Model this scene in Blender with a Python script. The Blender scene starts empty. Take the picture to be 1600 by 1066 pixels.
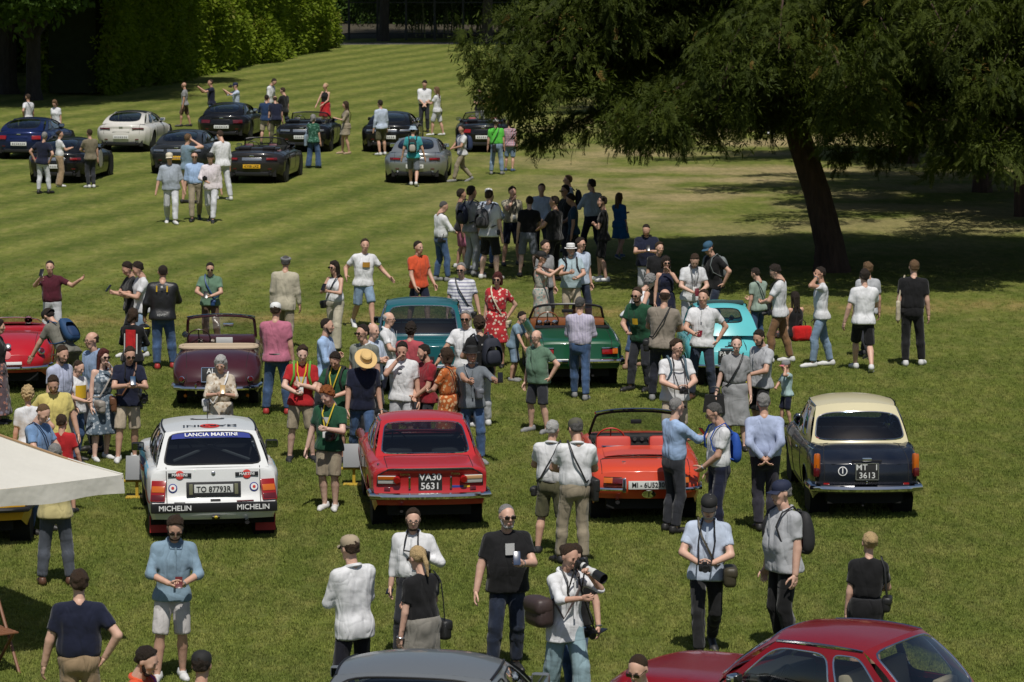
import bpy, bmesh, math, random
import numpy as np
from mathutils import Vector, Matrix, Euler

sc = bpy.context.scene
COL = sc.collection
R = math.radians
rng = random.Random(7)

# ------------------------------------------------------------------ camera
CAM_H, PITCH, FPX = 8.1, math.atan2(678.0, 5430.0), 5430.0
cam_d = bpy.data.cameras.new('camera')
cam_d.sensor_width = 36.0
cam_d.lens = FPX / 1600.0 * 36.0
cam_d.clip_start = 1.0
cam_d.clip_end = 2000.0
cam_d.dof.use_dof = True
cam_d.dof.focus_distance = 48.0
cam_d.dof.aperture_fstop = 7.0
cam = bpy.data.objects.new('camera', cam_d)
COL.objects.link(cam)
cam.location = (0, 0, CAM_H)
cam.rotation_euler = (R(90) - PITCH, 0, 0)
sc.camera = cam

# ------------------------------------------------------------------ sky, sun, exposure
SUN_EL = R(61)
SUN_AZ = R(6)            # sun stands behind the camera, a little to its right
world = bpy.data.worlds.new('World')
sc.world = world
world.use_nodes = True
wn = world.node_tree
sky = wn.nodes.new('ShaderNodeTexSky')
sky.sky_type = 'NISHITA'
sky.sun_disc = False
sky.sun_elevation = SUN_EL
sky.sun_rotation = math.pi - SUN_AZ
sky.air_density = 1.0
sky.dust_density = 1.2
bg = wn.nodes['Background']
bg.inputs['Strength'].default_value = 0.066
wn.links.new(sky.outputs[0], bg.inputs['Color'])
sun_d = bpy.data.lights.new('sun', 'SUN')
sun_d.energy = 4.5
sun_d.angle = R(0.53)
sun_d.color = (1.0, 0.955, 0.88)
sun = bpy.data.objects.new('sun', sun_d)
COL.objects.link(sun)
sd = Vector((-math.sin(SUN_AZ) * math.cos(SUN_EL), math.cos(SUN_AZ) * math.cos(SUN_EL), -math.sin(SUN_EL)))
sun.rotation_euler = sd.to_track_quat('-Z', 'Y').to_euler()
sun.location = (0, -20, 60)
sc.view_settings.view_transform = 'Standard'
sc.view_settings.look = 'None'
sc.view_settings.gamma = 1.0
sc.view_settings.exposure = -0.24
sc.render.engine = 'CYCLES'
sc.cycles.max_bounces = 6
sc.cycles.diffuse_bounces = 3
sc.cycles.glossy_bounces = 3
sc.cycles.transmission_bounces = 4
sc.cycles.transparent_max_bounces = 12
sc.cycles.caustics_reflective = False
sc.cycles.caustics_refractive = False
sc.cycles.use_denoising = True


# ------------------------------------------------------------------ measuring: photo pixel -> place on the lawn
def ray(px, py):
 c, v = (px - 800.0) / FPX, (py - 533.0) / FPX
 s, k = math.sin(PITCH), math.cos(PITCH)
 return c, k - v * s, -s - v * k


def lawn(px, py, z=0.0):
 dx, dy, dz = ray(px, py)
 t = (z - CAM_H) / dz
 return Vector((dx * t, dy * t, z))


def height_at(px, py, Y):
 dx, dy, dz = ray(px, py)
 return CAM_H + Y / dy * dz


# ------------------------------------------------------------------ objects and tags
def link(o):
 COL.objects.link(o)
 return o


def mesh_obj(name, verts, faces, mat=None, parent=None, smooth=True, mats=None, midx=None):
 me = bpy.data.meshes.new(name)
 me.from_pydata([tuple(v) for v in verts], [], [tuple(f) for f in faces])
 for m in (mats or ([mat] if mat else [])):
  me.materials.append(m)
 if midx is not None:
  me.polygons.foreach_set('material_index', np.asarray(midx, dtype=np.int32))
 if smooth:
  me.polygons.foreach_set('use_smooth', np.ones(len(me.polygons), dtype=bool))
 me.update()
 o = link(bpy.data.objects.new(name, me))
 if parent:
  o.parent = parent
 return o


def share(name, me, parent=None, loc=None, rot=None, scale=None, mtx=None):
 o = link(bpy.data.objects.new(name, me))
 if parent:
  o.parent = parent
 if mtx is not None:
  o.matrix_local = mtx
 else:
  if loc is not None: o.location = loc
  if rot is not None: o.rotation_euler = rot
  if scale is not None: o.scale = scale
 return o


def empty(name, loc, rz=0.0, parent=None):
 o = link(bpy.data.objects.new(name, None))
 o.empty_display_size = 0.2
 o.location = loc
 o.rotation_euler = (0, 0, rz)
 if parent: o.parent = parent
 return o


def tag(o, label=None, cat=None, group=None, kind=None):
 if label: o['label'] = label
 if cat: o['category'] = cat
 if group: o['group'] = group
 if kind: o['kind'] = kind
 return o


class MB:
 """collects simple shapes into one mesh"""
 def __init__(s):
  s.v, s.f, s.m = [], [], []
  s.cur = 0

 def add(s, verts, faces):
  n = len(s.v)
  s.v += [Vector(v) for v in verts]
  s.f += [tuple(i + n for i in f) for f in faces]
  s.m += [s.cur] * len(faces)

 def box(s, c, d, rot=None, taper=1.0):
  c, h = Vector(c), Vector(d) / 2
  vs = []
  for z in (-1, 1):
   k = taper if z > 0 else 1
   for x, y in ((-1, -1), (1, -1), (1, 1), (-1, 1)):
    p = Vector((x * h.x * k, y * h.y * k, z * h.z))
    if rot is not None: p = rot @ p
    vs.append(c + p)
  s.add(vs, [(3, 2, 1, 0), (4, 5, 6, 7), (0, 1, 5, 4), (1, 2, 6, 5), (2, 3, 7, 6), (3, 0, 4, 7)])

 def rbox(s, c, d, r, rot=None, seg=2):
  bm = bmesh.new()
  bmesh.ops.create_cube(bm, size=1.0)
  for v in bm.verts: v.co = Vector((v.co.x * d[0], v.co.y * d[1], v.co.z * d[2]))
  bmesh.ops.bevel(bm, geom=bm.edges[:], offset=r, segments=seg, profile=0.6, affect='EDGES')
  bm.verts.index_update()
  vs = [(rot @ v.co if rot is not None else v.co) + Vector(c) for v in bm.verts]
  s.add(vs, [[v.index for v in f.verts] for f in bm.faces])
  bm.free()

 def tube(s, pts, rad, n=8, cap=True, flat=1.0, up=None):
  pts = [Vector(p) for p in pts]
  if not hasattr(rad, '__len__'): rad = [rad] * len(pts)
  vs, fs = [], []
  prev = None
  for i, p in enumerate(pts):
   t = (pts[min(i + 1, len(pts) - 1)] - pts[max(i - 1, 0)])
   if t.length < 1e-9: t = Vector((0, 0, 1))
   t.normalize()
   if prev is None:
    a = Vector(up) if up is not None else (Vector((0, 0, 1)) if abs(t.z) < 0.9 else Vector((0, 1, 0)))
   else:
    a = prev
   a = a - t * a.dot(t)
   if a.length < 1e-6: a = t.orthogonal()
   a.normalize()
   prev = a
   b = t.cross(a)
   for k in range(n):
    an = 2 * math.pi * k / n
    vs.append(p + (a * math.cos(an) * flat + b * math.sin(an)) * rad[i])
  for i in range(len(pts) - 1):
   for k in range(n):
    k2 = (k + 1) % n
    fs.append((i * n + k, i * n + k2, (i + 1) * n + k2, (i + 1) * n + k))
  if cap:
   fs.append(tuple(reversed(range(n))))
   fs.append(tuple((len(pts) - 1) * n + k for k in range(n)))
  s.add(vs, fs)

 def loop(s, pts, rad, n=6):
  """closed tube"""
  pts = [Vector(p) for p in pts]
  m = len(pts)
  vs, fs = [], []
  cen = sum(pts, Vector()) / m
  for i, p in enumerate(pts):
   t = (pts[(i + 1) % m] - pts[i - 1]).normalized()
   a = (p - cen)
   a = a - t * a.dot(t)
   if a.length < 1e-6: a = t.orthogonal()
   a.normalize()
   b = t.cross(a)
   for k in range(n):
    an = 2 * math.pi * k / n
    vs.append(p + (a * math.cos(an) + b * math.sin(an)) * rad)
  for i in range(m):
   j = (i + 1) % m
   for k in range(n):
    k2 = (k + 1) % n
    fs.append((i * n + k, i * n + k2, j * n + k2, j * n + k))
  s.add(vs, fs)

 def lathe(s, prof, n=16, mtx=None, sx=1.0, sy=1.0):
  vs, fs = [], []
  for r, z in prof:
   for k in range(n):
    a = 2 * math.pi * k / n
    p = Vector((r * math.cos(a) * sx, r * math.sin(a) * sy, z))
    vs.append(mtx @ p if mtx is not None else p)
  for i in range(len(prof) - 1):
   for k in range(n):
    k2 = (k + 1) % n
    fs.append((i * n + k, i * n + k2, (i + 1) * n + k2, (i + 1) * n + k))
  fs.append(tuple(reversed(range(n))))
  fs.append(tuple((len(prof) - 1) * n + k for k in range(n)))
  s.add(vs, fs)

 def grid(s, fn, nu, nv, skip=None):
  vs = [fn(i / nu, j / nv) for i in range(nu + 1) for j in range(nv + 1)]
  fs = []
  for i in range(nu):
   for j in range(nv):
    if skip and skip((i + .5) / nu, (j + .5) / nv): continue
    a = i * (nv + 1) + j
    fs.append((a, a + nv + 1, a + nv + 2, a + 1))
  s.add(vs, fs)

 def mesh(s, name, mats, smooth=True):
  me = bpy.data.meshes.new(name)
  me.from_pydata([tuple(v) for v in s.v], [], s.f)
  for m in (mats if isinstance(mats, (list, tuple)) else [mats]): me.materials.append(m)
  me.polygons.foreach_set('material_index', np.asarray(s.m, dtype=np.int32))
  if smooth:
   me.polygons.foreach_set('use_smooth', np.ones(len(me.polygons), dtype=bool))
   me.set_sharp_from_angle(angle=R(42))
  me.update()
  return me

 def build(s, name, mats, parent=None, smooth=True):
  return share(name, s.mesh(name, mats, smooth), parent)


# ------------------------------------------------------------------ materials
MATS = {}


class NT:
 def __init__(s, name):
  s.m = bpy.data.materials.new(name)
  s.m.use_nodes = True
  s.t = s.m.node_tree
  s.p = s.t.nodes['Principled BSDF']
  s.out = s.t.nodes['Material Output']

 def n(s, typ, **kw):
  nd = s.t.nodes.new(typ)
  for k, v in kw.items():
   if k[0] == '_':
    nd.inputs[k[1:]].default_value = v
   else:
    setattr(nd, k, v)
  return nd

 def l(s, a, b):
  s.t.links.new(a, b)

 def math(s, op, a, b=None, clamp=False):
  nd = s.n('ShaderNodeMath', operation=op, use_clamp=clamp)
  for i, x in enumerate((a, b)):
   if x is None: continue
   if hasattr(x, 'is_linked'): s.l(x, nd.inputs[i])
   else: nd.inputs[i].default_value = x
  return nd.outputs[0]

 def mix(s, fac, a, b, blend='MIX'):
  nd = s.n('ShaderNodeMix', data_type='RGBA', blend_type=blend)
  for sock, x in ((nd.inputs[0], fac), (nd.inputs[6], a), (nd.inputs[7], b)):
   if hasattr(x, 'is_linked'): s.l(x, sock)
   elif isinstance(x, (int, float)): sock.default_value = x
   else: sock.default_value = (*x[:3], 1)
  return nd.outputs[2]

 def noise(s, scale, detail=3, vec=None, rough=0.55, dim='3D'):
  nd = s.n('ShaderNodeTexNoise', noise_dimensions=dim)
  nd.inputs['Scale'].default_value = scale
  nd.inputs['Detail'].default_value = detail
  nd.inputs['Roughness'].default_value = rough
  if vec is not None: s.l(vec, nd.inputs['Vector'])
  return nd.outputs[0]

 def ramp(s, fac, lo, hi):
  nd = s.n('ShaderNodeMapRange', _1=lo, _2=hi) if False else s.n('ShaderNodeMapRange')
  nd.inputs[1].default_value = lo
  nd.inputs[2].default_value = hi
  s.l(fac, nd.inputs[0])
  return nd.outputs[0]

 def bump(s, h, strength, dist):
  nd = s.n('ShaderNodeBump')
  nd.inputs['Strength'].default_value = strength
  nd.inputs['Distance'].default_value = dist
  s.l(h, nd.inputs['Height'])
  s.l(nd.outputs[0], s.p.inputs['Normal'])

 def mapped(s, scale, src='Object'):
  tc = s.n('ShaderNodeTexCoord')
  mp = s.n('ShaderNodeMapping')
  mp.inputs['Scale'].default_value = scale
  s.l(tc.outputs[src], mp.inputs['Vector'])
  return mp.outputs[0]


def plain(name, col, rough=0.6, metal=0.0, coat=0.0, spec=0.5, var=0.0, vs=8.0, bump=0.0):
 key = ('plain', name)
 if key in MATS: return MATS[key]
 t = NT(name)
 t.p.inputs['Base Color'].default_value = (*col, 1)
 t.p.inputs['Roughness'].default_value = rough
 t.p.inputs['Metallic'].default_value = metal
 t.p.inputs['Coat Weight'].default_value = coat
 t.p.inputs['Coat Roughness'].default_value = 0.03
 t.p.inputs['Specular IOR Level'].default_value = spec
 if var or bump:
  nz = t.noise(vs, 4, t.mapped((1, 1, 1)))
  if var:
   k = t.math('MULTIPLY', t.math('SUBTRACT', nz, 0.5), 2 * var)
   t.l(t.mix(1.0, col, t.n('ShaderNodeCombineColor').outputs[0], 'MULTIPLY') if False else
    t.mix(t.math('ADD', 0.5, k, True), [c * (1 - var) for c in col], [min(1, c * (1 + var)) for c in col]),
    t.p.inputs['Base Color'])
  if bump: t.bump(nz, bump, 0.02)
 MATS[key] = t.m
 return t.m


def paint(name, col, metallic=0.0, rough=0.32):
 """car paint: base under a clear coat, faint dust"""
 key = ('paint', name)
 if key in MATS: return MATS[key]
 t = NT(name)
 v = t.mapped((1, 1, 1))
 nz = t.noise(2.3, 5, v)
 t.l(t.mix(t.ramp(nz, 0.35, 0.75), col, [c * 0.93 + 0.012 for c in col]), t.p.inputs['Base Color'])
 t.p.inputs['Roughness'].default_value = rough
 t.p.inputs['Metallic'].default_value = metallic
 t.p.inputs['Coat Weight'].default_value = 0.55
 t.p.inputs['Specular IOR Level'].default_value = 0.3
 nr = t.noise(9.0, 3, v)
 rr = t.math('MULTIPLY_ADD', nr, 0.06)
 t.l(t.math('ADD', t.math('MULTIPLY', nr, 0.07), 0.02), t.p.inputs['Coat Roughness'])
 MATS[key] = t.m
 return t.m


def glass(name, tint, gloss=1.0):
 key = ('glass', name)
 if key in MATS: return MATS[key]
 t = NT(name)
 tr = t.n('ShaderNodeBsdfTransparent')
 tr.inputs[0].default_value = (*tint, 1)
 gl = t.n('ShaderNodeBsdfGlossy')
 gl.inputs['Roughness'].default_value = 0.02
 fr = t.n('ShaderNodeFresnel')
 fr.inputs[0].default_value = 1.52
 mx = t.n('ShaderNodeMixShader')
 t.l(t.math('MULTIPLY', fr.outputs[0], 2.2 * gloss, True), mx.inputs[0])
 t.l(tr.outputs[0], mx.inputs[1])
 t.l(gl.outputs[0], mx.inputs[2])
 t.l(mx.outputs[0], t.out.inputs['Surface'])
 MATS[key] = t.m
 return t.m


def cloth(col, pattern=None, col2=None, col3=None, rough=0.85, weave=1.0):
 """fabric with soft folds; pattern: floral, stripes, vstripes, plaid, denim"""
 key = ('cloth', tuple(round(c, 3) for c in col), pattern, col2, col3, weave)
 if key in MATS: return MATS[key]
 t = NT('fabric_' + (pattern or 'plain'))
 tc = t.n('ShaderNodeTexCoord')
 obj = tc.outputs['Object']
 base = None
 big = t.noise(5.0, 3, obj)
 dk = [c * 0.8 for c in col]
 lt = [min(1, c * 1.1) for c in col]
 base = t.mix(t.ramp(big, 0.3, 0.7), dk, lt)
 if pattern == 'floral':
  vo = t.n('ShaderNodeTexVoronoi', feature='F1')
  vo.inputs['Scale'].default_value = 16.0
  t.l(obj, vo.inputs['Vector'])
  m = t.math('LESS_THAN', vo.outputs['Distance'], 0.36)
  base = t.mix(m, base, col2)
  if col3:
   vo2 = t.n('ShaderNodeTexVoronoi', feature='F1')
   vo2.inputs['Scale'].default_value = 11.0
   t.l(obj, vo2.inputs['Vector'])
   base = t.mix(t.math('LESS_THAN', vo2.outputs['Distance'], 0.3), base, col3)
 elif pattern in ('stripes', 'vstripes', 'plaid'):
  sx = t.n('ShaderNodeSeparateXYZ')
  t.l(obj, sx.inputs[0])
  def st(sock, freq, w):
   return t.math('LESS_THAN', t.math('FRACT', t.math('MULTIPLY', sock, freq)), w)
  if pattern == 'stripes':
   base = t.mix(st(sx.outputs[2], 17.0, 0.36), base, col2)
  elif pattern == 'vstripes':
   base = t.mix(st(sx.outputs[0], 38.0, 0.3), base, col2)
  else:
   base = t.mix(t.math('MULTIPLY', st(sx.outputs[2], 14.0, 0.45), 0.6), base, col2)
   base = t.mix(t.math('MULTIPLY', st(sx.outputs[0], 14.0, 0.45), 0.6), base, col3 or col2)
 elif pattern == 'denim':
  fn = t.noise(7.0, 4, obj)
  base = t.mix(t.math('MULTIPLY', t.ramp(fn, 0.5, 0.75), 0.5), base, [min(1, c * 2.0 + 0.03) for c in col])
 t.l(base, t.p.inputs['Base Color'])
 t.p.inputs['Roughness'].default_value = rough
 t.p.inputs['Specular IOR Level'].default_value = 0.2
 t.p.inputs['Sheen Weight'].default_value = 0.15
 def ridge(scale, rot, sc_):
  mp = t.n('ShaderNodeMapping')
  mp.inputs['Scale'].default_value = scale
  mp.inputs['Rotation'].default_value = rot
  t.l(obj, mp.inputs['Vector'])
  nz = t.n('ShaderNodeTexNoise')
  nz.inputs['Scale'].default_value = sc_
  nz.inputs['Detail'].default_value = 2.0
  nz.inputs['Distortion'].default_value = 0.5
  t.l(mp.outputs[0], nz.inputs['Vector'])
  return t.math('ABSOLUTE', t.math('SUBTRACT', nz.outputs[0], 0.5))
 r1 = ridge((1.0, 1.0, 0.30), (0.3, 0.45, 0), 6.0)
 r2 = ridge((0.6, 0.6, 1.0), (0.6, -0.8, 0.3), 5.0)
 t.bump(t.math('ADD', t.math('MULTIPLY', r1, 1.0), t.math('MULTIPLY', r2, 0.35)), 0.9 * weave, 0.075)
 MATS[key] = t.m
 return t.m


def skin_mat(tone):
 cols = {'f': (0.64, 0.41, 0.31), 'm': (0.57, 0.35, 0.255), 't': (0.46, 0.27, 0.185), 'b': (0.20, 0.115, 0.075),
   'p': (0.66, 0.45, 0.36)}
 key = ('skin', tone)
 if key in MATS: return MATS[key]
 t = NT('skin_' + {'f': 'fair', 'm': 'medium', 't': 'tanned', 'b': 'brown', 'p': 'pale'}[tone])
 c = cols[tone]
 v = t.n('ShaderNodeTexCoord').outputs['Object']
 t.l(t.mix(t.ramp(t.noise(14, 4, v), 0.3, 0.7), [c[0] * .92, c[1] * .84, c[2] * .82], c), t.p.inputs['Base Color'])
 t.p.inputs['Roughness'].default_value = 0.5
 t.p.inputs['Subsurface Weight'].default_value = 0.0
 t.p.inputs['Specular IOR Level'].default_value = 0.4
 MATS[key] = t.m
 return t.m


def hair_mat(name, col):
 key = ('hair', name)
 if key in MATS: return MATS[key]
 t = NT('hair_' + name)
 v = t.mapped((26, 26, 7))
 nz = t.noise(2.2, 4, v)
 t.l(t.mix(t.ramp(nz, 0.3, 0.75), [c * 0.45 for c in col], [min(1, c * 1.35) for c in col]), t.p.inputs['Base Color'])
 t.p.inputs['Roughness'].default_value = 0.6
 t.p.inputs['Specular IOR Level'].default_value = 0.3
 t.bump(nz, 0.9, 0.02)
 MATS[key] = t.m
 return t.m


M_CHROME = plain('chrome', (0.72, 0.72, 0.73), 0.08, 1.0)
M_RUBBER = plain('tyre_rubber', (0.018, 0.018, 0.018), 0.85, var=0.3, vs=20)
M_BLACK = plain('black_plastic', (0.012, 0.012, 0.013), 0.45)
M_DARK = plain('dark_cavity', (0.008, 0.008, 0.008), 0.9)
M_STEEL = plain('alloy', (0.45, 0.46, 0.47), 0.3, 0.9)
M_WHITE = plain('white_print', (0.78, 0.78, 0.77), 0.5)
M_LBLACK = plain('black_leather', (0.015, 0.014, 0.013), 0.42, var=0.3, vs=30, bump=0.2)
M_GLASS = glass('window_glass', (0.62, 0.68, 0.70))
M_GLASSD = glass('dark_window_glass', (0.36, 0.40, 0.43))
M_SEAM = plain('panel_gap', (0.01, 0.01, 0.01), 0.8)
# ================================================================== the ground
def grass_colour(t, blade):
 """shared colour of turf and blades, from the place on the lawn"""
 geo = t.n('ShaderNodeNewGeometry')
 pos = geo.outputs['Position']
 sx = t.n('ShaderNodeSeparateXYZ')
 t.l(pos, sx.inputs[0])
 X, Y = sx.outputs[0], sx.outputs[1]
 # mowing stripes run away from the camera, leaning right
 ca, sa = math.cos(R(14)), math.sin(R(14))
 across = t.math('SUBTRACT', t.math('MULTIPLY', X, ca), t.math('MULTIPLY', Y, sa))
 wob = t.noise(0.12, 2, pos)
 across = t.math('ADD', across, t.math('MULTIPLY', wob, 0.9))
 stripe = t.math('SINE', t.math('MULTIPLY', across, 2 * math.pi / 2.1))
 sfac = t.math('MULTIPLY', t.math('MULTIPLY', stripe, 0.5),
     t.math('MULTIPLY', t.ramp(Y, 56, 78), t.ramp(X, 9.0, -5.0)))
 n1 = t.noise(0.35, 5, pos)
 mp = t.n('ShaderNodeMapping')
 mp.inputs['Scale'].default_value = (1.0, 0.35, 1.0)
 t.l(pos, mp.inputs['Vector'])
 n2 = t.noise(2.4, 5, mp.outputs[0], 0.65)
 n3 = t.noise(14.0, 3, pos)
 green, lush, dry, straw = (0.182, 0.212, 0.050), (0.128, 0.166, 0.037), (0.292, 0.266, 0.105), (0.38, 0.31, 0.175)
 col = t.mix(t.ramp(n1, 0.32, 0.68), lush, green)
 col = t.mix(t.math('MULTIPLY', t.ramp(n2, 0.44, 0.78), 0.68), col, dry)
 dryfar = t.math('MULTIPLY', t.ramp(t.noise(0.22, 4, pos), 0.42, 0.6), t.math('MULTIPLY', t.ramp(Y, 74, 100), t.ramp(X, -4.0, 4.5)))
 col = t.mix(t.math('MULTIPLY', dryfar, t.ramp(Y, 165, 128)), col, straw)
 # worn walking line across the lawn
 line = t.math('ABSOLUTE', t.math('SUBTRACT', Y, t.math('ADD', 69.2, t.math('MULTIPLY', X, 0.16))))
 line = t.math('MULTIPLY', t.ramp(line, 1.5, 0.2), t.ramp(n2, 0.3, 0.62))
 col = t.mix(t.math('MULTIPLY', line, 0.8), col, (0.36, 0.275, 0.115))
 col = t.mix(t.ramp(sfac, -0.6, 0.6), t.mix(1.0, col, (0.70, 0.77, 0.68), 'MULTIPLY'), t.mix(1.0, col, (1.24, 1.2, 1.2), 'MULTIPLY'))
 col = t.mix(t.ramp(n3, 0.25, 0.8), t.mix(1.0, col, (0.72, 0.74, 0.7), 'MULTIPLY'), t.mix(1.0, col, (1.2, 1.18, 1.15), 'MULTIPLY'))
 n4 = t.noise(4.2, 4, mp.outputs[0], 0.6)
 col = t.mix(t.ramp(n4, 0.3, 0.72), t.mix(1.0, col, (0.74, 0.78, 0.74), 'MULTIPLY'), t.mix(1.0, col, (1.16, 1.12, 1.14), 'MULTIPLY'))
 return col, pos, n2, n3


t = NT('lawn_turf')
col, pos, n2, n3 = grass_colour(t, False)
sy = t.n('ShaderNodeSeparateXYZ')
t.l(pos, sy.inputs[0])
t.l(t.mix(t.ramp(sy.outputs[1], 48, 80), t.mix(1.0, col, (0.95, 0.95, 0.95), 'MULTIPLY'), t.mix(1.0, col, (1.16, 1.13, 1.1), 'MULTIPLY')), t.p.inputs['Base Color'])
t.p.inputs['Roughness'].default_value = 0.95
t.p.inputs['Specular IOR Level'].default_value = 0.1
fine = t.noise(38.0, 2, pos)
t.bump(t.math('ADD', t.math('MULTIPLY', n3, 0.6), fine), 0.9, 0.06)
M_LAWN = t.m
t = NT('grass_blades')
col, pos, n2, n3 = grass_colour(t, True)
oi = t.n('ShaderNodeObjectInfo')
col = t.mix(oi.outputs['Random'], t.mix(1.0, col, (1.06, 1.07, 1.0), 'MULTIPLY'), t.mix(1.0, col, (1.42, 1.36, 1.34), 'MULTIPLY'))
t.l(col, t.p.inputs['Base Color'])
t.p.inputs['Roughness'].default_value = 0.75
t.p.inputs['Specular IOR Level'].default_value = 0.15
M_BLADE = t.m

mb = MB()
nx, ny = 40, 60
mb.grid(lambda u, v: Vector(((u - .5) * 900, -60 + v * 760, 0)), 30, 30)
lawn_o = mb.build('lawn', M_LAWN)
tag(lawn_o, 'mown green lawn with dry patches and diagonal mowing stripes', kind='structure')


def gn_scatter(name, pts, rots, scl, temps, parent=None):
 """many leaves or tufts: template meshes set on points"""
 me = bpy.data.meshes.new(name)
 pts = np.asarray(pts, dtype=np.float32)
 n = len(pts)
 me.vertices.add(n)
 me.vertices.foreach_set('co', pts.ravel())
 a = me.attributes.new('rot', 'FLOAT_VECTOR', 'POINT')
 a.data.foreach_set('vector', np.asarray(rots, dtype=np.float32).ravel())
 a = me.attributes.new('scl', 'FLOAT', 'POINT')
 a.data.foreach_set('value', np.asarray(scl, dtype=np.float32).ravel())
 for tm in temps:
  me.materials.append(tm.materials[0])
 me.update()
 o = link(bpy.data.objects.new(name, me))
 if parent: o.parent = parent
 g = bpy.data.node_groups.new(name, 'GeometryNodeTree')
 g.interface.new_socket('Geometry', in_out='INPUT', socket_type='NodeSocketGeometry')
 g.interface.new_socket('Geometry', in_out='OUTPUT', socket_type='NodeSocketGeometry')
 N = g.nodes
 gi, go = N.new('NodeGroupInput'), N.new('NodeGroupOutput')
 ip = N.new('GeometryNodeInstanceOnPoints')
 jn = N.new('GeometryNodeJoinGeometry')
 for tm in temps:
  to = bpy.data.objects.new('leaf_template', tm)
  oi = N.new('GeometryNodeObjectInfo')
  oi.inputs['Object'].default_value = to
  oi.inputs['As Instance'].default_value = True
  g.links.new(oi.outputs['Geometry'], jn.inputs[0])
 g.links.new(gi.outputs[0], ip.inputs['Points'])
 g.links.new(jn.outputs[0], ip.inputs['Instance'])
 ip.inputs['Pick Instance'].default_value = True
 na = N.new('GeometryNodeInputNamedAttribute')
 na.data_type = 'FLOAT_VECTOR'
 na.inputs['Name'].default_value = 'rot'
 nb = N.new('GeometryNodeInputNamedAttribute')
 nb.data_type = 'FLOAT'
 nb.inputs['Name'].default_value = 'scl'
 er = N.new('FunctionNodeEulerToRotation')
 g.links.new(na.outputs['Attribute'], er.inputs[0])
 g.links.new(er.outputs[0], ip.inputs['Rotation'])
 g.links.new(nb.outputs['Attribute'], ip.inputs['Scale'])
 g.links.new(ip.outputs[0], go.inputs[0])
 md = o.modifiers.new('scatter', 'NODES')
 md.node_group = g
 return o


# grass tufts where the camera is near enough to see them
def tuft(seed, h, n, spread):
 r = random.Random(seed)
 m = MB()
 for i in range(n):
  a, d = r.uniform(0, 6.283), spread * math.sqrt(r.random())
  c = Vector((math.cos(a) * d, math.sin(a) * d, -0.004))
  b = r.uniform(0, 6.283)
  w = Vector((math.cos(b), math.sin(b), 0)) * r.uniform(0.003, 0.006)
  hh = h * r.uniform(0.55, 1.15)
  ln = Vector((r.uniform(-1, 1), r.uniform(-1, 1), 0)) * hh * 0.45
  mid = c + ln * 0.35 + Vector((0, 0, hh * 0.6))
  m.add([c - w, c + w, mid + w * .8, mid - w * .8, c + ln + Vector((0, 0, hh))], [(0, 1, 2, 3), (3, 2, 4)])
 return m.mesh('grass_tuft', M_BLADE, smooth=False)


tufts = [tuft(i, 0.036, 15, 0.075) for i in range(4)]
nr = np.random.RandomState(3)


def lawn_points(y0, y1, dens, margin):
 area = 0
 ys = nr.uniform(y0, y1, int(dens * (y1 - y0) * ((800 / FPX * y1) + margin) * 2))
 hw = 800 / FPX * y1 + margin
 xs = nr.uniform(-hw, hw, len(ys))
 keep = np.abs(xs) < 800 / FPX * ys + margin
 return np.stack([xs[keep], ys[keep], np.zeros(keep.sum())], 1)


gp = np.concatenate([lawn_points(32.5, 46, 300, 1.5), lawn_points(46, 62, 210, 2), lawn_points(62, 80, 150, 2)])
gp = gp[nr.uniform(0, 1, len(gp)) < np.clip((80 - gp[:, 1]) / 26, 0, 1)]
gs = nr.uniform(0.55, 1.1, len(gp))
gr = np.zeros((len(gp), 3)); gr[:, 2] = nr.uniform(0, 6.283, len(gp))
go_ = gn_scatter('grass', gp, gr, gs, tufts)
tag(go_, 'short mown grass blades covering the lawn', kind='stuff')


# ================================================================== foliage
def leaf_mat(name, c_dark, c_light, c_odd=None, odd=0.05, trans=0.35):
 t = NT(name)
 oi = t.n('ShaderNodeObjectInfo')
 geo = t.n('ShaderNodeNewGeometry')
 nz = t.noise(0.9, 3, geo.outputs['Position'])
 f = t.math('ADD', t.math('MULTIPLY', oi.outputs['Random'], 0.55), t.math('MULTIPLY', nz, 0.5), True)
 c = t.mix(f, c_dark, c_light)
 if c_odd:
  c = t.mix(t.math('LESS_THAN', t.math('FRACT', t.math('MULTIPLY', oi.outputs['Random'], 37.7)), odd), c, c_odd)
 t.l(c, t.p.inputs['Base Color'])
 t.p.inputs['Roughness'].default_value = 0.62
 t.p.inputs['Specular IOR Level'].default_value = 0.12
 tl = t.n('ShaderNodeBsdfTranslucent')
 t.l(t.mix(1.0, c, (1.0, 1.15, 0.5), 'MULTIPLY'), tl.inputs[0])
 mx = t.n('ShaderNodeMixShader')
 mx.inputs[0].default_value = trans
 t.l(t.p.outputs[0], mx.inputs[1])
 t.l(tl.outputs[0], mx.inputs[2])
 t.l(mx.outputs[0], t.out.inputs['Surface'])
 return t.m


def bark_mat(name, col):
 t = NT(name)
 v = t.mapped((1, 1, 0.18))
 nz = t.noise(9.0, 6, v, 0.7)
 t.l(t.mix(t.ramp(nz, 0.3, 0.7), [c * .4 for c in col], col), t.p.inputs['Base Color'])
 t.p.inputs['Roughness'].default_value = 0.9
 t.bump(nz, 1.0, 0.12)
 return t.m


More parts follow.
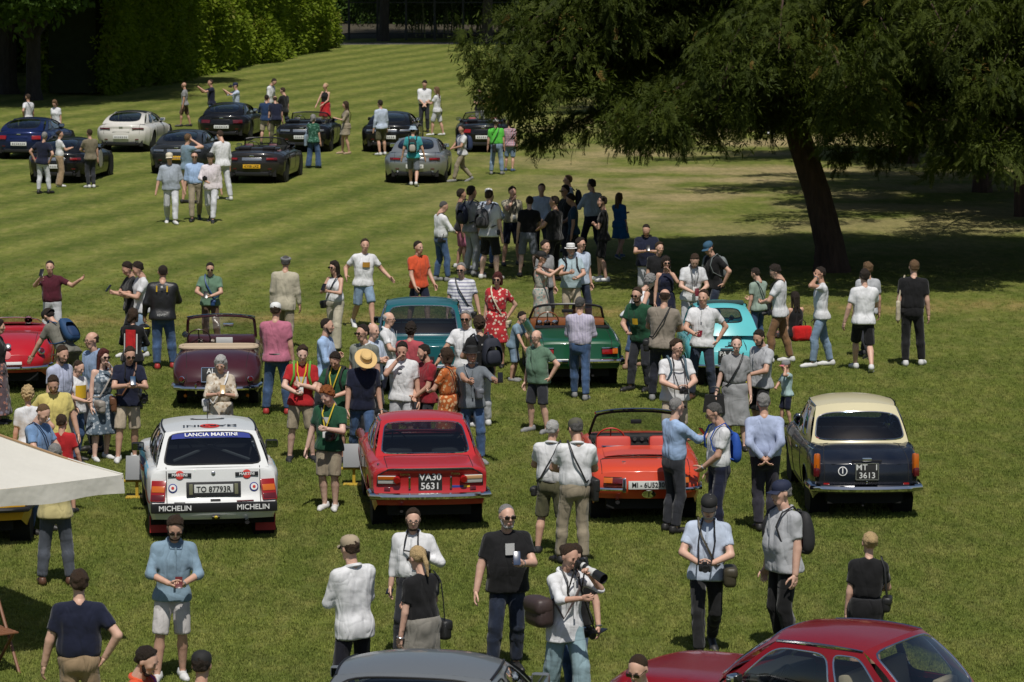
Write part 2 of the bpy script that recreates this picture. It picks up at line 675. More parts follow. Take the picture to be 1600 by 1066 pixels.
M_YEW = leaf_mat('yew_needles', (0.013, 0.025, 0.005), (0.080, 0.102, 0.014), (0.17, 0.11, 0.03), 0.008, 0.25)
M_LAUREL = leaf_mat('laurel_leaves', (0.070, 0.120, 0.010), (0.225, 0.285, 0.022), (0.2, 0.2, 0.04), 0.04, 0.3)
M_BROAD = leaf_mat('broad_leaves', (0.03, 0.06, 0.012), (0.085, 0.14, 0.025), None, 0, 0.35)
M_BAMBOO = leaf_mat('bamboo_leaves', (0.03, 0.05, 0.012), (0.07, 0.10, 0.025), None, 0, 0.3)
M_BARK = bark_mat('reddish_bark', (0.11, 0.065, 0.045))
M_BARKD = bark_mat('dark_bark', (0.06, 0.05, 0.04))


def spray(seed, L=0.62):
 """a drooping flat yew spray growing along +X"""
 r = random.Random(seed)
 m = MB()
 n = 13

 def P(u):
  return Vector((L * u, 0.05 * math.sin(3 * u + seed), -0.30 * L * u * u))

 def leaf(p, d, ln, w):
  d = d.normalized()
  sd_ = d.cross(Vector((0, 0, 1)))
  if sd_.length < 1e-3: sd_ = Vector((0, 1, 0))
  sd_ = sd_.normalized() * w
  tp = p + d * ln
  m.add([p - sd_, p + sd_, tp + sd_ * .3, tp - sd_ * .3], [(0, 1, 2, 3)])
 for i in range(1, n + 1):
  u = i / n
  p = P(u)
  for s in (-1, 1):
   ln = L * 0.34 * (1.08 - u) * r.uniform(0.7, 1.2) + 0.05
   d = Vector((0.75, s * 0.8, r.uniform(-0.35, 0.12)))
   k = max(2, int(ln / 0.06))
   q = p.copy()
   for j in range(k):
    dd = d + Vector((0.15 * j, 0, -0.16 * j)) + Vector((r.uniform(-.25, .25), r.uniform(-.25, .25), r.uniform(-.3, .2)))
    leaf(q, dd, 0.09, 0.015)
    q = q + (d + Vector((0.1 * j, 0, -0.16 * j))).normalized() * 0.055
 leaf(P(1), Vector((1, 0, -.7)), 0.1, 0.02)
 return m.mesh('yew_spray', M_YEW, smooth=False)


def clump(seed, mat, rad, n, ll, lw):
 r = random.Random(seed)
 m = MB()
 for i in range(n):
  a, z = r.uniform(0, 6.283), r.uniform(-1, 1)
  d = Vector((math.cos(a) * math.sqrt(1 - z * z), math.sin(a) * math.sqrt(1 - z * z), z))
  p = d * rad * r.random() ** 0.5
  ax = (d + Vector((r.uniform(-.9, .9), r.uniform(-.9, .9), r.uniform(-1.0, .3)))).normalized()
  sd_ = ax.cross(Vector((r.uniform(-.4, .4), r.uniform(-.4, .4), 1))).normalized() * lw * r.uniform(.7, 1.2)
  l_ = ax * ll * r.uniform(0.7, 1.25)
  m.add([p, p + l_ * .45 + sd_, p + l_, p + l_ * .45 - sd_], [(0, 1, 2, 3)])
 return m.mesh('leaf_clump', mat, smooth=False)


SPRAYS = [spray(i) for i in range(4)]
YCLUMP = [clump(50 + i, M_YEW, 0.40, 60, 0.15, 0.020) for i in range(3)]
LAUREL = [clump(10 + i, M_LAUREL, 0.30, 34, 0.17, 0.04) for i in range(3)]
BROAD = [clump(20 + i, M_BROAD, 0.55, 40, 0.22, 0.075) for i in range(3)]


def trunk_mesh(pts, rad, seed, n=14):
 r = random.Random(seed)
 m = MB()
 ph = [r.uniform(0, 6.28) for _ in range(4)]
 vs, fs = [], []
 P = [Vector(p) for p in pts]
 K = (len(P) - 1) * 5
 for i in range(K + 1):
  u = i / 5
  a = min(int(u), len(P) - 2)
  f = u - a
  p = P[a].lerp(P[a + 1], f)
  rr = rad[a] * (1 - f) + rad[a + 1] * f
  for k in range(n):
   an = 6.2832 * k / n
   w = 1 + 0.10 * math.sin(3 * an + ph[0] + u) + 0.07 * math.sin(5 * an + ph[1] - u * .7) + r.uniform(-.03, .03)
   vs.append(p + Vector((math.cos(an) * rr * w, math.sin(an) * rr * w, 0)))
 for i in range(K):
  for k in range(n):
   k2 = (k + 1) % n
   fs.append((i * n + k, i * n + k2, (i + 1) * n + k2, (i + 1) * n + k))
 fs.append(tuple(K * n + k for k in range(n)))
 m.add(vs, fs)
 return m


def yew(name, base, top, r0, reach, zlow, zmax, nl, seed, label, bias=None, dens=1.0, bough=14):
 """leaning trunk, drooping limbs, hanging sprays. reach(angle)->m, zlow(angle, r)->m"""
 r = random.Random(seed)
 root = empty(name, base)
 base = Vector(base)
 tp = Vector(top) - base
 mid = tp * 0.5 + Vector((0.1, 0, 0))
 tm = trunk_mesh([(0, 0, -0.15), (0.0, 0, 0.12), (tp.x * .06, 0, 0.55), mid, tp, tp + Vector((-0.1, 0.2, 3.0)), tp + Vector((0.2, 0.3, 7.0))],
     [r0 * 1.32, r0 * 1.14, r0, r0 * .9, r0 * .78, r0 * .5, r0 * .2], seed)
 tk = tm.build('trunk', M_BARK, root)
 pts, rots, scl, ipts, irot, iscl = [], [], [], [], [], []
 lm = MB()
 for i in range(nl):
  ang = r.uniform(0, 6.2832) if bias is None else bias(r, i)
  zt = r.uniform(0.0, 1.0)
  z0 = tp.z - 0.4 + zt * (zmax - tp.z) * 0.9
  L = reach(ang) * (1.0 - 0.55 * zt ** 1.5) * r.uniform(0.62, 1.04)
  st = Vector((tp.x * min(1, z0 / tp.z), 0.0, z0))
  d = Vector((math.cos(ang), math.sin(ang), 0))
  rise = r.uniform(0.08, 0.3) * L
  def limb(u):
   p = st + d * (L * u) + Vector((0, 0, rise * math.sin(min(u * 1.9, 2.4)) - 0.26 * L * max(0, u - .35) ** 2 * 2.2))
   lo = zlow(ang, (p.xy - tp.xy).length) + 0.35
   if p.z < lo: p.z = lo
   return p
  lp = [limb(k / 7) for k in range(8)]
  lm.tube(lp, [0.075 * (1 - .85 * k / 7) for k in range(8)], 6)
  nb = int(bough * (0.5 + L / 9) * dens)
  for b in range(nb):
   u = 0.16 + 0.84 * (b + r.random()) / nb
   o = limb(u)
   s = 1 if b % 2 else -1
   side = Vector((-d.y, d.x, 0)) * s
   bd = (d * r.uniform(0.3, 0.9) + side * r.uniform(0.5, 1.0)).normalized()
   bl = r.uniform(0.7, 1.9) * (0.65 + 0.5 * (1 - u))
   drop = r.uniform(0.35, 1.0)
   for k in range(int(2 + bl * 2.2)):
    w = r.random()
    p = o + bd * (bl * w) + Vector((r.gauss(0, .15), r.gauss(0, .15), 0.12 * w - drop * w * w - r.uniform(0, .25)))
    p.z = max(p.z, zlow(ang, (p.xy - tp.xy).length) + .45)
    ipts.append(p); irot.append((r.gauss(0, .4), r.gauss(0, .4), r.uniform(0, 6.28))); iscl.append(r.uniform(.6, 1.15))
   ns = int(12 + bl * 22)
   for k in range(ns):
    w = (k + r.random()) / ns
    p = o + bd * (bl * w) + Vector((0, 0, 0.15 * w - drop * w * w)) + Vector((r.gauss(0, .12), r.gauss(0, .12), r.gauss(0, .10)))
    rr = (p.xy - tp.xy).length
    if p.z < zlow(ang, rr) + r.uniform(0, .35): p.z = zlow(ang, rr) + r.uniform(0, .5)
    yaw = math.atan2(bd.y, bd.x) + r.gauss(0, 1.0)
    pts.append(p)
    rots.append((r.gauss(0, .5), r.uniform(-.1, 0.85) + 0.35 * w, yaw))
    scl.append(r.uniform(0.30, 0.58))
 lm.build('limbs', M_BARK, root)
 tag(gn_scatter('inner_foliage', ipts, irot, iscl, YCLUMP, root), kind='stuff')
 cr = gn_scatter('crown', pts, rots, scl, SPRAYS, root)
 tag(cr, kind='stuff')
 tag(root, label, 'tree', 'evergreen trees on the right')
 return root, len(pts)


tb = lawn(1302, 424)
Yt = tb.y
ttop = Vector((lawn(1248, 300).x * 0 + (1236 - 800) / FPX * Yt, Yt + 0.3, 3.5))


def lerp_tab(tab, x):
 if x <= tab[0][0]: return tab[0][1]
 for (a, b), (c, d) in zip(tab, tab[1:]):
  if x <= c: return b + (d - b) * (x - a) / (c - a)
 return tab[-1][1]


def y1_reach(a):
 # right side stretched to throw more shade behind the trunk; shortest at the back
 c, s = math.cos(a), math.sin(a)
 return 6.4 + 1.2 * max(0, -c) ** 1.5 + 3.2 * max(0, c) + 1.6 * max(0, -s)


def y1_low(a, r):
 left = [(0, 4.3), (1.2, 3.5), (2.5, 2.75), (4.0, 2.3), (5.3, 2.35), (6.3, 3.0), (7.2, 3.9), (8.3, 5.4), (9, 6)]
 return lerp_tab(left, r) + (0.5 if math.cos(a) > 0.2 else 0)


yew('yew_tree', tb, ttop, 0.34, y1_reach, y1_low, 10.5, 120, 5, 'large spreading yew with a leaning dark trunk over the lawn',
 bias=lambda r, i: (math.pi + r.gauss(0, 0.95)) if i % 2 else r.uniform(0, 6.28))
for k, (px, py, lx, rr, zl, lab) in enumerate([(1600, 338, -.35, .24, 1.8, 'dark evergreen with a thin reddish trunk at the right edge of the lawn'),
         (1535, 300, .1, .26, 1.9, 'dark evergreen with boughs hanging low, second trunk from the right edge'),
         (1690, 420, -.2, .3, 2.3, 'dark evergreen leaning in from beyond the right edge'),
         (1420, 255, .1, .26, 2.6, 'dark evergreen between the leaning yew trunk and the hanging boughs')]):
 tb2 = lawn(px, py)
 yew('yew_tree', tb2, tb2 + Vector((lx, 0, 2.6)), rr, lambda a: 7.2 + 1.0 * max(0, -math.cos(a)),
  (lambda zl: lambda a, r: lerp_tab([(0, 3.2), (2, zl + .6), (4, zl), (6, zl + .1), (7.5, zl + .9)], r))(zl), 11, 58, 9 + k, lab, dens=.8)
# the same kind of wood goes on behind, filling the right background
for k, (px, Y, h, lab) in enumerate([(1000, 138, 11, 'dark evergreen standing behind the middle of the big yew crown'),
          (1180, 133, 12, 'dark evergreen behind the big yew, left of its trunk'),
          (1330, 128, 12, 'dark evergreen behind the big yew, right of its trunk'),
          (1480, 131, 12, 'dark evergreen in the far wood behind the hanging right boughs'),
          (1620, 122, 12, 'dark evergreen in the far wood at the right edge'),
          (950, 150, 11, 'dark evergreen behind the left tip of the big yew crown')]):
 b = Vector(((px - 800) / FPX * Y, Y, 0))
 yew('yew_tree', b, b + Vector((0.1, 0, 2.2)), 0.3, lambda a: 5.6, lambda a, r: lerp_tab([(0, 3.4), (3, 3.0), (6, 3.2)], r), h, 40, 30 + k, lab, dens=0.6)


# ---------------------------------------------------------------- laurel hedge on the left
def leaf_mass(name, fn, n, temps, smin, smax, parent=None):
 pts = np.array([fn() for _ in range(n)])
 rots = nr.uniform(0, 6.28, (n, 3)) * np.array([.25, .25, 1])
 return gn_scatter(name, pts, rots, nr.uniform(smin, smax, n), temps, parent)


def hedge(name, A, B, w, h, n, temps, label, seed, lump=0.5):
 r = random.Random(seed)
 A, B = Vector((*A, 0)), Vector((*B, 0))
 d = (B - A)
 nrm = Vector((d.y, -d.x, 0)).normalized()
 L = d.length
 ph = [r.uniform(0, 6.28) for _ in range(6)]
 root = empty(name, A.lerp(B, .5))

 def fn():
  u = r.random()
  z = r.random() ** 0.9 * h
  lum = lump * (math.sin(u * L * 0.55 + ph[0]) + 0.7 * math.sin(z * 1.4 + ph[1] + u * L * .3) + 0.5 * math.sin(u * L * 1.3 + z * 0.9 + ph[2]))
  if r.random() < 0.72:
   side = 1 if r.random() < .75 else -1
   off = (w / 2 + lum * 0.55) * side - side * abs(r.gauss(0, .22))
   zz = z
  else:
   off = r.uniform(-w / 2, w / 2)
   zz = h + lum * .4 - abs(r.gauss(0, .25))
  p = A + d * u + nrm * off - root.location
  return (p.x, p.y, max(0.1, zz))
 f = leaf_mass('foliage', fn, n, temps, 0.8, 1.5, root)
 tag(f, kind='stuff')
 core = MB()
 core.box(A.lerp(B, .5) - root.location + Vector((0, 0, h * .47)), (L * .97, w * .62, h * .92), Matrix.Rotation(math.atan2(d.y, d.x), 3, 'Z'))
 core.build('branch_core', plain('hedge_core', (0.02, 0.03, 0.01), 0.95, var=.5, vs=3), root)
 tag(root, label, 'hedge')
 return root


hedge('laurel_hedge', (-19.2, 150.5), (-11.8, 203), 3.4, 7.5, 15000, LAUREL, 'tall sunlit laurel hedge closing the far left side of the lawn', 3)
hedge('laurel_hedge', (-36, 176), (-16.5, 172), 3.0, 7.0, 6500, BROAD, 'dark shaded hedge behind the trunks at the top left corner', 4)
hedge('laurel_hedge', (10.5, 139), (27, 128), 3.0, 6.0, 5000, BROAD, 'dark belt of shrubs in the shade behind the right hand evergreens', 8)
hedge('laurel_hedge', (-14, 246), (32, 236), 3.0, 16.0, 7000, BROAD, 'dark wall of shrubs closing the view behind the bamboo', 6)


def broadleaf(base, h, rad, zb, n, label, seed, tr=0.4, lobes=9):
 r = random.Random(seed)
 root = empty('broadleaf_tree', base)
 tm = trunk_mesh([(0, 0, -.1), (0, 0, .5), (0.1, 0.1, h * .3), (0.0, 0.3, h * .55), (0.2, 0.2, h * .85)], [tr * 1.5, tr * 1.05, tr * .9, tr * .6, tr * .15], seed)
 tm.build('trunk', M_BARKD, root)
 L = []
 lm = MB()
 for i in range(lobes):
  a = 6.283 * i / lobes + r.uniform(-.3, .3)
  q = rad * r.uniform(0.35, 0.68)
  c = Vector((math.cos(a) * q, math.sin(a) * q, zb + (h - zb) * r.uniform(0.25, 0.75)))
  L.append((c, rad * r.uniform(0.34, 0.5)))
  lm.tube([(0, 0.1, zb * .8), c * 0.5 + Vector((0, 0, zb * .35)), c], [tr * .45, tr * .3, tr * .1], 6)
 L.append((Vector((0, 0, h * .85)), rad * .5))
 lm.build('limbs', M_BARKD, root)

 def fn():
  c, q = r.choice(L)
  while True:
   d = Vector((r.gauss(0, 1), r.gauss(0, 1), r.gauss(0, 1))).normalized()
   p = c + d * q * (r.random() ** 0.33) * Vector((1, 1, 1)).x
   p.z = c.z + (p.z - c.z) * .8
   if p.z > zb + 0.6 * math.sin(p.x * 1.1 + seed) + 0.4 * math.sin(p.y * 1.7): return p
 cr = leaf_mass('crown', fn, n, BROAD, 0.75, 1.5, root)
 tag(cr, kind='stuff')
 tag(root, label, 'tree', 'shade trees at the top left')
 return root


for px, Y, h, rad, zb, n, tr, lab in [(14, 152, 17, 8.5, 3.4, 4200, .38, 'thick trunked shade tree at the far left corner'),
         (52, 147, 16, 8.0, 3.0, 3600, .30, 'slimmer shade tree next to the corner trunk'),
         (150, 158, 16, 7.0, 3.1, 3400, .25, 'shade tree overhanging the left end of the laurel hedge'),
         (-110, 146, 18, 9.0, 3.2, 3400, .4, 'shade tree just outside the left edge of the lawn'),
         (-60, 168, 18, 9.0, 3.0, 3000, .4, 'shade tree deep in the dark left corner'),
         (255, 190, 15, 7.0, 6.0, 2600, .3, 'shade tree rising behind the laurel hedge'),
         (600, 212, 17, 8.5, 5.6, 3000, .3, 'tree added to shade the ground by the iron fence, left of the bamboo'),  # this tree and the next are added to darken the far ground
         (760, 208, 17, 9.0, 5.6, 3000, .3, 'tree added to shade the bamboo grove, behind the yew tip')]:
 broadleaf(((px - 800) / FPX * Y, Y, 0), h, rad, zb, n, lab, int(px + 500), tr)

# ---------------------------------------------------------------- path, fence and bamboo at the far end
t = NT('leaf_litter')
nz = t.noise(1.5, 5, t.mapped((1, 1, 1)), .65)
t.l(t.mix(t.ramp(nz, .35, .7), (.028, .024, .014), (.085, .068, .038)), t.p.inputs['Base Color'])
t.p.inputs['Roughness'].default_value = .95
t.bump(nz, .8, .15)
mb = MB()
mb.grid(lambda u, v: Vector((-60 + 160 * u, 211.5 + 6 * u * 2.6 + 90 * v, 0.006)), 8, 4)
tag(mb.build('woodland_floor', t.m), 'brown leaf litter under the far trees', kind='structure')
M_GRAVEL = plain('shaded_gravel', (0.10, 0.095, 0.085), 0.95, var=0.25, vs=3.0)  # gravel toned down so its colour carries the shade of the trees
mb = MB()
mb.grid(lambda u, v: Vector((-12 + 60 * u, 206.5 + 3.2 * v + 6 * u, 0.004)), 6, 1)
tag(mb.build('gravel_path', M_GRAVEL), 'gravel path along the far lawn edge, coloured darker for tree shade', kind='structure')
M_IRON = plain('dark_iron', (0.03, 0.032, 0.03), 0.6)
fr = empty('iron_fence', (-3, 214, 0))
for i in range(11):
 x = -10 + i * 1.75
 m = MB()
 m.box((x + 3, 0, 1.6), (0.14, 0.14, 3.2))
 m.build('fence_post', M_IRON, fr)
for z in (0.4, 2.3, 3.1):
 m = MB()
 m.box((2.0, 0.0, z), (18.5, 0.07, 0.07))
 m.build('fence_rail', M_IRON, fr)
tag(fr, 'tall dark iron fence in front of the bamboo at the far end', 'fence')
M_CULM = plain('bamboo_culm', (0.16, 0.17, 0.06), 0.5, var=0.3, vs=2)
bam = empty('bamboo_grove', (0, 222, 0))
for i in range(70):
 m = MB()
 x, y = rng.uniform(-6.5, 11), rng.uniform(-6, 5)
 lx, ly = rng.uniform(-.8, .8), rng.uniform(-.6, .6)
 m.tube([(x, y, 0), (x + lx * .4, y + ly * .3, 3), (x + lx, y + ly, 7), (x + lx * 2, y + ly * 2, 10)], [.06, .055, .045, .015], 6)
 m.build('culm', M_CULM, bam)
BAML = [clump(40, M_BAMBOO, 0.6, 30, 0.3, 0.03)]
f = leaf_mass('foliage', lambda: (rng.uniform(-10, 11), rng.uniform(-7, 6), rng.uniform(1.2, 11)), 3600, BAML, .9, 1.6, bam)
tag(f, kind='stuff')
tag(bam, 'bamboo grove with bare green canes behind the iron fence', 'bamboo')
# ================================================================== cars
def pchip(tab):
 xs = [a for a, b in tab]
 ys = [b for a, b in tab]
 n = len(xs)
 d = [(ys[i + 1] - ys[i]) / (xs[i + 1] - xs[i]) for i in range(n - 1)]
 m = [d[0]] + [0 if d[i - 1] * d[i] <= 0 else 2 * d[i - 1] * d[i] / (d[i - 1] + d[i]) for i in range(1, n - 1)] + [d[-1]]

 def f(x):
  if x <= xs[0]: return ys[0]
  if x >= xs[-1]: return ys[-1]
  i = 0
  while x > xs[i + 1]: i += 1
  h = xs[i + 1] - xs[i]
  t = (x - xs[i]) / h
  return ((2 * t ** 3 - 3 * t * t + 1) * ys[i] + (t ** 3 - 2 * t * t + t) * h * m[i] +
    (-2 * t ** 3 + 3 * t * t) * ys[i + 1] + (t ** 3 - t * t) * h * m[i + 1])
 return f


TEXTC = {}


def text_mesh(s, h, mat, bold=0.0):
 """flat lettering of cap height h, centred"""
 key = (s, h, mat.name, bold)
 if key in TEXTC: return TEXTC[key]
 cu = bpy.data.curves.new('lettering', 'FONT')
 cu.body = s
 cu.size = h / 0.7
 cu.align_x = 'CENTER'
 cu.align_y = 'CENTER'
 cu.extrude = 0.0015
 cu.offset = min(bold, .02 * h)
 cu.resolution_u = 3
 o = bpy.data.objects.new('lettering', cu)
 me = bpy.data.meshes.new_from_object(o)
 bpy.data.objects.remove(o)
 me.materials.clear()
 me.materials.append(mat)
 TEXTC[key] = me
 return me


M_REDL = plain('red_lens', (0.28, 0.008, 0.008), 0.15, coat=0.6)
M_REDD = plain('dark_red_lens', (0.10, 0.008, 0.012), 0.15, coat=0.6)
M_AMB = plain('amber_lens', (0.52, 0.12, 0.010), 0.15, coat=0.6)
M_CLEAR = plain('clear_lens', (0.62, 0.62, 0.60), 0.12, coat=0.6)
M_PLW = plain('plate_white', (0.66, 0.67, 0.65), 0.5)
M_PLY = plain('plate_yellow', (0.75, 0.42, 0.02), 0.5)
M_PLB = plain('plate_black', (0.02, 0.02, 0.02), 0.5)
M_INTD = plain('dark_interior', (0.022, 0.021, 0.02), 0.8)
M_BLUEP = plain('navy_print', (0.02, 0.035, 0.22), 0.5)
M_SKYP = plain('light_blue_print', (0.12, 0.50, 0.75), 0.5)
M_REDP = plain('red_print', (0.55, 0.035, 0.025), 0.5)
M_SILV = plain('brushed_silver', (0.5, 0.5, 0.5), 0.25, 0.9)

WHEELC = {}


def wheel_mesh(r, w, style):
 key = (r, w, style)
 if key in WHEELC: return WHEELC[key]
 mt = MB()
 A = Matrix.Rotation(R(90), 3, 'Y')          # lathe axis -> x, outer side = +x
 ri = r * (0.70 if style in ('alloy', 'white') else 0.62)
 mt.lathe([(ri, -w / 2), (r * .93, -w / 2), (r * .99, -w * .36), (r, 0), (r * .99, w * .36), (r * .93, w / 2), (ri, w / 2)], 28, A)
 tyre = mt.mesh('tyre', M_RUBBER)
 mr = MB()
 if style == 'alloy':
  mr.lathe([(ri, -w * .3), (ri, w * .46), (ri * .92, w * .47), (ri * .9, w * .2), (0.001, w * .15)], 28, A)
  for k in range(10):
   a = 6.283 * k / 10
   d = Vector((0, math.cos(a), math.sin(a)))
   mr.tube([Vector((w * .42, 0, 0)) + d * .03, Vector((w * .44, 0, 0)) + d * ri * .93], 0.014, 5)
  mr.lathe([(.05, w * .2), (.045, w * .47), (.001, w * .48)], 12, A)
  mat = M_STEEL
 elif style == 'white':
  mr.lathe([(ri, -w * .3), (ri, w * .46), (ri * .93, w * .48), (ri * .86, w * .30), (ri * .4, w * .34), (0.001, w * .36)], 28, A)
  mat = plain('white_wheel', (0.7, 0.7, 0.68), 0.4)
 else:
  mr.lathe([(ri, -w * .3), (ri, w * .40), (ri * .95, w * .47), (ri * .82, w * .30), (ri * .62, w * .40), (ri * .3, w * .50), (0.001, w * .53)], 28, A)
  mat = M_CHROME if style == 'hub' else M_STEEL
 rim = mr.mesh('rim', mat)
 WHEELC[key] = (tyre, rim)
 return WHEELC[key]


class Car:
 def __init__(s, name, label, loc, rz, c):
  s.c = c
  s.root = empty(name, loc, R(rz))
  tag(s.root, label, 'car', c.get('group'))
  s.ro, s.L = c['ro'], c['L']
  s.y0, s.y1 = -s.ro, s.L - s.ro
  s.T = pchip(c['top'])
  s.W = pchip(c['half'])
  s.B = pchip(c.get('bot', [(s.y0, .36), (s.y0 + .35, .24), (s.y1 - .35, .22), (s.y1, .34)]))
  s.KZ = pchip(c.get('kz', [(.2, 0), (1.2, 0)]))
  s.kp = c.get('kp', .10)
  s.n = c.get('n', 4.0)
  s.sf = c.get('sf', .5)
  s.fin = pchip(c['fin']) if 'fin' in c else None
  s.finx = c.get('finx', .86)
  s.wb = c['wb']
  s.wr = c.get('wr', .30)
  s.sec_cache = {}
  s.paint = c['paint']

 # ---- surface
 def section(s, y):
  k = round(y, 4)
  if k in s.sec_cache: return s.sec_cache[k]
  W, T, B = s.W(y), s.T(y), s.B(y)
  S0 = B + s.sf * (T - B)
  pts = []
  for i in range(8):
   q = i / 8
   pts.append((W * (1 - .075 * (1 - q) ** 2), B + (S0 - B) * q))
  e = 2.0 / s.n
  for i in range(25):
   a = math.pi / 2 * i / 24
   x = W * max(0, math.cos(a)) ** e
   z = S0 + (T - S0) * max(0, math.sin(a)) ** e
   if s.fin:
    z += s.fin(y) * math.exp(-((x / W - s.finx) / .10) ** 2)
   pts.append((x, z))
  pts[-1] = (0.0, pts[-1][1])
  s.sec_cache[k] = pts
  return pts

 def rear_dy(s, x, z):
  return s.KZ(z) + s.kp * (abs(x) / max(.3, s.W(s.y0))) ** 2.5

 def off(s, y, x, z):
  f = max(0.0, 1 - (y - s.y0) / 1.0) ** 2
  g = max(0.0, 1 - (s.y1 - y) / .8) ** 2
  return y + f * s.rear_dy(x, z) - g * .28 * (abs(x) / .8) ** 2.2

 def top_z(s, x, y):
  p = s.section(y)
  x = abs(x)
  for (a, b), (c, d) in zip(p[8:], p[9:]):
   if c <= x <= a: return b + (d - b) * (a - x) / max(1e-6, a - c)
  return p[-1][1] if x < .1 else p[8][1]

 def side_x(s, y, z):
  p = s.section(y)
  best = p[0][0]
  for (a, b), (c, d) in zip(p, p[1:]):
   if b <= z <= d: return a + (c - a) * (z - b) / max(1e-6, d - b)
  return best

 def on_rear(s, x, z, out=0.0):
  return Vector((x, s.y0 + s.rear_dy(x, z) - out, z))

 def on_top(s, x, y, out=0.0):
  z = s.top_z(x, y)
  return Vector((x, s.off(y, x, z), z + out))

 def on_side(s, sd_, y, z, out=0.0):
  x = s.side_x(y, z)
  return Vector((sd_ * (x + out), s.off(y, x, z), z))

 def body(s):
  c = s.c
  NS, NP = 72, 20
  NS = 78
  ys = [s.y0 + .30 * (i / 16) ** 1.3 for i in range(16)] + [s.y0 + .30 + (s.L - .30) * i / (NS - 16) for i in range(NS - 15)]
  Ra = s.wr * 1.16
  cab = c.get('open')
  halves = []
  for y in ys:
   p = s.section(y)
   zb = s.B(y)
   for yw in (0.0, s.wb):
    if abs(y - yw) < Ra and not (yw == 0 and c.get('spats')):
     zb = max(zb, s.wr + math.sqrt(Ra * Ra - (y - yw) ** 2) - .01)
   q = []
   for (a, b), (cc, d) in zip(p, p[1:]):
    if d <= zb and not q: continue
    if not q:
     f = max(0, min(1, (zb - b) / max(1e-6, d - b)))
     q.append((a + (cc - a) * f, b + (d - b) * f))
    q.append((cc, d))
   ln = [0]
   for (a, b), (cc, d) in zip(q, q[1:]): ln.append(ln[-1] + math.hypot(cc - a, d - b))
   out = []
   j = 0
   for i in range(NP):
    t_ = ln[-1] * i / (NP - 1)
    while j < len(ln) - 2 and ln[j + 1] < t_: j += 1
    f = (t_ - ln[j]) / max(1e-9, ln[j + 1] - ln[j])
    out.append((q[j][0] + (q[j + 1][0] - q[j][0]) * f, q[j][1] + (q[j + 1][1] - q[j][1]) * f))
   halves.append(out)
  mb = MB()
  W2 = 2 * NP - 1
  vs = []
  for y, h in zip(ys, halves):
   row = [(x, z) for x, z in h] + [(-x, z) for x, z in reversed(h[:-1])]
   vs += [Vector((x, s.off(y, x, z), z)) for x, z in row]
  fs = []
  for i in range(NS):
   for k in range(W2 - 1):
    a = i * W2 + k
    f = (a, a + W2, a + W2 + 1, a + 1)
    if cab:
     cx = sum(vs[q].x for q in f) / 4
     cy = sum(vs[q].y for q in f) / 4
     cz = sum(vs[q].z for q in f) / 4
     if abs(cx) < cab[2] and cab[0] < cy < cab[1] and cz > .5: continue
    fs.append(f)
  # caps
  for i, rev in ((0, False), (NS, True)):
   h = halves[i]
   base = len(vs)
   NC = 10
   for x, z in h:
    for k in range(NC + 1):
     xx = -x + 2 * x * k / NC
     vs.append(Vector((xx, s.off(ys[i], xx, z), z)))
   for r_ in range(NP - 1):
    for k in range(NC):
     a = base + r_ * (NC + 1) + k
     f = (a, a + 1, a + NC + 2, a + NC + 1)
     fs.append(f[::-1] if rev else f)
  mb.add(vs, [f[::-1] for f in fs])
  bm = bmesh.new()
  me0 = mb.mesh('body', s.paint)
  bm.from_mesh(me0)
  bmesh.ops.remove_doubles(bm, verts=bm.verts, dist=.0015)
  bmesh.ops.dissolve_degenerate(bm, edges=bm.edges, dist=.0005)
  bmesh.ops.recalc_face_normals(bm, faces=bm.faces)
  bm.to_mesh(me0)
  bm.free()
  me0.polygons.foreach_set('use_smooth', np.ones(len(me0.polygons), dtype=bool))
  me0.set_sharp_from_angle(angle=R(50))
  me0.update()
  s.body_o = share('body', me0, s.root)
  # underbody
  u = MB()
  wi = min(s.W(0.0), s.W(s.wb)) - .22
  u.box((0, (s.y0 + s.y1) / 2, .31), (wi * 2, s.L - .35, .20))
  u.box((0, s.wb / 2, .34), (s.W(s.wb / 2) * 1.8, s.wb - 2 * Ra - .05, .22))
  u.build('underbody', M_DARK, s.root)
  # arch lips
  for yw in (0.0, s.wb):
   if yw == 0 and c.get('spats'): continue
   for sd_ in (-1, 1):
    pts = []
    for k in range(13):
     a = R(8 + 164 * k / 12)
     y, z = yw + Ra * math.cos(a), s.wr + Ra * math.sin(a) - .01
     if z < s.B(y): continue
     pts.append(s.on_side(sd_, y, z, -.004))
    m = MB()
    m.tube(pts, .008, 5)
    m.build('wheel_arch', c.get('arch', s.paint), s.root)
    # inner well
    m = MB()
    m.lathe([(Ra + .02, 0), (Ra + .02, .26), (.01, .262)], 18, Matrix.Translation((0, yw, s.wr - .01)).to_4x4() @ Matrix.Rotation(R(-90 * sd_), 4, 'Y') @ Matrix.Translation((0, 0, -(s.W(yw) - .05))))
    m.build('wheel_well', M_DARK, s.root)

 def wheels(s, style='hub', w=.165):
  ty, ri = wheel_mesh(s.wr, w, style)
  tr = s.c.get('track', .055)
  for yw in (0.0, s.wb):
   for sd_ in (-1, 1):
    x = sd_ * (s.W(yw) - tr - w / 2)
    e = share('wheel', ty, s.root, (x, yw, s.wr), (0, 0, 0 if sd_ > 0 else math.pi))
    share('rim', ri, e)

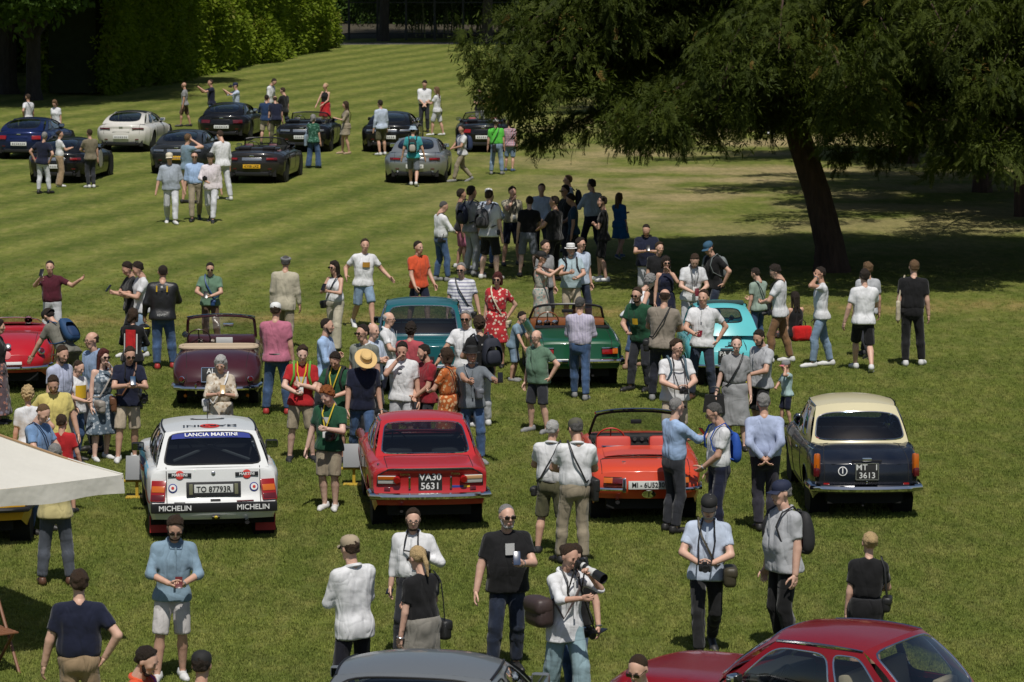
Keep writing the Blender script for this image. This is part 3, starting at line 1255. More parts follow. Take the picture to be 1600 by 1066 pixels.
 # ---- cabin
 def patch(s, P, glass_name, u0, u1, v0, v1, pm, gm, trim=M_CHROME, n=7, frame=True, tr=.011):
  """panel P(u,v) with a rounded window let into it"""
  N = 11
  sq = []
  for k in range(N): sq.append((-1 + 2 * k / N, -1))
  for k in range(N): sq.append((1, -1 + 2 * k / N))
  for k in range(N): sq.append((1 - 2 * k / N, 1))
  for k in range(N): sq.append((-1, 1 - 2 * k / N))
  inner = []
  for x, y in sq:
   q = (abs(x) ** n + abs(y) ** n) ** (1 / n)
   inner.append(((u0 + u1) / 2 + x / q * (u1 - u0) / 2, (v0 + v1) / 2 + y / q * (v1 - v0) / 2))
  outer = [((x + 1) / 2, (y + 1) / 2) for x, y in sq]
  M = len(sq)
  if frame:
   mb = MB()
   vs = []
   for f in (0, .5, 1):
    for (a, b), (c_, d) in zip(outer, inner):
     vs.append(P(a + (c_ - a) * f, b + (d - b) * f))
   fs = []
   for r_ in range(2):
    for k in range(M):
     k2 = (k + 1) % M
     fs.append((r_ * M + k, r_ * M + k2, (r_ + 1) * M + k2, (r_ + 1) * M + k))
   mb.add(vs, fs)
   mb.build('pillar_frame', pm, s.root)
  mb = MB()
  cu, cv = (u0 + u1) / 2, (v0 + v1) / 2
  vs = []
  for f in (1, .7, .35):
   for a, b in inner: vs.append(P(cu + (a - cu) * f, cv + (b - cv) * f))
  vs.append(P(cu, cv))
  fs = []
  for r_ in range(2):
   for k in range(M):
    k2 = (k + 1) % M
    fs.append((r_ * M + k, r_ * M + k2, (r_ + 1) * M + k2, (r_ + 1) * M + k))
  for k in range(M): fs.append((2 * M + k, 2 * M + (k + 1) % M, 3 * M))
  mb.add(vs, fs)
  g = mb.build(glass_name, gm, s.root)
  if trim:
   mb = MB()
   mb.loop([P(a, b) for a, b in inner], tr, 6)
   mb.build('window_trim', trim, g)
  return g

 def cabin(s, k):
  """k: rb, rt, ft, fb (y), H, wb_, wt (half widths rear), wfb, wft, bulges"""
  c = s.c
  pm = k.get('paint', s.paint)
  H = k['H']
  zr, zf = s.T(k['rb']) - .03, s.T(k['fb']) - .03
  br, tf = k.get('bulge_r', .10), k.get('bulge_f', .16)
  cx = k.get('crown', .05)
  hz = H - cx

  def curve(y, w, z, b, cr):
   return lambda u: Vector(((2 * u - 1) * w, y - b * (1 - abs(2 * u - 1) ** 2.4), z + cr * (1 - abs(2 * u - 1) ** 2.6)))
  e = k.get('edge', .0)
  Rb = curve(k['rb'], k['wrb'], zr, br, .02)
  Rt = curve(k['rt'], k['wrt'], hz, br * .6, cx)
  Ft = curve(k['ft'], k['wft'], hz, -tf * .6, cx)
  Fb = curve(k['fb'], k['wfb'], zf, -tf, .02)
  bow = k.get('bow', .035)

  def rear(u, v):
   p = Rb(u).lerp(Rt(u), v)
   return p + Vector((0, -bow, bow * .8)) * (4 * v * (1 - v))

  def wind(u, v):
   p = Fb(u).lerp(Ft(u), v)
   return p + Vector((0, bow, bow * .8)) * (4 * v * (1 - v))

  def side(sd_, u, v):
   bot = Rb(0).lerp(Fb(0), u)
   top = Rt(0).lerp(Ft(0), u)
   zb = s.top_z(bot.x * .98, bot.y) - .02 if k.get('belt') is None else k['belt']
   bot.z = max(min(zb, bot.z + .05), bot.z - .1)
   top.z += .35 * k.get('arc', .0) * 4 * u * (1 - u)
   p = bot.lerp(top, v)
   p.x -= k.get('sbow', .03) * 4 * v * (1 - v) + k.get('plan', .03) * 4 * u * (1 - u)
   p.x *= -sd_
   return p
  gm = k.get('glass', M_GLASS)
  rg = s.patch(rear, 'rear_window', *k.get('rwin', (.07, .93, .10, .92)), pm, k.get('rglass', gm), k.get('trim', M_CHROME), n=k.get('rn', 7))
  s.rear_patch = rear
  s.patch(wind, 'windscreen', .06, .94, .08, .93, pm, gm, k.get('trim', M_CHROME))
  sp = k.get('split', (.42,))
  edges = [0.0, *sp, 1.0]
  for sd_ in (-1, 1):
   for i, (a, b) in enumerate(zip(edges, edges[1:])):
    lo = k.get('cq', .35) if i == 0 else .05
    hi = .95 if i < len(edges) - 2 else .90
    P = (lambda a, b, sd_: lambda u, v: side(sd_, a + (b - a) * u, v))(a, b, sd_)
    s.patch(P, 'side_window', lo, hi, .12, .90, pm, gm, k.get('trim', M_CHROME), n=k.get('sn', 5), tr=.009)
  # roof
  m = MB()
  rise = k.get('rise', .03)

  def roof(u, v):
   p = Rt(u).lerp(Ft(u), v)
   xs = side(-1, v, 1.0)
   p.x = (2 * u - 1) * abs(xs.x)
   p.z = hz + cx * (1 - abs(2 * u - 1) ** 2.6) + rise * 4 * v * (1 - v) * (1 - .35 * abs(2 * u - 1) ** 2) + (xs.z - hz) * abs(2 * u - 1) ** 4
   return p
  m.grid(roof, 18, 12)
  s.roof_fn = roof
  s.roof = m.build('roof', k.get('roof_paint', pm), s.root)
  m = MB()
  for sd_ in (0, 1):
   m = MB()
   m.tube([roof(sd_, v / 10) for v in range(11)], .013, 6)
   m.build('drip_rail', k.get('rail', M_CHROME), s.roof)

 def seat(s, x, y, mat, w=.48, h=.52, head=False, z=.36):
  m = MB()
  m.rbox((x, y + .22, z), (w, .48, .16), .05)
  m.rbox((x, y, z + h / 2), (w, .15, h), .06, Matrix.Rotation(R(-14), 3, 'X'))
  if head: m.rbox((x, y - .07, z + h + .08), (.24, .09, .16), .035, Matrix.Rotation(R(-14), 3, 'X'))
  return m.build('seat', mat, s.root)

 def interior(s, ya, yf, mat, dash=None, wheel=None, bench=None, floor=.28, lhd=-1, z=.36, h=.52, head=False, dz=.78):
  w = s.W((ya + yf) / 2) - .14
  m = MB()
  m.box((0, (ya + yf) / 2, floor), (2 * w, yf - ya, .04))
  m.box((-w + .02, (ya + yf) / 2, floor + .22), (.05, yf - ya, .44))
  m.box((w - .02, (ya + yf) / 2, floor + .22), (.05, yf - ya, .44))
  m.box((0, ya + .03, floor + .2), (2 * w, .05, .4))
  m.build('cabin_tub', M_INTD, s.root)
  s.seat(-.36, yf - 1.05, mat, head=head, z=z, h=h)
  s.seat(.36, yf - 1.05, mat, head=head, z=z, h=h)
  if bench is not None:
   m = MB()
   m.rbox((0, bench + .25, z - .02), (2 * w - .15, .45, .16), .05)
   m.rbox((0, bench, z + .22), (2 * w - .12, .16, .5), .06, Matrix.Rotation(R(-16), 3, 'X'))
   m.build('rear_bench', mat, s.root)
  m = MB()
  m.rbox((0, yf - .12, dz), (2 * w + .05, .34, .22), .06)
  d = m.build('dashboard', dash or M_INTD, s.root)
  m = MB()
  C = Vector((lhd * .36, yf - .42, dz + .08))
  Rm = Matrix.Rotation(R(-62), 3, 'X')
  m.loop([C + Rm @ Vector((.19 * math.cos(a * .2618), .19 * math.sin(a * .2618), 0)) for a in range(24)], .012, 6)
  for a in (0, 2.1, 4.2):
   m.tube([C, C + Rm @ Vector((.19 * math.cos(a + .5), .19 * math.sin(a + .5), 0))], .01, 5)
  m.tube([C, C + Vector((0, .2, -.1))], .02, 6)
  m.build('steering_wheel', wheel or M_BLACK, s.root)
  return d

 def windscreen_frame(s, yb, w, H, rake, frame, wt=None, zb=None, glassm=None, r=.016):
  """open car: raked screen"""
  wt = wt or w * .88
  zb = zb if zb is not None else s.T(yb) - .02

  def P(u, v):
   b = 1 - abs(2 * u - 1) ** 2.4
   return Vector(((2 * u - 1) * (w + (wt - w) * v), yb + .15 * b - rake * v + .02 * 4 * v * (1 - v), zb + (H - zb) * v + .03 * b * v))
  g = s.patch(P, 'windscreen', .015, .985, .02, .985, frame, glassm or M_GLASS, frame, n=14, frame=False, tr=r)
  return P

 # ---- small parts
 def bumper(s, z, r=.05, out=.05, wrap=.35, mat=None, flat=.75, x1=None, split=None, sides=True):
  mat = mat or M_CHROME
  W = s.W(s.y0 + .1)
  segs = [(-1, 1)] if not split else [(-1, -split), (split, 1)]
  for a, b in segs:
   pts = []
   if a == -1 and sides:
    pts += [s.on_side(-1, s.y0 + wrap * (1 - k / 4) + .06, z, .012 + .012 * k / 4) for k in range(4)]
   n = 15
   for k in range(n + 1):
    f = a + (b - a) * k / n
    x = f * (W + .012)
    p = s.on_rear(max(-W, min(W, x)), z, out)
    p.x = x
    pts.append(p)
   if b == 1 and sides:
    pts += [s.on_side(1, s.y0 + wrap * k / 4 + .06, z, .024 - .012 * k / 4) for k in range(1, 5)]
   m = MB()
   m.tube(pts, r, 8, flat=1.0 / flat if False else 1.0)
   m.build('bumper', mat, s.root)

 def rear_box(s, name, x, z, w, h, mat, depth=.03, r=.012, out=.0, parent=None, tilt=None):
  """a lamp, badge or panel lying on the rear face"""
  p = s.on_rear(x, z, out + depth * .5 - .01)
  q1, q2 = s.on_rear(x - w / 2, z), s.on_rear(x + w / 2, z)
  t1, t2 = s.on_rear(x, z - h / 2), s.on_rear(x, z + h / 2)
  yaw = math.atan2(q2.y - q1.y, q2.x - q1.x)
  pit = math.atan2(t2.y - t1.y, t2.z - t1.z) if tilt is None else tilt
  rot = Matrix.Rotation(yaw, 3, 'Z') @ Matrix.Rotation(-pit, 3, 'X')
  m = MB()
  m.rbox((0, 0, 0), (w, depth, h), min(r, w * .45, h * .45, depth * .49), None, 2)
  me = m.mesh(name, mat)
  M4 = Matrix.Translation(p) @ rot.to_4x4()
  return share(name, me, parent or s.root, mtx=M4)

 def rear_disc(s, name, x, z, r, mat, depth=.03, out=0.0, parent=None, sx=1.0):
  p = s.on_rear(x, z, out)
  m = MB()
  m.lathe([(r, 0), (r, depth * .6), (r * .8, depth), (.001, depth)], 16, Matrix.Rotation(R(90), 3, 'X'), sx=sx)
  o = m.build(name, mat, parent or s.root)
  q1, q2, t1, t2 = s.on_rear(x - r, z), s.on_rear(x + r, z), s.on_rear(x, z - r), s.on_rear(x, z + r)
  o.matrix_local = Matrix.Translation(p) @ Matrix.Rotation(math.atan2(q2.y - q1.y, q2.x - q1.x), 4, 'Z') @ Matrix.Rotation(-math.atan2(t2.y - t1.y, t2.z - t1.z), 4, 'X')
  return o

 def rear_text(s, name, txt, x, z, h, mat, out=.012, bold=0.0, parent=None, sx=1.0, tilt=None):
  p = s.on_rear(x, z, out)
  t1, t2 = s.on_rear(x, z - .05), s.on_rear(x, z + .05)
  pit = math.atan2(t2.y - t1.y, .1) if tilt is None else tilt
  M4 = Matrix.Translation(p) @ Matrix.Rotation(-pit, 4, 'X') @ Matrix.Rotation(R(90), 4, 'X') @ Matrix.Diagonal((sx, 1, 1, 1))
  return share(name, text_mesh(txt, h, mat, bold), parent or s.root, mtx=M4)

 def plate(s, x, z, lines, w, h, ground, ink, th, out=.03, bold=.001, tilt=0.0, sx=1.0, border=None):
  pl = s.rear_box('number_plate', x, z, w, h, ground, .018, .004, out, tilt=tilt)
  if border:
   m = MB()
   for dx, dz, ww, hh in ((0, h / 2, w, .012), (0, -h / 2, w, .012), (-w / 2, 0, .012, h), (w / 2, 0, .012, h)):
    m.box((dx, -.010, dz), (ww, .014, hh))
   m.build('plate_border', border, pl)
  for i, ln in enumerate(lines):
   zz = h * (.5 - (i + .5) / len(lines))
   o = share('plate_lettering', text_mesh(ln, th, ink, bold), pl, mtx=Matrix.Translation((0, -.0125, zz)) @ Matrix.Rotation(R(90), 4, 'X') @ Matrix.Diagonal((sx, 1, 1, 1)))
  return pl

 def seam(s, pts, r=.005, mat=None, name='panel_gap', parent=None):
  m = MB()
  m.tube(pts, r, 5, cap=True)
  return m.build(name, mat or M_SEAM, parent or s.root)

 def trunk_seam(s, w, ya, zlow, wt=None, mat=None):
  wt = wt or w
  pts = []
  zt = s.top_z(w, s.y0 + .02)
  for k in range(5): pts.append(s.on_rear(-w, zlow + (zt - .03 - zlow) * k / 4, .002))
  for k in range(9): pts.append(s.on_top(-(w + (wt - w) * k / 8), s.y0 + .04 + (ya - s.y0 - .04) * k / 8, .001))
  L = list(pts)
  rr = [Vector((-p.x, p.y, p.z)) for p in reversed(pts)]
  mid = [s.on_top(-wt + 2 * wt * k / 10, ya, .001) for k in range(1, 10)]
  s.seam(L + mid + rr, mat=mat)

 def doors(s, ya, yb, zt, handle=True, mat=None):
  for sd_ in (-1, 1):
   zl = .30
   pts = [s.on_side(sd_, ya, zt - (zt - zl) * k / 6, .001) for k in range(7)]
   pts += [s.on_side(sd_, ya + (yb - ya) * k / 6, zl, .001) for k in range(1, 7)]
   pts += [s.on_side(sd_, yb, zl + (zt - zl) * k / 6, .001) for k in range(1, 7)]
   sm = s.seam(pts, name='door_gap')
   if handle:
    m = MB()
    p = s.on_side(sd_, ya + .12, zt - .12, .022)
    q = s.on_side(sd_, ya + .26, zt - .115, .022)
    m.tube([p, q], .011, 6)
    m.build('door_handle', mat or M_CHROME, sm)

 def side_strip(s, z, ya, yb, r=.009, mat=None, sides=(-1, 1)):
  for sd_ in sides:
   s.seam([s.on_side(sd_, ya + (yb - ya) * k / 14, z(ya + (yb - ya) * k / 14) if callable(z) else z, .003) for k in range(15)], r, mat or M_CHROME, 'side_trim')

 def mirror(s, y, z, r=.055, mat=None, sides=(-1,), out=.07, box=False, body=None):
  for sd_ in sides:
   b = s.on_side(sd_, y, z)
   m = MB()
   c_ = b + Vector((sd_ * out, -.02, .08))
   m.tube([b, b + Vector((sd_ * out * .6, 0, .05)), c_], .011, 6)
   if box:
    m.rbox(c_, (.17, .09, .11), .03)
   else:
    m.lathe([(r * .5, .05), (r, .015), (r, 0), (.001, -.002)], 14, Matrix.Translation(c_) @ Matrix.Rotation(R(-90), 4, 'X'))
   o = m.build('wing_mirror', body or mat or M_CHROME, s.root)
   g = MB()
   if box: g.box(c_ + Vector((0, -.046, 0)), (.14, .004, .085))
   else: g.lathe([(r * .86, 0), (r * .86, .003), (.001, .003)], 14, Matrix.Translation(c_ + Vector((0, -.001, 0))) @ Matrix.Rotation(R(90), 4, 'X'))
   g.build('mirror_glass', plain('mirror_glass', (.6, .65, .7), .03, 1.0), o)

 def exhaust(s, x, z, r=.028, mat=None):
  m = MB()
  p = s.on_rear(x, .45)
  m.tube([(x, p.y + .3, z), (x, p.y - .04, z)], r, 10, cap=False)
  o = m.build('exhaust_pipe', mat or M_CHROME, s.root)
  m = MB()
  m.tube([(x, p.y + .28, z), (x, p.y - .03, z)], r * .93, 10)
  m.build('pipe_bore', M_DARK, o)
def frame_at(P, u, v, out=.006):
 e = .01
 o = P(u, v)
 tu = (P(u + e, v) - P(u - e, v)).normalized()
 tv = (P(u, v + e) - P(u, v - e))
 n = tu.cross(tv).normalized()
 tv = n.cross(tu).normalized()
 m = Matrix((tu, tv, n)).transposed().to_4x4()
 return Matrix.Translation(o + n * out) @ m


def on_patch(car, P, name, txt, u, v, h, mat, parent, out=.008, bold=0.0, rz=0.0):
 return share(name, text_mesh(txt, h, mat, bold), parent, mtx=frame_at(P, u, v, out) @ Matrix.Rotation(rz, 4, 'Z'))


def patch_sheet(car, P, name, u0, u1, v0, v1, mat, parent, out=.004, nu=10, nv=3):
 m = MB()

 def f(a, b):
  u, v = u0 + (u1 - u0) * a, v0 + (v1 - v0) * b
  F = frame_at(P, u, v, out)
  return F.translation
 m.grid(f, nu, nv)
 return m.build(name, mat, parent)


ROWS = 'classic cars parked with their tails to the camera'

# ------------------------------------------------------------------ white rally hatchback
WHITE = paint('rally_white', (0.70, 0.71, 0.70))
loc = (lawn(236, 834) + Vector((.78, .08, 0)))
c = Car('rally_hatchback', 'white rally hatchback with sponsor lettering on its rear window and bumper', loc, 8, dict(
 group=ROWS, ro=.70, L=3.9, wb=2.46, wr=.31, n=7, sf=.62, kp=.09, paint=WHITE,
 top=[(-.70, .93), (-.60, .965), (.4, .97), (1.9, .96), (2.3, .92), (3.0, .82), (3.2, .62)],
 half=[(-.70, .80), (-.45, .845), (.35, .85), (.8, .80), (1.6, .80), (2.1, .85), (2.7, .84), (3.2, .72)],
 bot=[(-.70, .30), (-.3, .24), (2.8, .2), (3.2, .28)],
 kz=[(.28, .02), (.40, -.06), (.52, -.06), (.56, .02), (.93, .10)], open=(-.42, 1.85, .66), track=.04))
c.body()
c.wheels('white', .21)
c.cabin(dict(rb=-.50, rt=-.02, ft=1.15, fb=1.80, H=1.37, wrb=.72, wrt=.585, wft=.57, wfb=.72, bulge_r=.07, crown=.035, rise=.02, glass=M_GLASSD,
    rglass=M_GLASSD, rwin=(.055, .945, .07, .93), split=(.28, .62), cq=.15, trim=M_BLACK, rail=M_BLACK, bow=.015, rn=9))
c.interior(-.4, 1.8, plain('grey_seat', (.10, .10, .10), .9), bench=None)
P = c.rear_patch
rw = c.roof
bn = patch_sheet(c, P, 'screen_banner', .085, .915, .76, .91, M_BLUEP, c.root, .006, 12, 3)
on_patch(c, P, 'banner_lettering', 'LANCIA MARTINI', .5, .835, .062, M_WHITE, bn, .012, .002)
for k, sg in ((.2, 1), (.8, 1)):
 m = MB(); m.tube([P(.15, .1) + Vector((0, .25, 0)), P(.85, .8) + Vector((0, .35, 0))] if k == .2 else [P(.85, .1) + Vector((0, .25, 0)), P(.15, .8) + Vector((0, .35, 0))], .02, 6)
 m.build('roll_cage', plain('roll_cage_grey', (.25, .25, .24), .5), c.root)
for x in (-.43, .43):
 b = c.rear_box('sponsor_badge', x, .865, .30, .052, M_BLACK, .012, .003, .012)
 c.rear_disc('badge_disc', x, .865, .058, M_REDP, .008, .006)
 share('badge_lettering', text_mesh('MARTINI', .036, M_WHITE, .0015), b, mtx=Matrix.Translation((0, -.009, 0)) @ Matrix.Rotation(R(90), 4, 'X'))
for x in (-.52, .52):
 d = c.rear_disc('laurel_badge', x, .70, .058, M_BLUEP, .008, .006)
 m = MB(); m.lathe([(.044, 0), (.044, .003), (.001, .003)], 16, Matrix.Rotation(R(90), 3, 'X')); o = m.build('badge_centre', M_WHITE, d); o.location = (0, -.0085, 0)
 m = MB(); m.lathe([(.02, 0), (.02, .003), (.001, .003)], 12, Matrix.Rotation(R(90), 3, 'X')); o = m.build('badge_spot', M_REDP, d); o.location = (0, -.012, 0)
m = c.rear_disc('shield_badge', 0, .885, .026, M_SILV, .01, .006)
c.rear_box('plate_recess', 0, .685, .70, .19, M_BLACK, .03, .01, .008)
c.plate(0, .685, ['TO 87793R'], .50, .125, M_PLW, M_BLACK, .072, .03, .001, sx=.9)
for x in (-.29, .29): c.rear_box('plate_lamp', x, .685, .05, .14, plain('olive_lens', (.14, .14, .08), .3), .03, .01, .02)
c.rear_box('boot_lock', .02, .545, .13, .045, M_BLACK, .02, .006, .006)
c.rear_box('model_badge', -.44, .525, .14, .022, M_BLACK, .01, .003, .006)
c.rear_box('model_badge', .40, .535, .22, .025, M_REDD, .01, .003, .006)
for sd_ in (-1, 1):
 tl = c.rear_box('tail_light', sd_ * .705, .66, .19, .28, M_REDL, .05, .012, .015)
 m = MB(); m.rbox((0, -.026, .02), (.165, .012, .085), .005); m.build('indicator_lens', M_AMB, tl)
 m = MB(); m.rbox((0, -.026, -.09), (.165, .012, .07), .005); m.build('reverse_lens', M_REDD, tl)
 m = MB()
 m.box(c.on_side(sd_, -.40, .19, -.10), (.26, .012, .22))
 m.build('mud_flap', plain('red_flap', (.42, .03, .025), .6), c.root)
m = MB(); W = .80
m.rbox((0, c.y0 - .04, .46), (1.62, .05, .125), .015)
bb = m.build('bumper_band', M_BLACK, c.root)
for x in (-.50, .50):
 share('bumper_lettering', text_mesh('MICHELIN', .066, M_WHITE, .0025), bb, mtx=Matrix.Translation((x, c.y0 - .068, .46)) @ Matrix.Rotation(R(90), 4, 'X'))
c.rear_box('tow_hook', .02, .335, .10, .06, M_BLACK, .04, .01, .02)
c.rear_disc('tow_ring', .02, .345, .022, plain('yellow_paint', (.6, .45, .02), .5), .02, .055)
c.exhaust(.42, .27, .035)
# roof lettering reads from the front
for v, txt, h in ((.16, 'MARTINI', .085), ):
 F = frame_at(c.roof_fn, .5, v, .012)
 share('roof_lettering', text_mesh(txt, h, M_BLACK, .004), c.roof, mtx=F @ Matrix.Rotation(math.pi, 4, 'Z') @ Matrix.Diagonal((1.5, 1, 1, 1)))
 m = MB(); m.lathe([(.13, 0), (.13, .002), (.001, .002)], 20); o = m.build('roof_disc', M_REDP, c.roof); o.matrix_local = frame_at(c.roof_fn, .5, v, .006)
m = MB(); m.lathe([(.001, 0), (.12, 0), (.12, .003), (.001, .003)], 20, sx=1.9, sy=.6); o = m.build('roof_number_disc', M_BLACK, c.roof); o.matrix_local = frame_at(c.roof_fn, .5, .62, .004)
m = MB(); m.lathe([(.001, 0), (.095, 0), (.095, .003), (.001, .003)], 20, sx=1.95, sy=.55); o = m.build('roof_number_disc', WHITE, c.roof); o.matrix_local = frame_at(c.roof_fn, .5, .62, .009)
m = MB(); m.tube([(0, 0, 0), (0, 0, .22)], .006, 5); o = m.build('aerial', M_BLACK, c.roof); o.matrix_local = Matrix.Translation(c.roof_fn(.5, .6))
for sd_ in (-1, 1):
 for ya, yb, z0, z1, mt in ((-.55, .1, .80, .92, M_SKYP), (-.35, .35, .62, .80, M_BLUEP), (-.62, .0, .5, .62, M_REDP), (.4, 2.0, .62, .74, M_BLUEP), (.4, 2.0, .74, .82, M_SKYP), (.4, 2.0, .54, .62, M_REDP)):
  m = MB()
  m.grid(lambda u, v: c.on_side(sd_, ya + (yb - ya) * u + .25 * v, z0 + (z1 - z0) * v, .004), 8, 2)
  m.build('livery_stripe', mt, c.root)
c.doors(.35, 1.35, .93, mat=M_BLACK)
c.mirror(1.45, .86, box=True, sides=(-1, 1), body=M_BLACK, out=.10)
c.trunk_seam(.60, -.58, .52)

# ------------------------------------------------------------------ red coupe
RED = paint('rosso_red', (0.46, 0.022, 0.026))
loc = lawn(578, 815) + Vector((.74, .05, 0))
c = Car('red_coupe', 'red classic coupe with a black plate reading VA30 5631', loc, 5.5, dict(
 group=ROWS, ro=.90, L=3.97, wb=2.33, wr=.30, n=5, sf=.66, kp=.07, paint=RED,
 top=[(-.90, .83), (-.86, .865), (-.7, .88), (.0, .905), (.6, .93), (1.5, .93), (1.9, .90), (2.7, .82), (3.07, .68)],
 half=[(-.90, .74), (-.6, .765), (.2, .775), (1.5, .775), (2.6, .76), (3.07, .66)],
 kz=[(.3, .10), (.46, .0), (.62, .05), (.80, .02), (.86, -.01), (.95, .03)], open=(.05, 1.75, .60)))
c.body(); c.wheels('plain', .17)
c.cabin(dict(rb=-.02, rt=.62, ft=1.25, fb=1.82, H=1.30, wrb=.665, wrt=.555, wft=.54, wfb=.66, bulge_r=.10, crown=.04, glass=M_GLASS,
    rglass=glass('rear_glass', (.42, .47, .50)), rwin=(.05, .95, .06, .90), split=(.45,), cq=.30, rn=9))
c.interior(.05, 1.75, plain('black_vinyl', (.02, .02, .02), .6), bench=.25)
for sd_ in (-1, 1):
 tl = c.rear_box('tail_light', sd_ * .56, .70, .25, .105, M_CLEAR, .035, .012, .008)
 m = MB(); m.rbox((sd_ * -.0, -.018, .027), (.24, .012, .045), .004); m.build('indicator_lens', M_AMB if sd_ < 0 else plain('faded_amber', (.7, .4, .2), .2, coat=.5), tl)
 c.rear_disc('brake_lens', sd_ * .435, .705, .05, M_REDL, .05, .02)
 m = c.rear_box('overrider', sd_ * .27, .66, .03, .16, M_CHROME, .04, .01, .01)
 c.rear_box('reflector', sd_ * .56, .575, .08, .045, M_REDD, .02, .004, .006)
c.plate(0, .67, ['VA30', '5631'], .31, .235, M_PLB, M_WHITE, .085, .01, .002, sx=1.05)
for x, txt in ((-.33, 'Lancia'), (.33, 'Fulvia')): c.rear_text('script_badge', txt, x, .775, .035, M_CHROME, .008)
st = c.rear_box('race_sticker', .40, .60, .24, .035, M_BLUEP, .006, .002, .006)
m = MB(); m.box((.08, -.004, 0), (.08, .003, .03)); m.build('sticker_end', M_PLY, st)
# black lip round the tail panel
pts = [c.on_rear(-.69, .62, .006), c.on_rear(-.68, .76, .006), c.on_rear(-.56, .83, .012)] + [c.on_rear(-.5 + k * .1, .838, .012) for k in range(11)] + [c.on_rear(.56, .83, .012), c.on_rear(.68, .76, .006), c.on_rear(.69, .62, .006)]
c.seam(pts, .010, M_BLACK, 'tail_lip')
c.seam([p + Vector((0, -.004, .014)) for p in pts[2:-2]], .006, M_CHROME, 'tail_lip_trim')
c.bumper(.49, .045, .06)
c.exhaust(-.38, .30)
c.trunk_seam(.56, -.12, .84, .56)
c.doors(.62, 1.62, .88)
c.mirror(1.55, .88, .07, sides=(-1,))
c.side_strip(.36, -.4, 2.6)
m = MB(); m.lathe([(.001, 0), (.018, .0), (.018, .02), (.001, .025)], 10); o = m.build('fuel_cap_lock', M_CHROME, c.root); o.location = c.on_top(-.66, -.62)

# ------------------------------------------------------------------ orange spider
ORA = paint('orange_red', (0.60, 0.060, 0.020))
loc = lawn(1003, 806)
c = Car('orange_spider', 'orange red open spider with a red dashboard and white plate', loc, 2, dict(
 group=ROWS, ro=.82, L=3.78, wb=2.03, wr=.28, n=4.5, sf=.60, kp=.12, paint=ORA,
 top=[(-.82, .72), (-.76, .77), (-.4, .83), (.1, .87), (.5, .89), (1.6, .88), (2.2, .82), (2.8, .70), (2.96, .56)],
 half=[(-.82, .69), (-.5, .735), (.2, .755), (1.6, .75), (2.6, .70), (2.96, .6)],
 kz=[(.3, .12), (.45, .02), (.52, .0), (.68, .05), (.80, .10)], open=(.30, 1.45, .60)))
c.body(); c.wheels('plain', .16)
REDV = plain('red_vinyl', (0.50, 0.035, 0.02), .55)
c.interior(.28, 1.45, REDV, dash=M_INTD, wheel=REDV, dz=.80, z=.42, h=.60)
P = c.windscreen_frame(1.42, .66, 1.22, .36, M_BLACK, wt=.57, glassm=glass('clear_screen', (.80, .84, .82)), r=.02)
m = MB(); m.tube([P(k / 10, 1.0) + Vector((0, -.01, .02)) for k in range(11)], .02, 6); m.build('screen_header', M_CHROME, c.root)
m = MB(); m.loop([c.on_top(.60 * math.copysign(abs(math.cos(a * .157)) ** .35, math.cos(a * .157)), .86 + .56 * math.copysign(abs(math.sin(a * .157)) ** .5, math.sin(a * .157)), .012) for a in range(40)], .014, 6)
m.build('cockpit_rim', M_CHROME, c.root)
m = MB(); m.rbox((.22, 1.17, .86), (.62, .03, .075), .015); o = m.build('dash_strip', M_BLACK, c.root)
for x in (-.02, .08, .18): 
 m = MB(); m.lathe([(.026, 0), (.026, .012), (.001, .012)], 12, Matrix.Translation((x, 1.150, .865)) @ Matrix.Rotation(R(90), 4, 'X')); m.build('gauge', M_SILV, o)
share('dash_script', text_mesh('Autonova', .035, M_SILV), o, mtx=Matrix.Translation((.40, 1.150, .862)) @ Matrix.Rotation(R(90), 4, 'X')) if False else None
m = MB(); m.rbox((0, 1.20, 1.10), (.15, .03, .06), .012); m.build('rear_view_mirror', M_BLACK, c.root)
m = MB()
m.grid(lambda u, v: c.on_top(-.52 + 1.04 * u, -.30 + .55 * v, .018 + .02 * (1 - (2 * u - 1) ** 2)), 12, 6); m.build('tonneau_panel', ORA, c.root)
c.seam([c.on_top(-.56 + k * .112, -.34, .004) for k in range(11)])
for sd_ in (-1, 1):
 tl = c.rear_box('tail_light', sd_ * .44, .605, .25, .085, M_REDD, .04, .012, .006)
 m = MB(); m.rbox((sd_ * .062, -.012, 0), (.12, .03, .075), .006); m.build('indicator_lens', M_AMB, tl)
 tb_ = MB(); tb_.tube([(-.12, -.016, .045), (.12, -.016, .045)], .006, 5); tb_.build('lamp_rim', M_CHROME, tl)
 m = c.rear_box('overrider', sd_ * .295, .56, .055, .20, M_CHROME, .07, .025, .05)
 m2 = MB(); m2.rbox((0, -.034, 0), (.034, .012, .15), .005); m2.build('overrider_pad', M_BLACK, m)
c.plate(0.02, .555, ['MI - 6U5230'], .52, .11, M_PLW, M_BLACK, .066, .02, .0015, sx=.9)
c.bumper(.50, .026, .05, split=.38)
d = c.rear_disc('oval_badge', 0.03, .435, .062, M_CHROME, .015, .03, sx=1.5)
share('badge_lettering', text_mesh('I', .08, M_BLACK, .002), d, mtx=Matrix.Translation((0, -.018, 0)) @ Matrix.Rotation(R(90), 4, 'X'))
c.exhaust(-.38, .33, .035)
for x, y in ((-.28, -.55), (.20, -.35)):
 m = MB(); m.rbox((0, 0, 0), (.05, .04, .006), .002); o = m.build('deck_badge', M_SILV, c.root); o.location = c.on_top(x, y, .004)
c.trunk_seam(.58, -.36, .70)
c.doors(.35, 1.35, .80)
c.mirror(1.32, .82, .05, sides=(-1, 1))

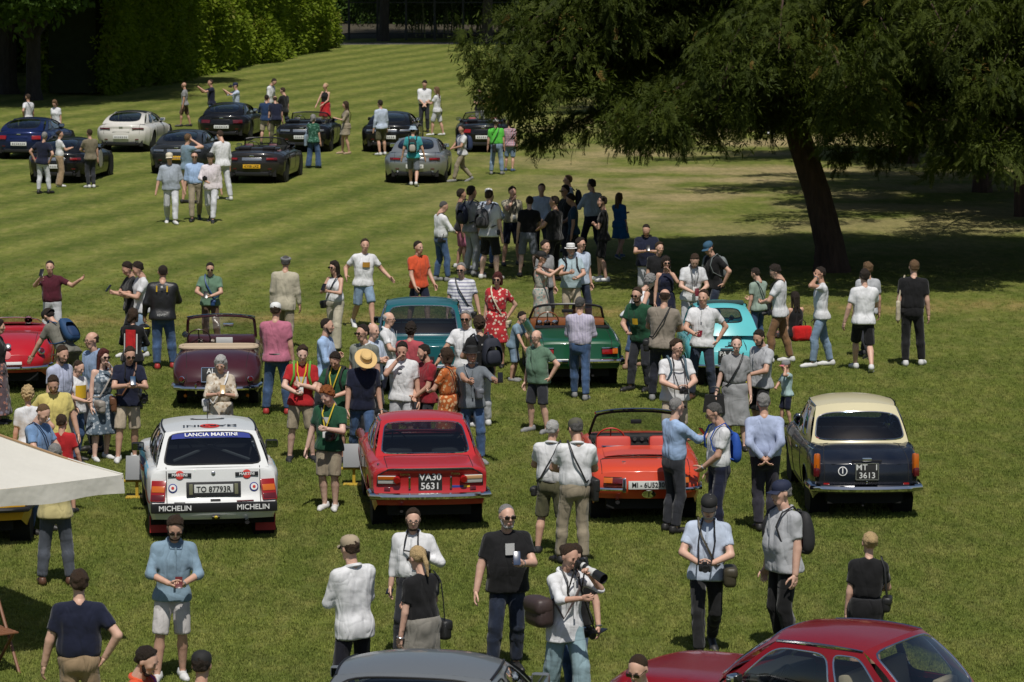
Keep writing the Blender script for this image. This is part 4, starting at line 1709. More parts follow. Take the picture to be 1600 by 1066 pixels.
# ------------------------------------------------------------------ black saloon, cream roof
NAVY = paint('blue_black', (0.006, 0.009, 0.018), rough=.25)
CREAM = paint('cream', (0.62, 0.56, 0.36))
loc = lawn(1341, 797)
c = Car('two_tone_saloon', 'black classic saloon with a cream roof and amber tail lights', loc, 1.5, dict(
 group=ROWS, ro=.86, L=4.0, wb=2.51, wr=.30, n=3.6, sf=.60, kp=.10, paint=NAVY, finx=.90,
 fin=[(-.86, .04), (-.4, .075), (.5, .03), (1.2, 0), (3.2, 0)],
 top=[(-.86, .76), (-.80, .83), (-.55, .91), (-.1, .955), (.6, .96), (1.6, .95), (2.4, .92), (3.0, .80), (3.14, .62)],
 half=[(-.86, .68), (-.6, .725), (.2, .745), (1.5, .745), (2.7, .72), (3.14, .62)],
 kz=[(.3, .10), (.45, .02), (.60, .0), (.76, .03), (.9, .10)], open=(.05, 1.8, .58)))
c.body(); c.wheels('hub', .15)
c.cabin(dict(rb=-.08, rt=.42, ft=1.25, fb=1.80, H=1.42, wrb=.66, wrt=.54, wft=.53, wfb=.65, bulge_r=.12, crown=.06, rise=.035, glass=M_GLASS, rglass=glass('rear_glass_blue', (.30, .36, .42)),
    paint=CREAM, rwin=(.03, .97, .07, .74), split=(.45,), cq=.40, rn=6, bow=.04))
c.interior(.05, 1.75, plain('grey_cloth_seat', (.10, .10, .11), .9), bench=.22)
for sd_ in (-1, 1):
 tl = c.rear_box('tail_light', sd_ * .655, .75, .085, .30, M_AMB, .09, .035, .0, tilt=.0)
 m = MB(); m.rbox((0, -.012, -.10), (.083, .092, .13), .03); m.build('brake_lens', M_REDD, tl)
 m = MB(); m.tube([(0, -.03, .15), (0, -.05, -.165)], .007, 5); m.build('lamp_rim', M_CHROME, tl)
 c.rear_box('reflector', sd_ * .53, .475, .08, .06, M_REDL, .03, .006, .01)
c.plate(0, .67, ['MT   1', '3613'], .30, .215, M_PLB, M_PLW, .078, .03, .001, tilt=.05, border=M_SILV)
m = MB(); m.tube([c.on_rear(-.20 + k * .04, .805, .02) for k in range(11)], .012, 6); o = m.build('boot_handle', M_BLACK, c.root)
m = MB(); m.rbox(c.on_rear(0, .825, .03), (.13, .05, .05), .015); m.build('plate_light', M_CHROME, c.root)
d = c.rear_disc('number_roundel', -.32, .67, .062, M_WHITE, .004, .004)
m = MB(); m.lathe([(.05, 0), (.05, .002), (.001, .002)], 18, Matrix.Rotation(R(90), 3, 'X')); o = m.build('roundel_field', NAVY, d); o.location = (0, -.0045, 0)
share('roundel_numeral', text_mesh('1', .07, M_WHITE, .002), d, mtx=Matrix.Translation((0, -.008, 0)) @ Matrix.Rotation(R(90), 4, 'X'))
m = MB(); m.rbox(c.on_rear(0, .52, .01), (.02, .02, .04), .005); m.build('boot_lock', M_CHROME, c.root)
c.bumper(.44, .05, .08, wrap=.45)
m = MB(); m.tube([c.on_rear(-.62 + k * .124, .41, .07) for k in range(11)], .015, 5); m.build('bumper_valance', M_CHROME, c.root)
c.exhaust(-.05, .22, .02)
c.trunk_seam(.56, -.16, .50, .50)
c.doors(.55, 1.55, .88)
c.side_strip(lambda y: .90 - .02 * y, -.6, 2.2, .008)
c.mirror(1.62, .92, .06, sides=(-1, 1))
m = MB()
for k, (y, z) in enumerate(((1.72, 1.0), (1.45, 1.0))):
 c.mirror(y, .93, .075, sides=(-1,), out=.16)

# ------------------------------------------------------------------ yellow car at the left edge
YEL = paint('warm_yellow', (0.62, 0.33, 0.012))
loc = lawn(-38, 842)
c = Car('yellow_coupe', 'yellow car cut by the left edge, half hidden under the parasol', loc, 3, dict(
 group=ROWS, ro=.75, L=3.7, wb=2.2, wr=.30, n=4, sf=.6, kp=.12, paint=YEL,
 top=[(-.75, .70), (-.7, .74), (-.2, .79), (.6, .80), (1.6, .78), (2.6, .68), (2.95, .5)],
 half=[(-.75, .70), (-.4, .76), (.2, .78), (1.6, .77), (2.6, .72), (2.95, .6)], open=(.0, 1.6, .6)))
c.body(); c.wheels('plain', .19)
c.interior(.0, 1.6, M_LBLACK)
c.bumper(.50, .035, .05, mat=M_BLACK)
for sd_ in (-1, 1): c.rear_disc('tail_light', sd_ * .55, .68, .06, M_REDL, .04, .005)
c.plate(0, .6, [], .3, .2, M_PLB, M_WHITE, .08)

# ------------------------------------------------------------------ second row: red roadster
RED2 = paint('corsa_red', (0.44, 0.010, 0.018))
loc = lawn(14, 606)
c = Car('red_roadster', 'red vintage roadster with aero mirrors at the left edge', loc, 6.5, dict(
 group=ROWS, ro=.88, L=3.9, wb=2.2, wr=.31, n=3.2, sf=.55, kp=.16, paint=RED2, finx=.8, fin=[(-.88, .0), (-.3, .05), (.5, .02), (3.1, 0)],
 top=[(-.88, .66), (-.78, .76), (-.4, .88), (.1, .93), (.6, .93), (1.6, .92), (2.4, .84), (2.9, .7), (3.02, .55)],
 half=[(-.88, .60), (-.5, .73), (.1, .77), (1.5, .76), (2.6, .70), (3.02, .55)],
 kz=[(.3, .12), (.5, .0), (.66, .04), (.9, .2)], open=(.45, 1.5, .58)))
c.body(); c.wheels('plain', .16)
c.interior(.42, 1.5, plain('dark_red_leather', (.16, .01, .012), .5), dash=RED2, wheel=M_BLACK, h=.46)
m = MB()
for x in (-.52, -.36, -.2): m.lathe([(.075, 0), (.075, .02), (.05, .03), (.001, .03)], 14, Matrix.Translation((x, 1.2, .90)) @ Matrix.Rotation(R(90), 4, 'X'))
m.build('instrument_cluster', M_CHROME, c.root)
for sd_ in (-1, 1): 
 tl = c.rear_disc('tail_light', sd_ * .56, .70, .065, M_CHROME, .05, .0)
 m = MB(); m.lathe([(.04, 0), (.04, .02), (.001, .03)], 12, Matrix.Rotation(R(90), 3, 'X')); o = m.build('lens', M_REDD, tl); o.location = (0, -.045, 0)
P = c.windscreen_frame(1.48, .60, 1.0, .12, M_CHROME, wt=.5, glassm=glass('clear_screen', (.8, .84, .82)), r=.008)
c.mirror(1.40, .92, .07, sides=(-1, 1), out=.05)
c.trunk_seam(.46, .18, .62, .50)
c.rear_disc('tail_badge', .02, .80, .055, M_SILV, .02, .0); c.rear_disc('event_sticker', .0, .66, .07, plain('pink_print', (.5, .15, .15), .5), .006, .0)
c.rear_box('plate_holder', .1, .53, .30, .05, M_WHITE, .02, .006, .02)
c.bumper(.45, .03, .05)
c.doors(.55, 1.35, .84)

# ------------------------------------------------------------------ maroon cabriolet
MAR = paint('deep_maroon', (0.050, 0.010, 0.016), rough=.3)
loc = lawn(341, 630)
c = Car('maroon_cabriolet', 'maroon vintage cabriolet with a beige folded hood', loc, 2.5, dict(
 group=ROWS, ro=.85, L=3.95, wb=2.35, wr=.29, n=3.8, sf=.50, kp=.11, paint=MAR, finx=.80, spats=True,
 fin=[(-.85, .0), (-.3, .02), (.4, .0), (3.4, 0)],
 top=[(-.85, .46), (-.82, .54), (-.72, .68), (-.5, .79), (-.1, .865), (.3, .885), (1.6, .88), (2.2, .84), (2.8, .72), (3.10, .5)],
 half=[(-.85, .60), (-.6, .70), (-.2, .725), (.6, .70), (2.0, .69), (2.7, .68), (3.10, .5)],
 kz=[(.22, .10), (.36, .03), (.5, .03), (.7, .10), (.9, .22)], open=(.38, 1.62, .60)))
c.body(); c.wheels('hub', .15)
TANV = plain('tan_hood_cloth', (.46, .36, .25), .85, var=.15, vs=14, bump=.3)
c.interior(.36, 1.62, plain('tan_leather', (.30, .20, .12), .5), dash=MAR, wheel=plain('brown_rim', (.06, .03, .02), .4), dz=.84, z=.36, h=.46)
m = MB(); m.loop([Vector((.63 * math.copysign(abs(math.cos(a * .1571)) ** .4, math.cos(a * .1571)), .44 + (.22 * math.copysign(abs(math.sin(a * .1571)) ** .6, math.sin(a * .1571))), c.top_z(.45, .4) + .012)) for a in range(40)], .035, 8)
m.rbox((0, .40, c.T(.36) - .005), (1.16, .28, .05), .022)
m.build('folded_hood', TANV, c.root)
P = c.windscreen_frame(1.62, .60, 1.24, .16, MAR, wt=.57, glassm=glass('clear_screen', (.8, .84, .82)), r=.024)
m = MB(); m.tube([P(k / 10, 1.0) + Vector((0, 0, .012)) for k in range(11)], .016, 6); m.build('screen_header', M_CHROME, c.root)
m = MB(); m.rbox((.12, 1.50, 1.12), (.18, .04, .06), .018); m.build('rear_view_mirror', M_CHROME, c.root)
m = MB(); m.rbox((.06, 1.31, .88), (.28, .03, .10), .01); o = m.build('radio_panel', M_CLEAR, c.root)
for x in (-.34, -.12):
 m = MB(); m.lathe([(.045, 0), (.045, .02), (.001, .02)], 14, Matrix.Translation((x, 1.32, .87)) @ Matrix.Rotation(R(90), 4, 'X')); m.build('gauge', M_CHROME, c.root)
for sd_ in (-1, 1):
 tl = c.rear_disc('tail_light', sd_ * .55, .50, .042, M_REDD, .05, .01)
 m = MB(); m.lathe([(.052, 0), (.052, .015), (.042, .02)], 14, Matrix.Rotation(R(90), 3, 'X')); m.build('lamp_rim', M_CHROME, tl)
 m = c.rear_box('overrider', sd_ * .32, .36, .035, .17, M_CHROME, .05, .015, .05)
 c.rear_disc('indicator', sd_ * .50, .22, .03, M_AMB, .03, -.06)
c.bumper(.36, .04, .055, wrap=.4)
pl = c.plate(-.08, .58, ['AL', ''], .30, .23, M_PLB, M_WHITE, .08, .02, .001, border=M_CHROME, tilt=.2)
c.trunk_seam(.48, .10, .46, .52)
c.mirror(1.58, .87, .055, sides=(-1, ), out=.22)
c.doors(.75, 1.5, .80)

# ------------------------------------------------------------------ teal saloon
TEAL = paint('petrol_teal', (0.008, 0.105, 0.120))
loc = lawn(660, 608)
c = Car('teal_saloon', 'petrol teal classic saloon with a ribbed boot lid', loc, 1.5, dict(
 group=ROWS, ro=.95, L=4.2, wb=2.5, wr=.31, n=5.5, sf=.66, kp=.06, paint=TEAL,
 top=[(-.95, .84), (-.90, .88), (-.4, .915), (.3, .935), (1.6, .93), (2.4, .88), (3.0, .8), (3.25, .65)],
 half=[(-.95, .76), (-.6, .785), (1.5, .79), (2.8, .77), (3.25, .68)], open=(.0, 1.75, .60)))
c.body(); c.wheels('hub', .165)
c.cabin(dict(rb=-.12, rt=.42, ft=1.35, fb=1.85, H=1.42, wrb=.70, wrt=.60, wft=.58, wfb=.69, bulge_r=.08, crown=.045, rise=.03, glass=M_GLASS, rglass=glass('rear_glass', (.42, .47, .50)),
    rwin=(.06, .94, .08, .92), split=(.30, .66), cq=.30, rn=8))
c.interior(.0, 1.8, plain('dark_grey_seat', (.06, .065, .07), .8), bench=.15)
for k in range(4): c.seam([c.on_top(-.60 + j * .12, -.75 + k * .15, .004) for j in range(11)], .012, TEAL, 'boot_rib')
c.seam([c.on_top(-.66 + j * .132, -.20, .006) for j in range(11)], .012, M_CHROME, 'boot_trim')
for sd_ in (-1, 1):
 tl = c.rear_box('tail_light', sd_ * .66, .66, .12, .18, M_REDL, .05, .015, .005)
 m = MB(); m.rbox((0, -.014, .05), (.11, .05, .07), .008); m.build('indicator_lens', M_AMB, tl)
c.plate(0, .62, [], .4, .12, M_PLB, M_WHITE, .07)
c.bumper(.50, .045, .06); c.doors(.05, .85, .90); c.doors(.9, 1.65, .90); c.mirror(1.75, .90, .06, sides=(-1,), box=True, body=M_BLACK)

# ------------------------------------------------------------------ green spider
GRN = paint('racing_green', (0.006, 0.078, 0.032))
loc = lawn(896, 598)
c = Car('green_spider', 'dark green open spider with a wooden steering wheel', loc, 3.5, dict(
 group=ROWS, ro=.95, L=4.1, wb=2.34, wr=.30, n=5, sf=.62, kp=.06, paint=GRN,
 top=[(-.95, .78), (-.9, .83), (-.5, .87), (.2, .91), (1.7, .91), (2.4, .86), (3.0, .76), (3.15, .62)],
 half=[(-.95, .74), (-.5, .77), (1.5, .77), (2.7, .75), (3.15, .65)],
 kz=[(.3, .10), (.45, .0), (.6, .03), (.8, .06)], open=(.42, 1.65, .64)))
c.body(); c.wheels('hub', .165)
WOOD = plain('varnished_wood', (.26, .09, .03), .3, coat=.4, var=.3, vs=12)
c.interior(.40, 1.65, plain('black_leather_seat', (.025, .025, .025), .5), dash=WOOD, wheel=WOOD, dz=.84)
for x in (-.5, -.36, -.22): 
 m = MB(); m.lathe([(.06, 0), (.06, .02), (.045, .025), (.001, .025)], 14, Matrix.Translation((x, 1.35, .87)) @ Matrix.Rotation(R(90), 4, 'X')); m.build('gauge', M_CHROME, c.root)
P = c.windscreen_frame(1.62, .68, 1.17, .34, M_BLACK, wt=.60, glassm=glass('clear_screen', (.8, .84, .82)), r=.022)
m = MB(); m.rbox((0, 1.38, 1.08), (.2, .03, .06), .012); m.build('rear_view_mirror', M_BLACK, c.root)
m = MB(); m.rbox((0, .36, c.T(.36) + .005), (1.28, .22, .05), .02); m.build('folded_hood', M_LBLACK, c.root)
for sd_ in (-1, 1):
 tl = c.rear_box('tail_light', sd_ * .54, .655, .27, .10, M_REDL, .05, .012, .005)
 m = MB(); m.rbox((sd_ * .09, -.014, 0), (.09, .045, .09), .006); m.build('indicator_lens', M_AMB, tl)
 m = MB(); m.rbox((0, -.008, .055), (.28, .06, .02), .006); m.build('lamp_rim', M_CHROME, tl)
c.bumper(.50, .038, .07, split=.22)
c.plate(0, .50, [], .3, .2, M_PLB, M_WHITE, .08)
c.exhaust(.25, .26); c.trunk_seam(.58, .12, .56); c.doors(.55, 1.5, .84)
c.seam([c.on_top(.69, -.85 + k * .1, .004) for k in range(9)], .008, M_CHROME, 'wing_trim'); c.seam([c.on_top(-.69, -.85 + k * .1, .004) for k in range(9)], .008, M_CHROME, 'wing_trim')

# ------------------------------------------------------------------ turquoise bubble car
TUR = paint('turquoise', (0.115, 0.50, 0.53))
loc = lawn(1130, 600)
c = Car('turquoise_minicar', 'small rounded turquoise city car with a rolled canvas roof', loc, 3, dict(
 group=ROWS, ro=.52, L=2.97, wb=1.84, wr=.26, n=3.0, sf=.52, kp=.16, paint=TUR,
 top=[(-.52, .62), (-.48, .70), (-.38, .80), (-.1, .90), (.4, .93), (1.4, .92), (1.9, .84), (2.3, .72), (2.45, .5)],
 half=[(-.52, .55), (-.3, .63), (0, .66), (1.2, .66), (2.1, .60), (2.45, .45)],
 kz=[(.25, .08), (.35, .0), (.5, .0), (.7, .07), (.9, .2)], open=(.0, 1.25, .48)))
c.body(); c.wheels('hub', .13)
c.cabin(dict(rb=-.20, rt=.42, ft=.95, fb=1.35, H=1.33, wrb=.58, wrt=.43, wft=.44, wfb=.56, bulge_r=.12, crown=.06, rise=.03, bow=.07, rwin=(.20, .80, .34, .82), split=(.42,), cq=.25,
    glass=M_GLASS, rn=5, trim=M_BLACK, sbow=-.05))
c.interior(.0, 1.25, plain('dark_red_leather', (.16, .01, .012), .5))
m = MB(); m.rbox((0, .52, 1.345), (.80, .16, .07), .03); m.build('rolled_canvas', plain('dark_canvas', (.03, .06, .06), .9), c.root)
m = MB()
for k in range(7): m.box(c.on_rear(0, .9) * 0 + Vector((.14, c.y0 + c.rear_dy(.14, .74) + .0, .70 + .012 * k)), (.22, .012, .006))
gm = m.build('engine_louvre', M_SEAM, c.root)
m = MB()
for k in range(6): m.box(c.on_top(0, -.26 + .018 * k, .012), (.5, .008, .01))
m.build('cooling_slots', M_SEAM, c.root)
for sd_ in (-1, 1):
 tl = c.rear_box('tail_light', sd_ * .49, .60, .075, .20, M_REDL, .06, .025, .01, tilt=0)
 m = MB(); m.rbox((0, -.008, .05), (.07, .06, .09), .02); m.build('indicator_lens', M_AMB, tl)
c.plate(.0, .535, ['PA 44', '1783'], .30, .21, M_PLB, M_WHITE, .075, .03, .001)
m = MB(); m.rbox(c.on_rear(0, .665, .03), (.22, .05, .03), .012); m.build('plate_light', M_CHROME, c.root)
c.bumper(.38, .028, .04)
c.seam([c.on_rear(-.36, .45, .003), c.on_rear(-.34, .70, .003), c.on_top(-.28, -.3, .003), c.on_top(0, -.22, .003), c.on_top(.28, -.3, .003), c.on_rear(.34, .70, .003), c.on_rear(.36, .45, .003)])
c.mirror(1.2, .92, .045, sides=(-1, 1)); c.doors(.40, 1.2, .86)
m = MB(); m.tube([c.on_rear(-.03, .70, .02), c.on_rear(.03, .70, .02)], .012, 6); m.build('bonnet_handle', M_CHROME, c.root)

# ------------------------------------------------------------------ foreground: grey coupe and red two-door saloon
GREY = paint('grey_metallic', (0.20, 0.215, 0.225), .35)
loc = Vector((lawn(668, 1200).x - .14, 29.9, 0))
c = Car('grey_coupe', 'grey coupe seen only by its roof at the bottom edge', loc, -9, dict(
 ro=.9, L=4.5, wb=2.55, wr=.32, n=4.5, sf=.6, kp=.1, paint=GREY,
 top=[(-.9, .86), (-.8, .92), (0, .95), (1.8, .93), (2.8, .82), (3.6, .6)], half=[(-.9, .84), (-.4, .94), (1.6, .95), (3.0, .9), (3.6, .7)], open=(-.1, 1.9, .7)))
c.body(); c.wheels('alloy', .22)
c.cabin(dict(rb=-.35, rt=.40, ft=1.25, fb=2.05, H=1.36, wrb=.86, wrt=.70, wft=.68, wfb=.86, bulge_r=.16, crown=.06, rise=.05, split=(.42,), trim=M_BLACK, rail=M_BLACK, glass=M_GLASSD))
c.interior(-.1, 1.9, M_LBLACK)
for sd_ in (-1, 1): c.rear_box('tail_light', sd_ * .62, .72, .3, .1, M_REDL, .05, .015, .005)
c.plate(0, .6, [], .5, .12, M_PLW, M_BLACK, .07); c.mirror(1.75, .95, box=True, sides=(-1, 1), body=GREY)
CRED = paint('crimson_red', (0.20, 0.004, 0.008), rough=.24)
loc = Vector((lawn(1330, 1180).x + .52, 31.3, 0))
c = Car('red_two_door_saloon', 'glossy crimson two door saloon in the bottom right corner', loc, 57, dict(
 ro=1.05, L=4.23, wb=2.5, wr=.31, n=5.5, sf=.68, kp=.06, paint=CRED,
 top=[(-1.05, .84), (-.98, .88), (-.3, .92), (.3, .94), (1.7, .94), (2.3, .93), (2.9, .90), (3.18, .75)],
 half=[(-1.05, .74), (-.7, .78), (1.5, .795), (2.8, .77), (3.18, .70)], open=(-.05, 1.75, .64)))
c.body(); c.wheels('hub', .17)
c.cabin(dict(rb=-.20, rt=.32, ft=1.22, fb=1.80, H=1.43, wrb=.70, wrt=.60, wft=.585, wfb=.69, bulge_r=.09, crown=.045, rise=.035, split=(.36,), cq=.20, glass=glass('clear_pane', (.74, .78, .76)), rail=M_CHROME, rn=9, rwin=(.05, .95, .05, .92)))
c.interior(-.05, 1.75, plain('black_vinyl', (.02, .02, .02), .6), bench=.12, dz=.86)
BEI = plain('beige_headrest', (.55, .45, .33), .8)
for x in (-.36, .36):
 m = MB(); m.rbox((x, .50, .98), (.46, .13, .34), .05, Matrix.Rotation(R(-12), 3, 'X')); m.build('seat_cover', BEI, c.root)
 m = MB(); m.rbox((x * 1.1, -.02, .93), (.36, .12, .16), .05); m.build('rear_headrest', BEI, c.root)
for sd_ in (-1, 1): c.rear_disc('tail_light', sd_ * .58, .72, .07, M_REDL, .04, .0)
c.bumper(.50, .045, .06); c.doors(.55, 1.65, .90); c.mirror(1.55, .95, .06, sides=(-1,), out=.10, box=True)
c.side_strip(.80, -.95, 2.9, .01); c.plate(0, .65, [], .3, .2, M_PLB, M_WHITE, .08); c.trunk_seam(.62, -.32, .60)

# ------------------------------------------------------------------ far row: modern grand tourers
GT = 'grand tourers parked at the far end of the lawn'


def gt(name, label, px, py, rz, col, openc=False, plate_m=M_PLW, plate_t='', metal=.3, lights='c', half=.935, H=1.26, deck=.93, hood=M_LBLACK, txt=True, roof_paint=None, rough=.3):
 p = paint('gt_' + name + '_' + label.split()[0] + label.split()[1], col, metal, rough)
 c = Car(name, label, lawn(px, py), rz, dict(
  group=GT, ro=.92, L=4.6, wb=2.66, wr=.345, n=3.3, sf=.56, kp=.20, paint=p, track=.03,
  top=[(-.92, deck - .10), (-.88, deck - .03), (-.78, deck), (-.3, deck + .02), (.5, deck + .03), (1.9, deck), (2.7, .82), (3.4, .68), (3.68, .52)],
  half=[(-.92, half - .15), (-.6, half - .03), (0, half), (.8, half - .03), (1.6, half - .04), (2.6, half - .02), (3.3, half - .12), (3.68, half - .30)],
  bot=[(-.92, .30), (-.5, .20), (3.2, .16), (3.68, .22)],
  kz=[(.2, .14), (.42, .03), (.62, .0), (.80, .04), (deck, .02)], open=(-.05, 1.85, .70)))
 c.body(); c.wheels('alloy', .26)
 if openc:
  c.interior(.45, 1.85, hood, dz=.86, head=True, h=.56)
  c.windscreen_frame(1.80, .72, 1.20, .55, M_BLACK, wt=.60, glassm=glass('clear_screen', (.8, .84, .82)), r=.022)
  m = MB(); m.rbox((0, .28, c.T(.3) + .015), (1.34, .62, .07), .03); m.build('tonneau_cover', p if roof_paint is None else roof_paint, c.root)
  for x in (-.36, .36): 
   m = MB(); m.rbox((x, .15, c.T(.2) + .05), (.36, .55, .1), .045); m.build('headrest_fairing', p, c.root)
 else:
  c.cabin(dict(rb=-.52, rt=.52, ft=1.10, fb=1.95, H=H, wrb=.72, wrt=.545, wft=.54, wfb=.75, bulge_r=.18, crown=.06, rise=.03, bow=.08, split=(.42,), cq=.45, glass=M_GLASSD,
      rwin=(.10, .90, .12, .93), rn=4, trim=M_BLACK, rail=p, roof_paint=roof_paint or p, sn=3.2, paint=p))
  c.interior(-.05, 1.85, M_LBLACK, dz=.84)
 for sd_ in (-1, 1):
  if lights == 'c':
   tl = c.rear_box('tail_light', sd_ * .58, .735, .34, .085, M_REDD, .04, .035, .006)
   m = MB(); m.rbox((sd_ * -.05, -.016, 0), (.22, .02, .04), .015); m.build('lamp_core', M_REDL if lights == 'c' else M_CLEAR, tl)
  elif lights == 'round':
   tl = c.rear_box('tail_light', sd_ * .56, .72, .30, .13, M_REDL, .05, .06, .006)
  elif lights == 'slim':
   tl = c.rear_box('tail_light', sd_ * .56, .80, .40, .05, M_REDD, .03, .02, .01)
  elif lights == 'silver':
   tl = c.rear_box('tail_light', sd_ * .56, .735, .36, .075, M_SILV, .03, .03, .006)
  else:
   tl = c.rear_box('tail_light', sd_ * .56, .70, .34, .12, M_REDD, .03, .01, .006)
  c.rear_box('reflector', sd_ * .52, .44, .12, .03, M_REDD, .02, .008, .006)
  c.exhaust(sd_ * .55, .30, .05)
 c.rear_box('boot_panel', 0, .735, .58, .09, M_SILV if lights in ('c', 'silver') else p, .012, .03, .006)
 m = MB(); m.rbox(c.on_rear(0, deck - .1, .012), (.13, .012, .035), .004); m.build('wing_badge', M_CHROME, c.root)
 if plate_m:
  c.plate(0.0, .52, [plate_t] if plate_t else [], .52, .115, plate_m, M_BLACK if plate_m != M_PLB else M_WHITE, .07, .015, .001)
  if not plate_t:
   pl = [o for o in c.root.children if o.name.startswith('number_plate')][-1]
   m = MB()
   for k in range(7): m.box((-.19 + .063 * k, -.0125, 0), (.03 if k % 3 else .036, .004, .055))
   tag(m.build('plate_marks', plain('worn_plate_ink', (.18, .18, .18), .6), pl), kind='stuff')
 d = MB(); d.rbox((0, c.y0 + .10, .30), (1.0, .10, .12), .03); d.build('diffuser', M_BLACK, c.root)
 c.mirror(1.55, .90, box=True, sides=(-1, 1), body=p, out=.16)
 c.doors(.55, 1.6, .86, handle=False); c.trunk_seam(.60, -.55, .62)
 return c


BLK = (0.006, 0.006, 0.007)
gt('grand_tourer', 'dark blue grand tourer with round red tail lights in the far left corner', 41, 247, -7, (0.006, 0.016, 0.085), lights='round', metal=.4)
c = gt('grand_tourer', 'black grand tourer with a racing roundel on its door', 98, 284, -6, BLK, plate_m=M_PLW)
m = MB(); m.lathe([(.001, 0), (.27, 0), (.27, .004), (.001, .004)], 22, Matrix.Translation(c.on_side(1, 1.1, .62, .012)) @ Matrix.Rotation(R(90), 4, 'Y')); o = m.build('door_roundel', plain('roundel_cream', (.5, .46, .4), .5), c.root)
gt('grand_tourer', 'white modern grand tourer with a black roof and slim tail lights', 199, 236, -7, (0.62, 0.60, 0.55), lights='slim', H=1.29, deck=.95, metal=0, roof_paint=M_BLACK)
gt('grand_tourer', 'charcoal grand tourer with a yellow plate beside the walking trio', 285, 270, -6, (0.03, 0.033, 0.036), plate_m=M_PLY, lights='silver')
gt('grand_tourer', 'black older grand tourer with wide square red tail lights', 353, 219, -5, BLK, lights='wide')
gt('grand_tourer', 'dark grey open roadster with a yellow plate', 402, 284, -6, (0.028, 0.025, 0.026), openc=True, plate_m=M_PLY, plate_t='KY08 LXZ', hood=plain('burgundy_leather', (.10, .02, .03), .5))
gt('grand_tourer', 'black open grand tourer behind the woman in the green blouse', 477, 236, -4, BLK, openc=True, lights='silver')
gt('grand_tourer', 'black fastback grand tourer beside the couple in white', 610, 236, -3, BLK, lights='silver')
gt('grand_tourer', 'silver grand tourer coupe with long red rimmed tail lights', 651, 284, -2, (0.36, 0.38, 0.385), metal=.65)
gt('grand_tourer', 'black open grand tourer half hidden by the yew boughs', 755, 236, 1, BLK, openc=True, lights='round', hood=plain('red_leather_seat', (.25, .02, .02), .5))
# ================================================================== people
# a body is one closed surface drawn round its skeleton (smooth union of tapered limbs)
def cone_d(P, a, b, ra, rb):
 ba = b - a
 L2 = float(ba @ ba) + 1e-12
 t = np.clip(((P - a) @ ba) / L2, 0, 1)
 d = P - a - t[..., None] * ba
 return np.sqrt((d * d).sum(-1)) - (ra + (rb - ra) * t)


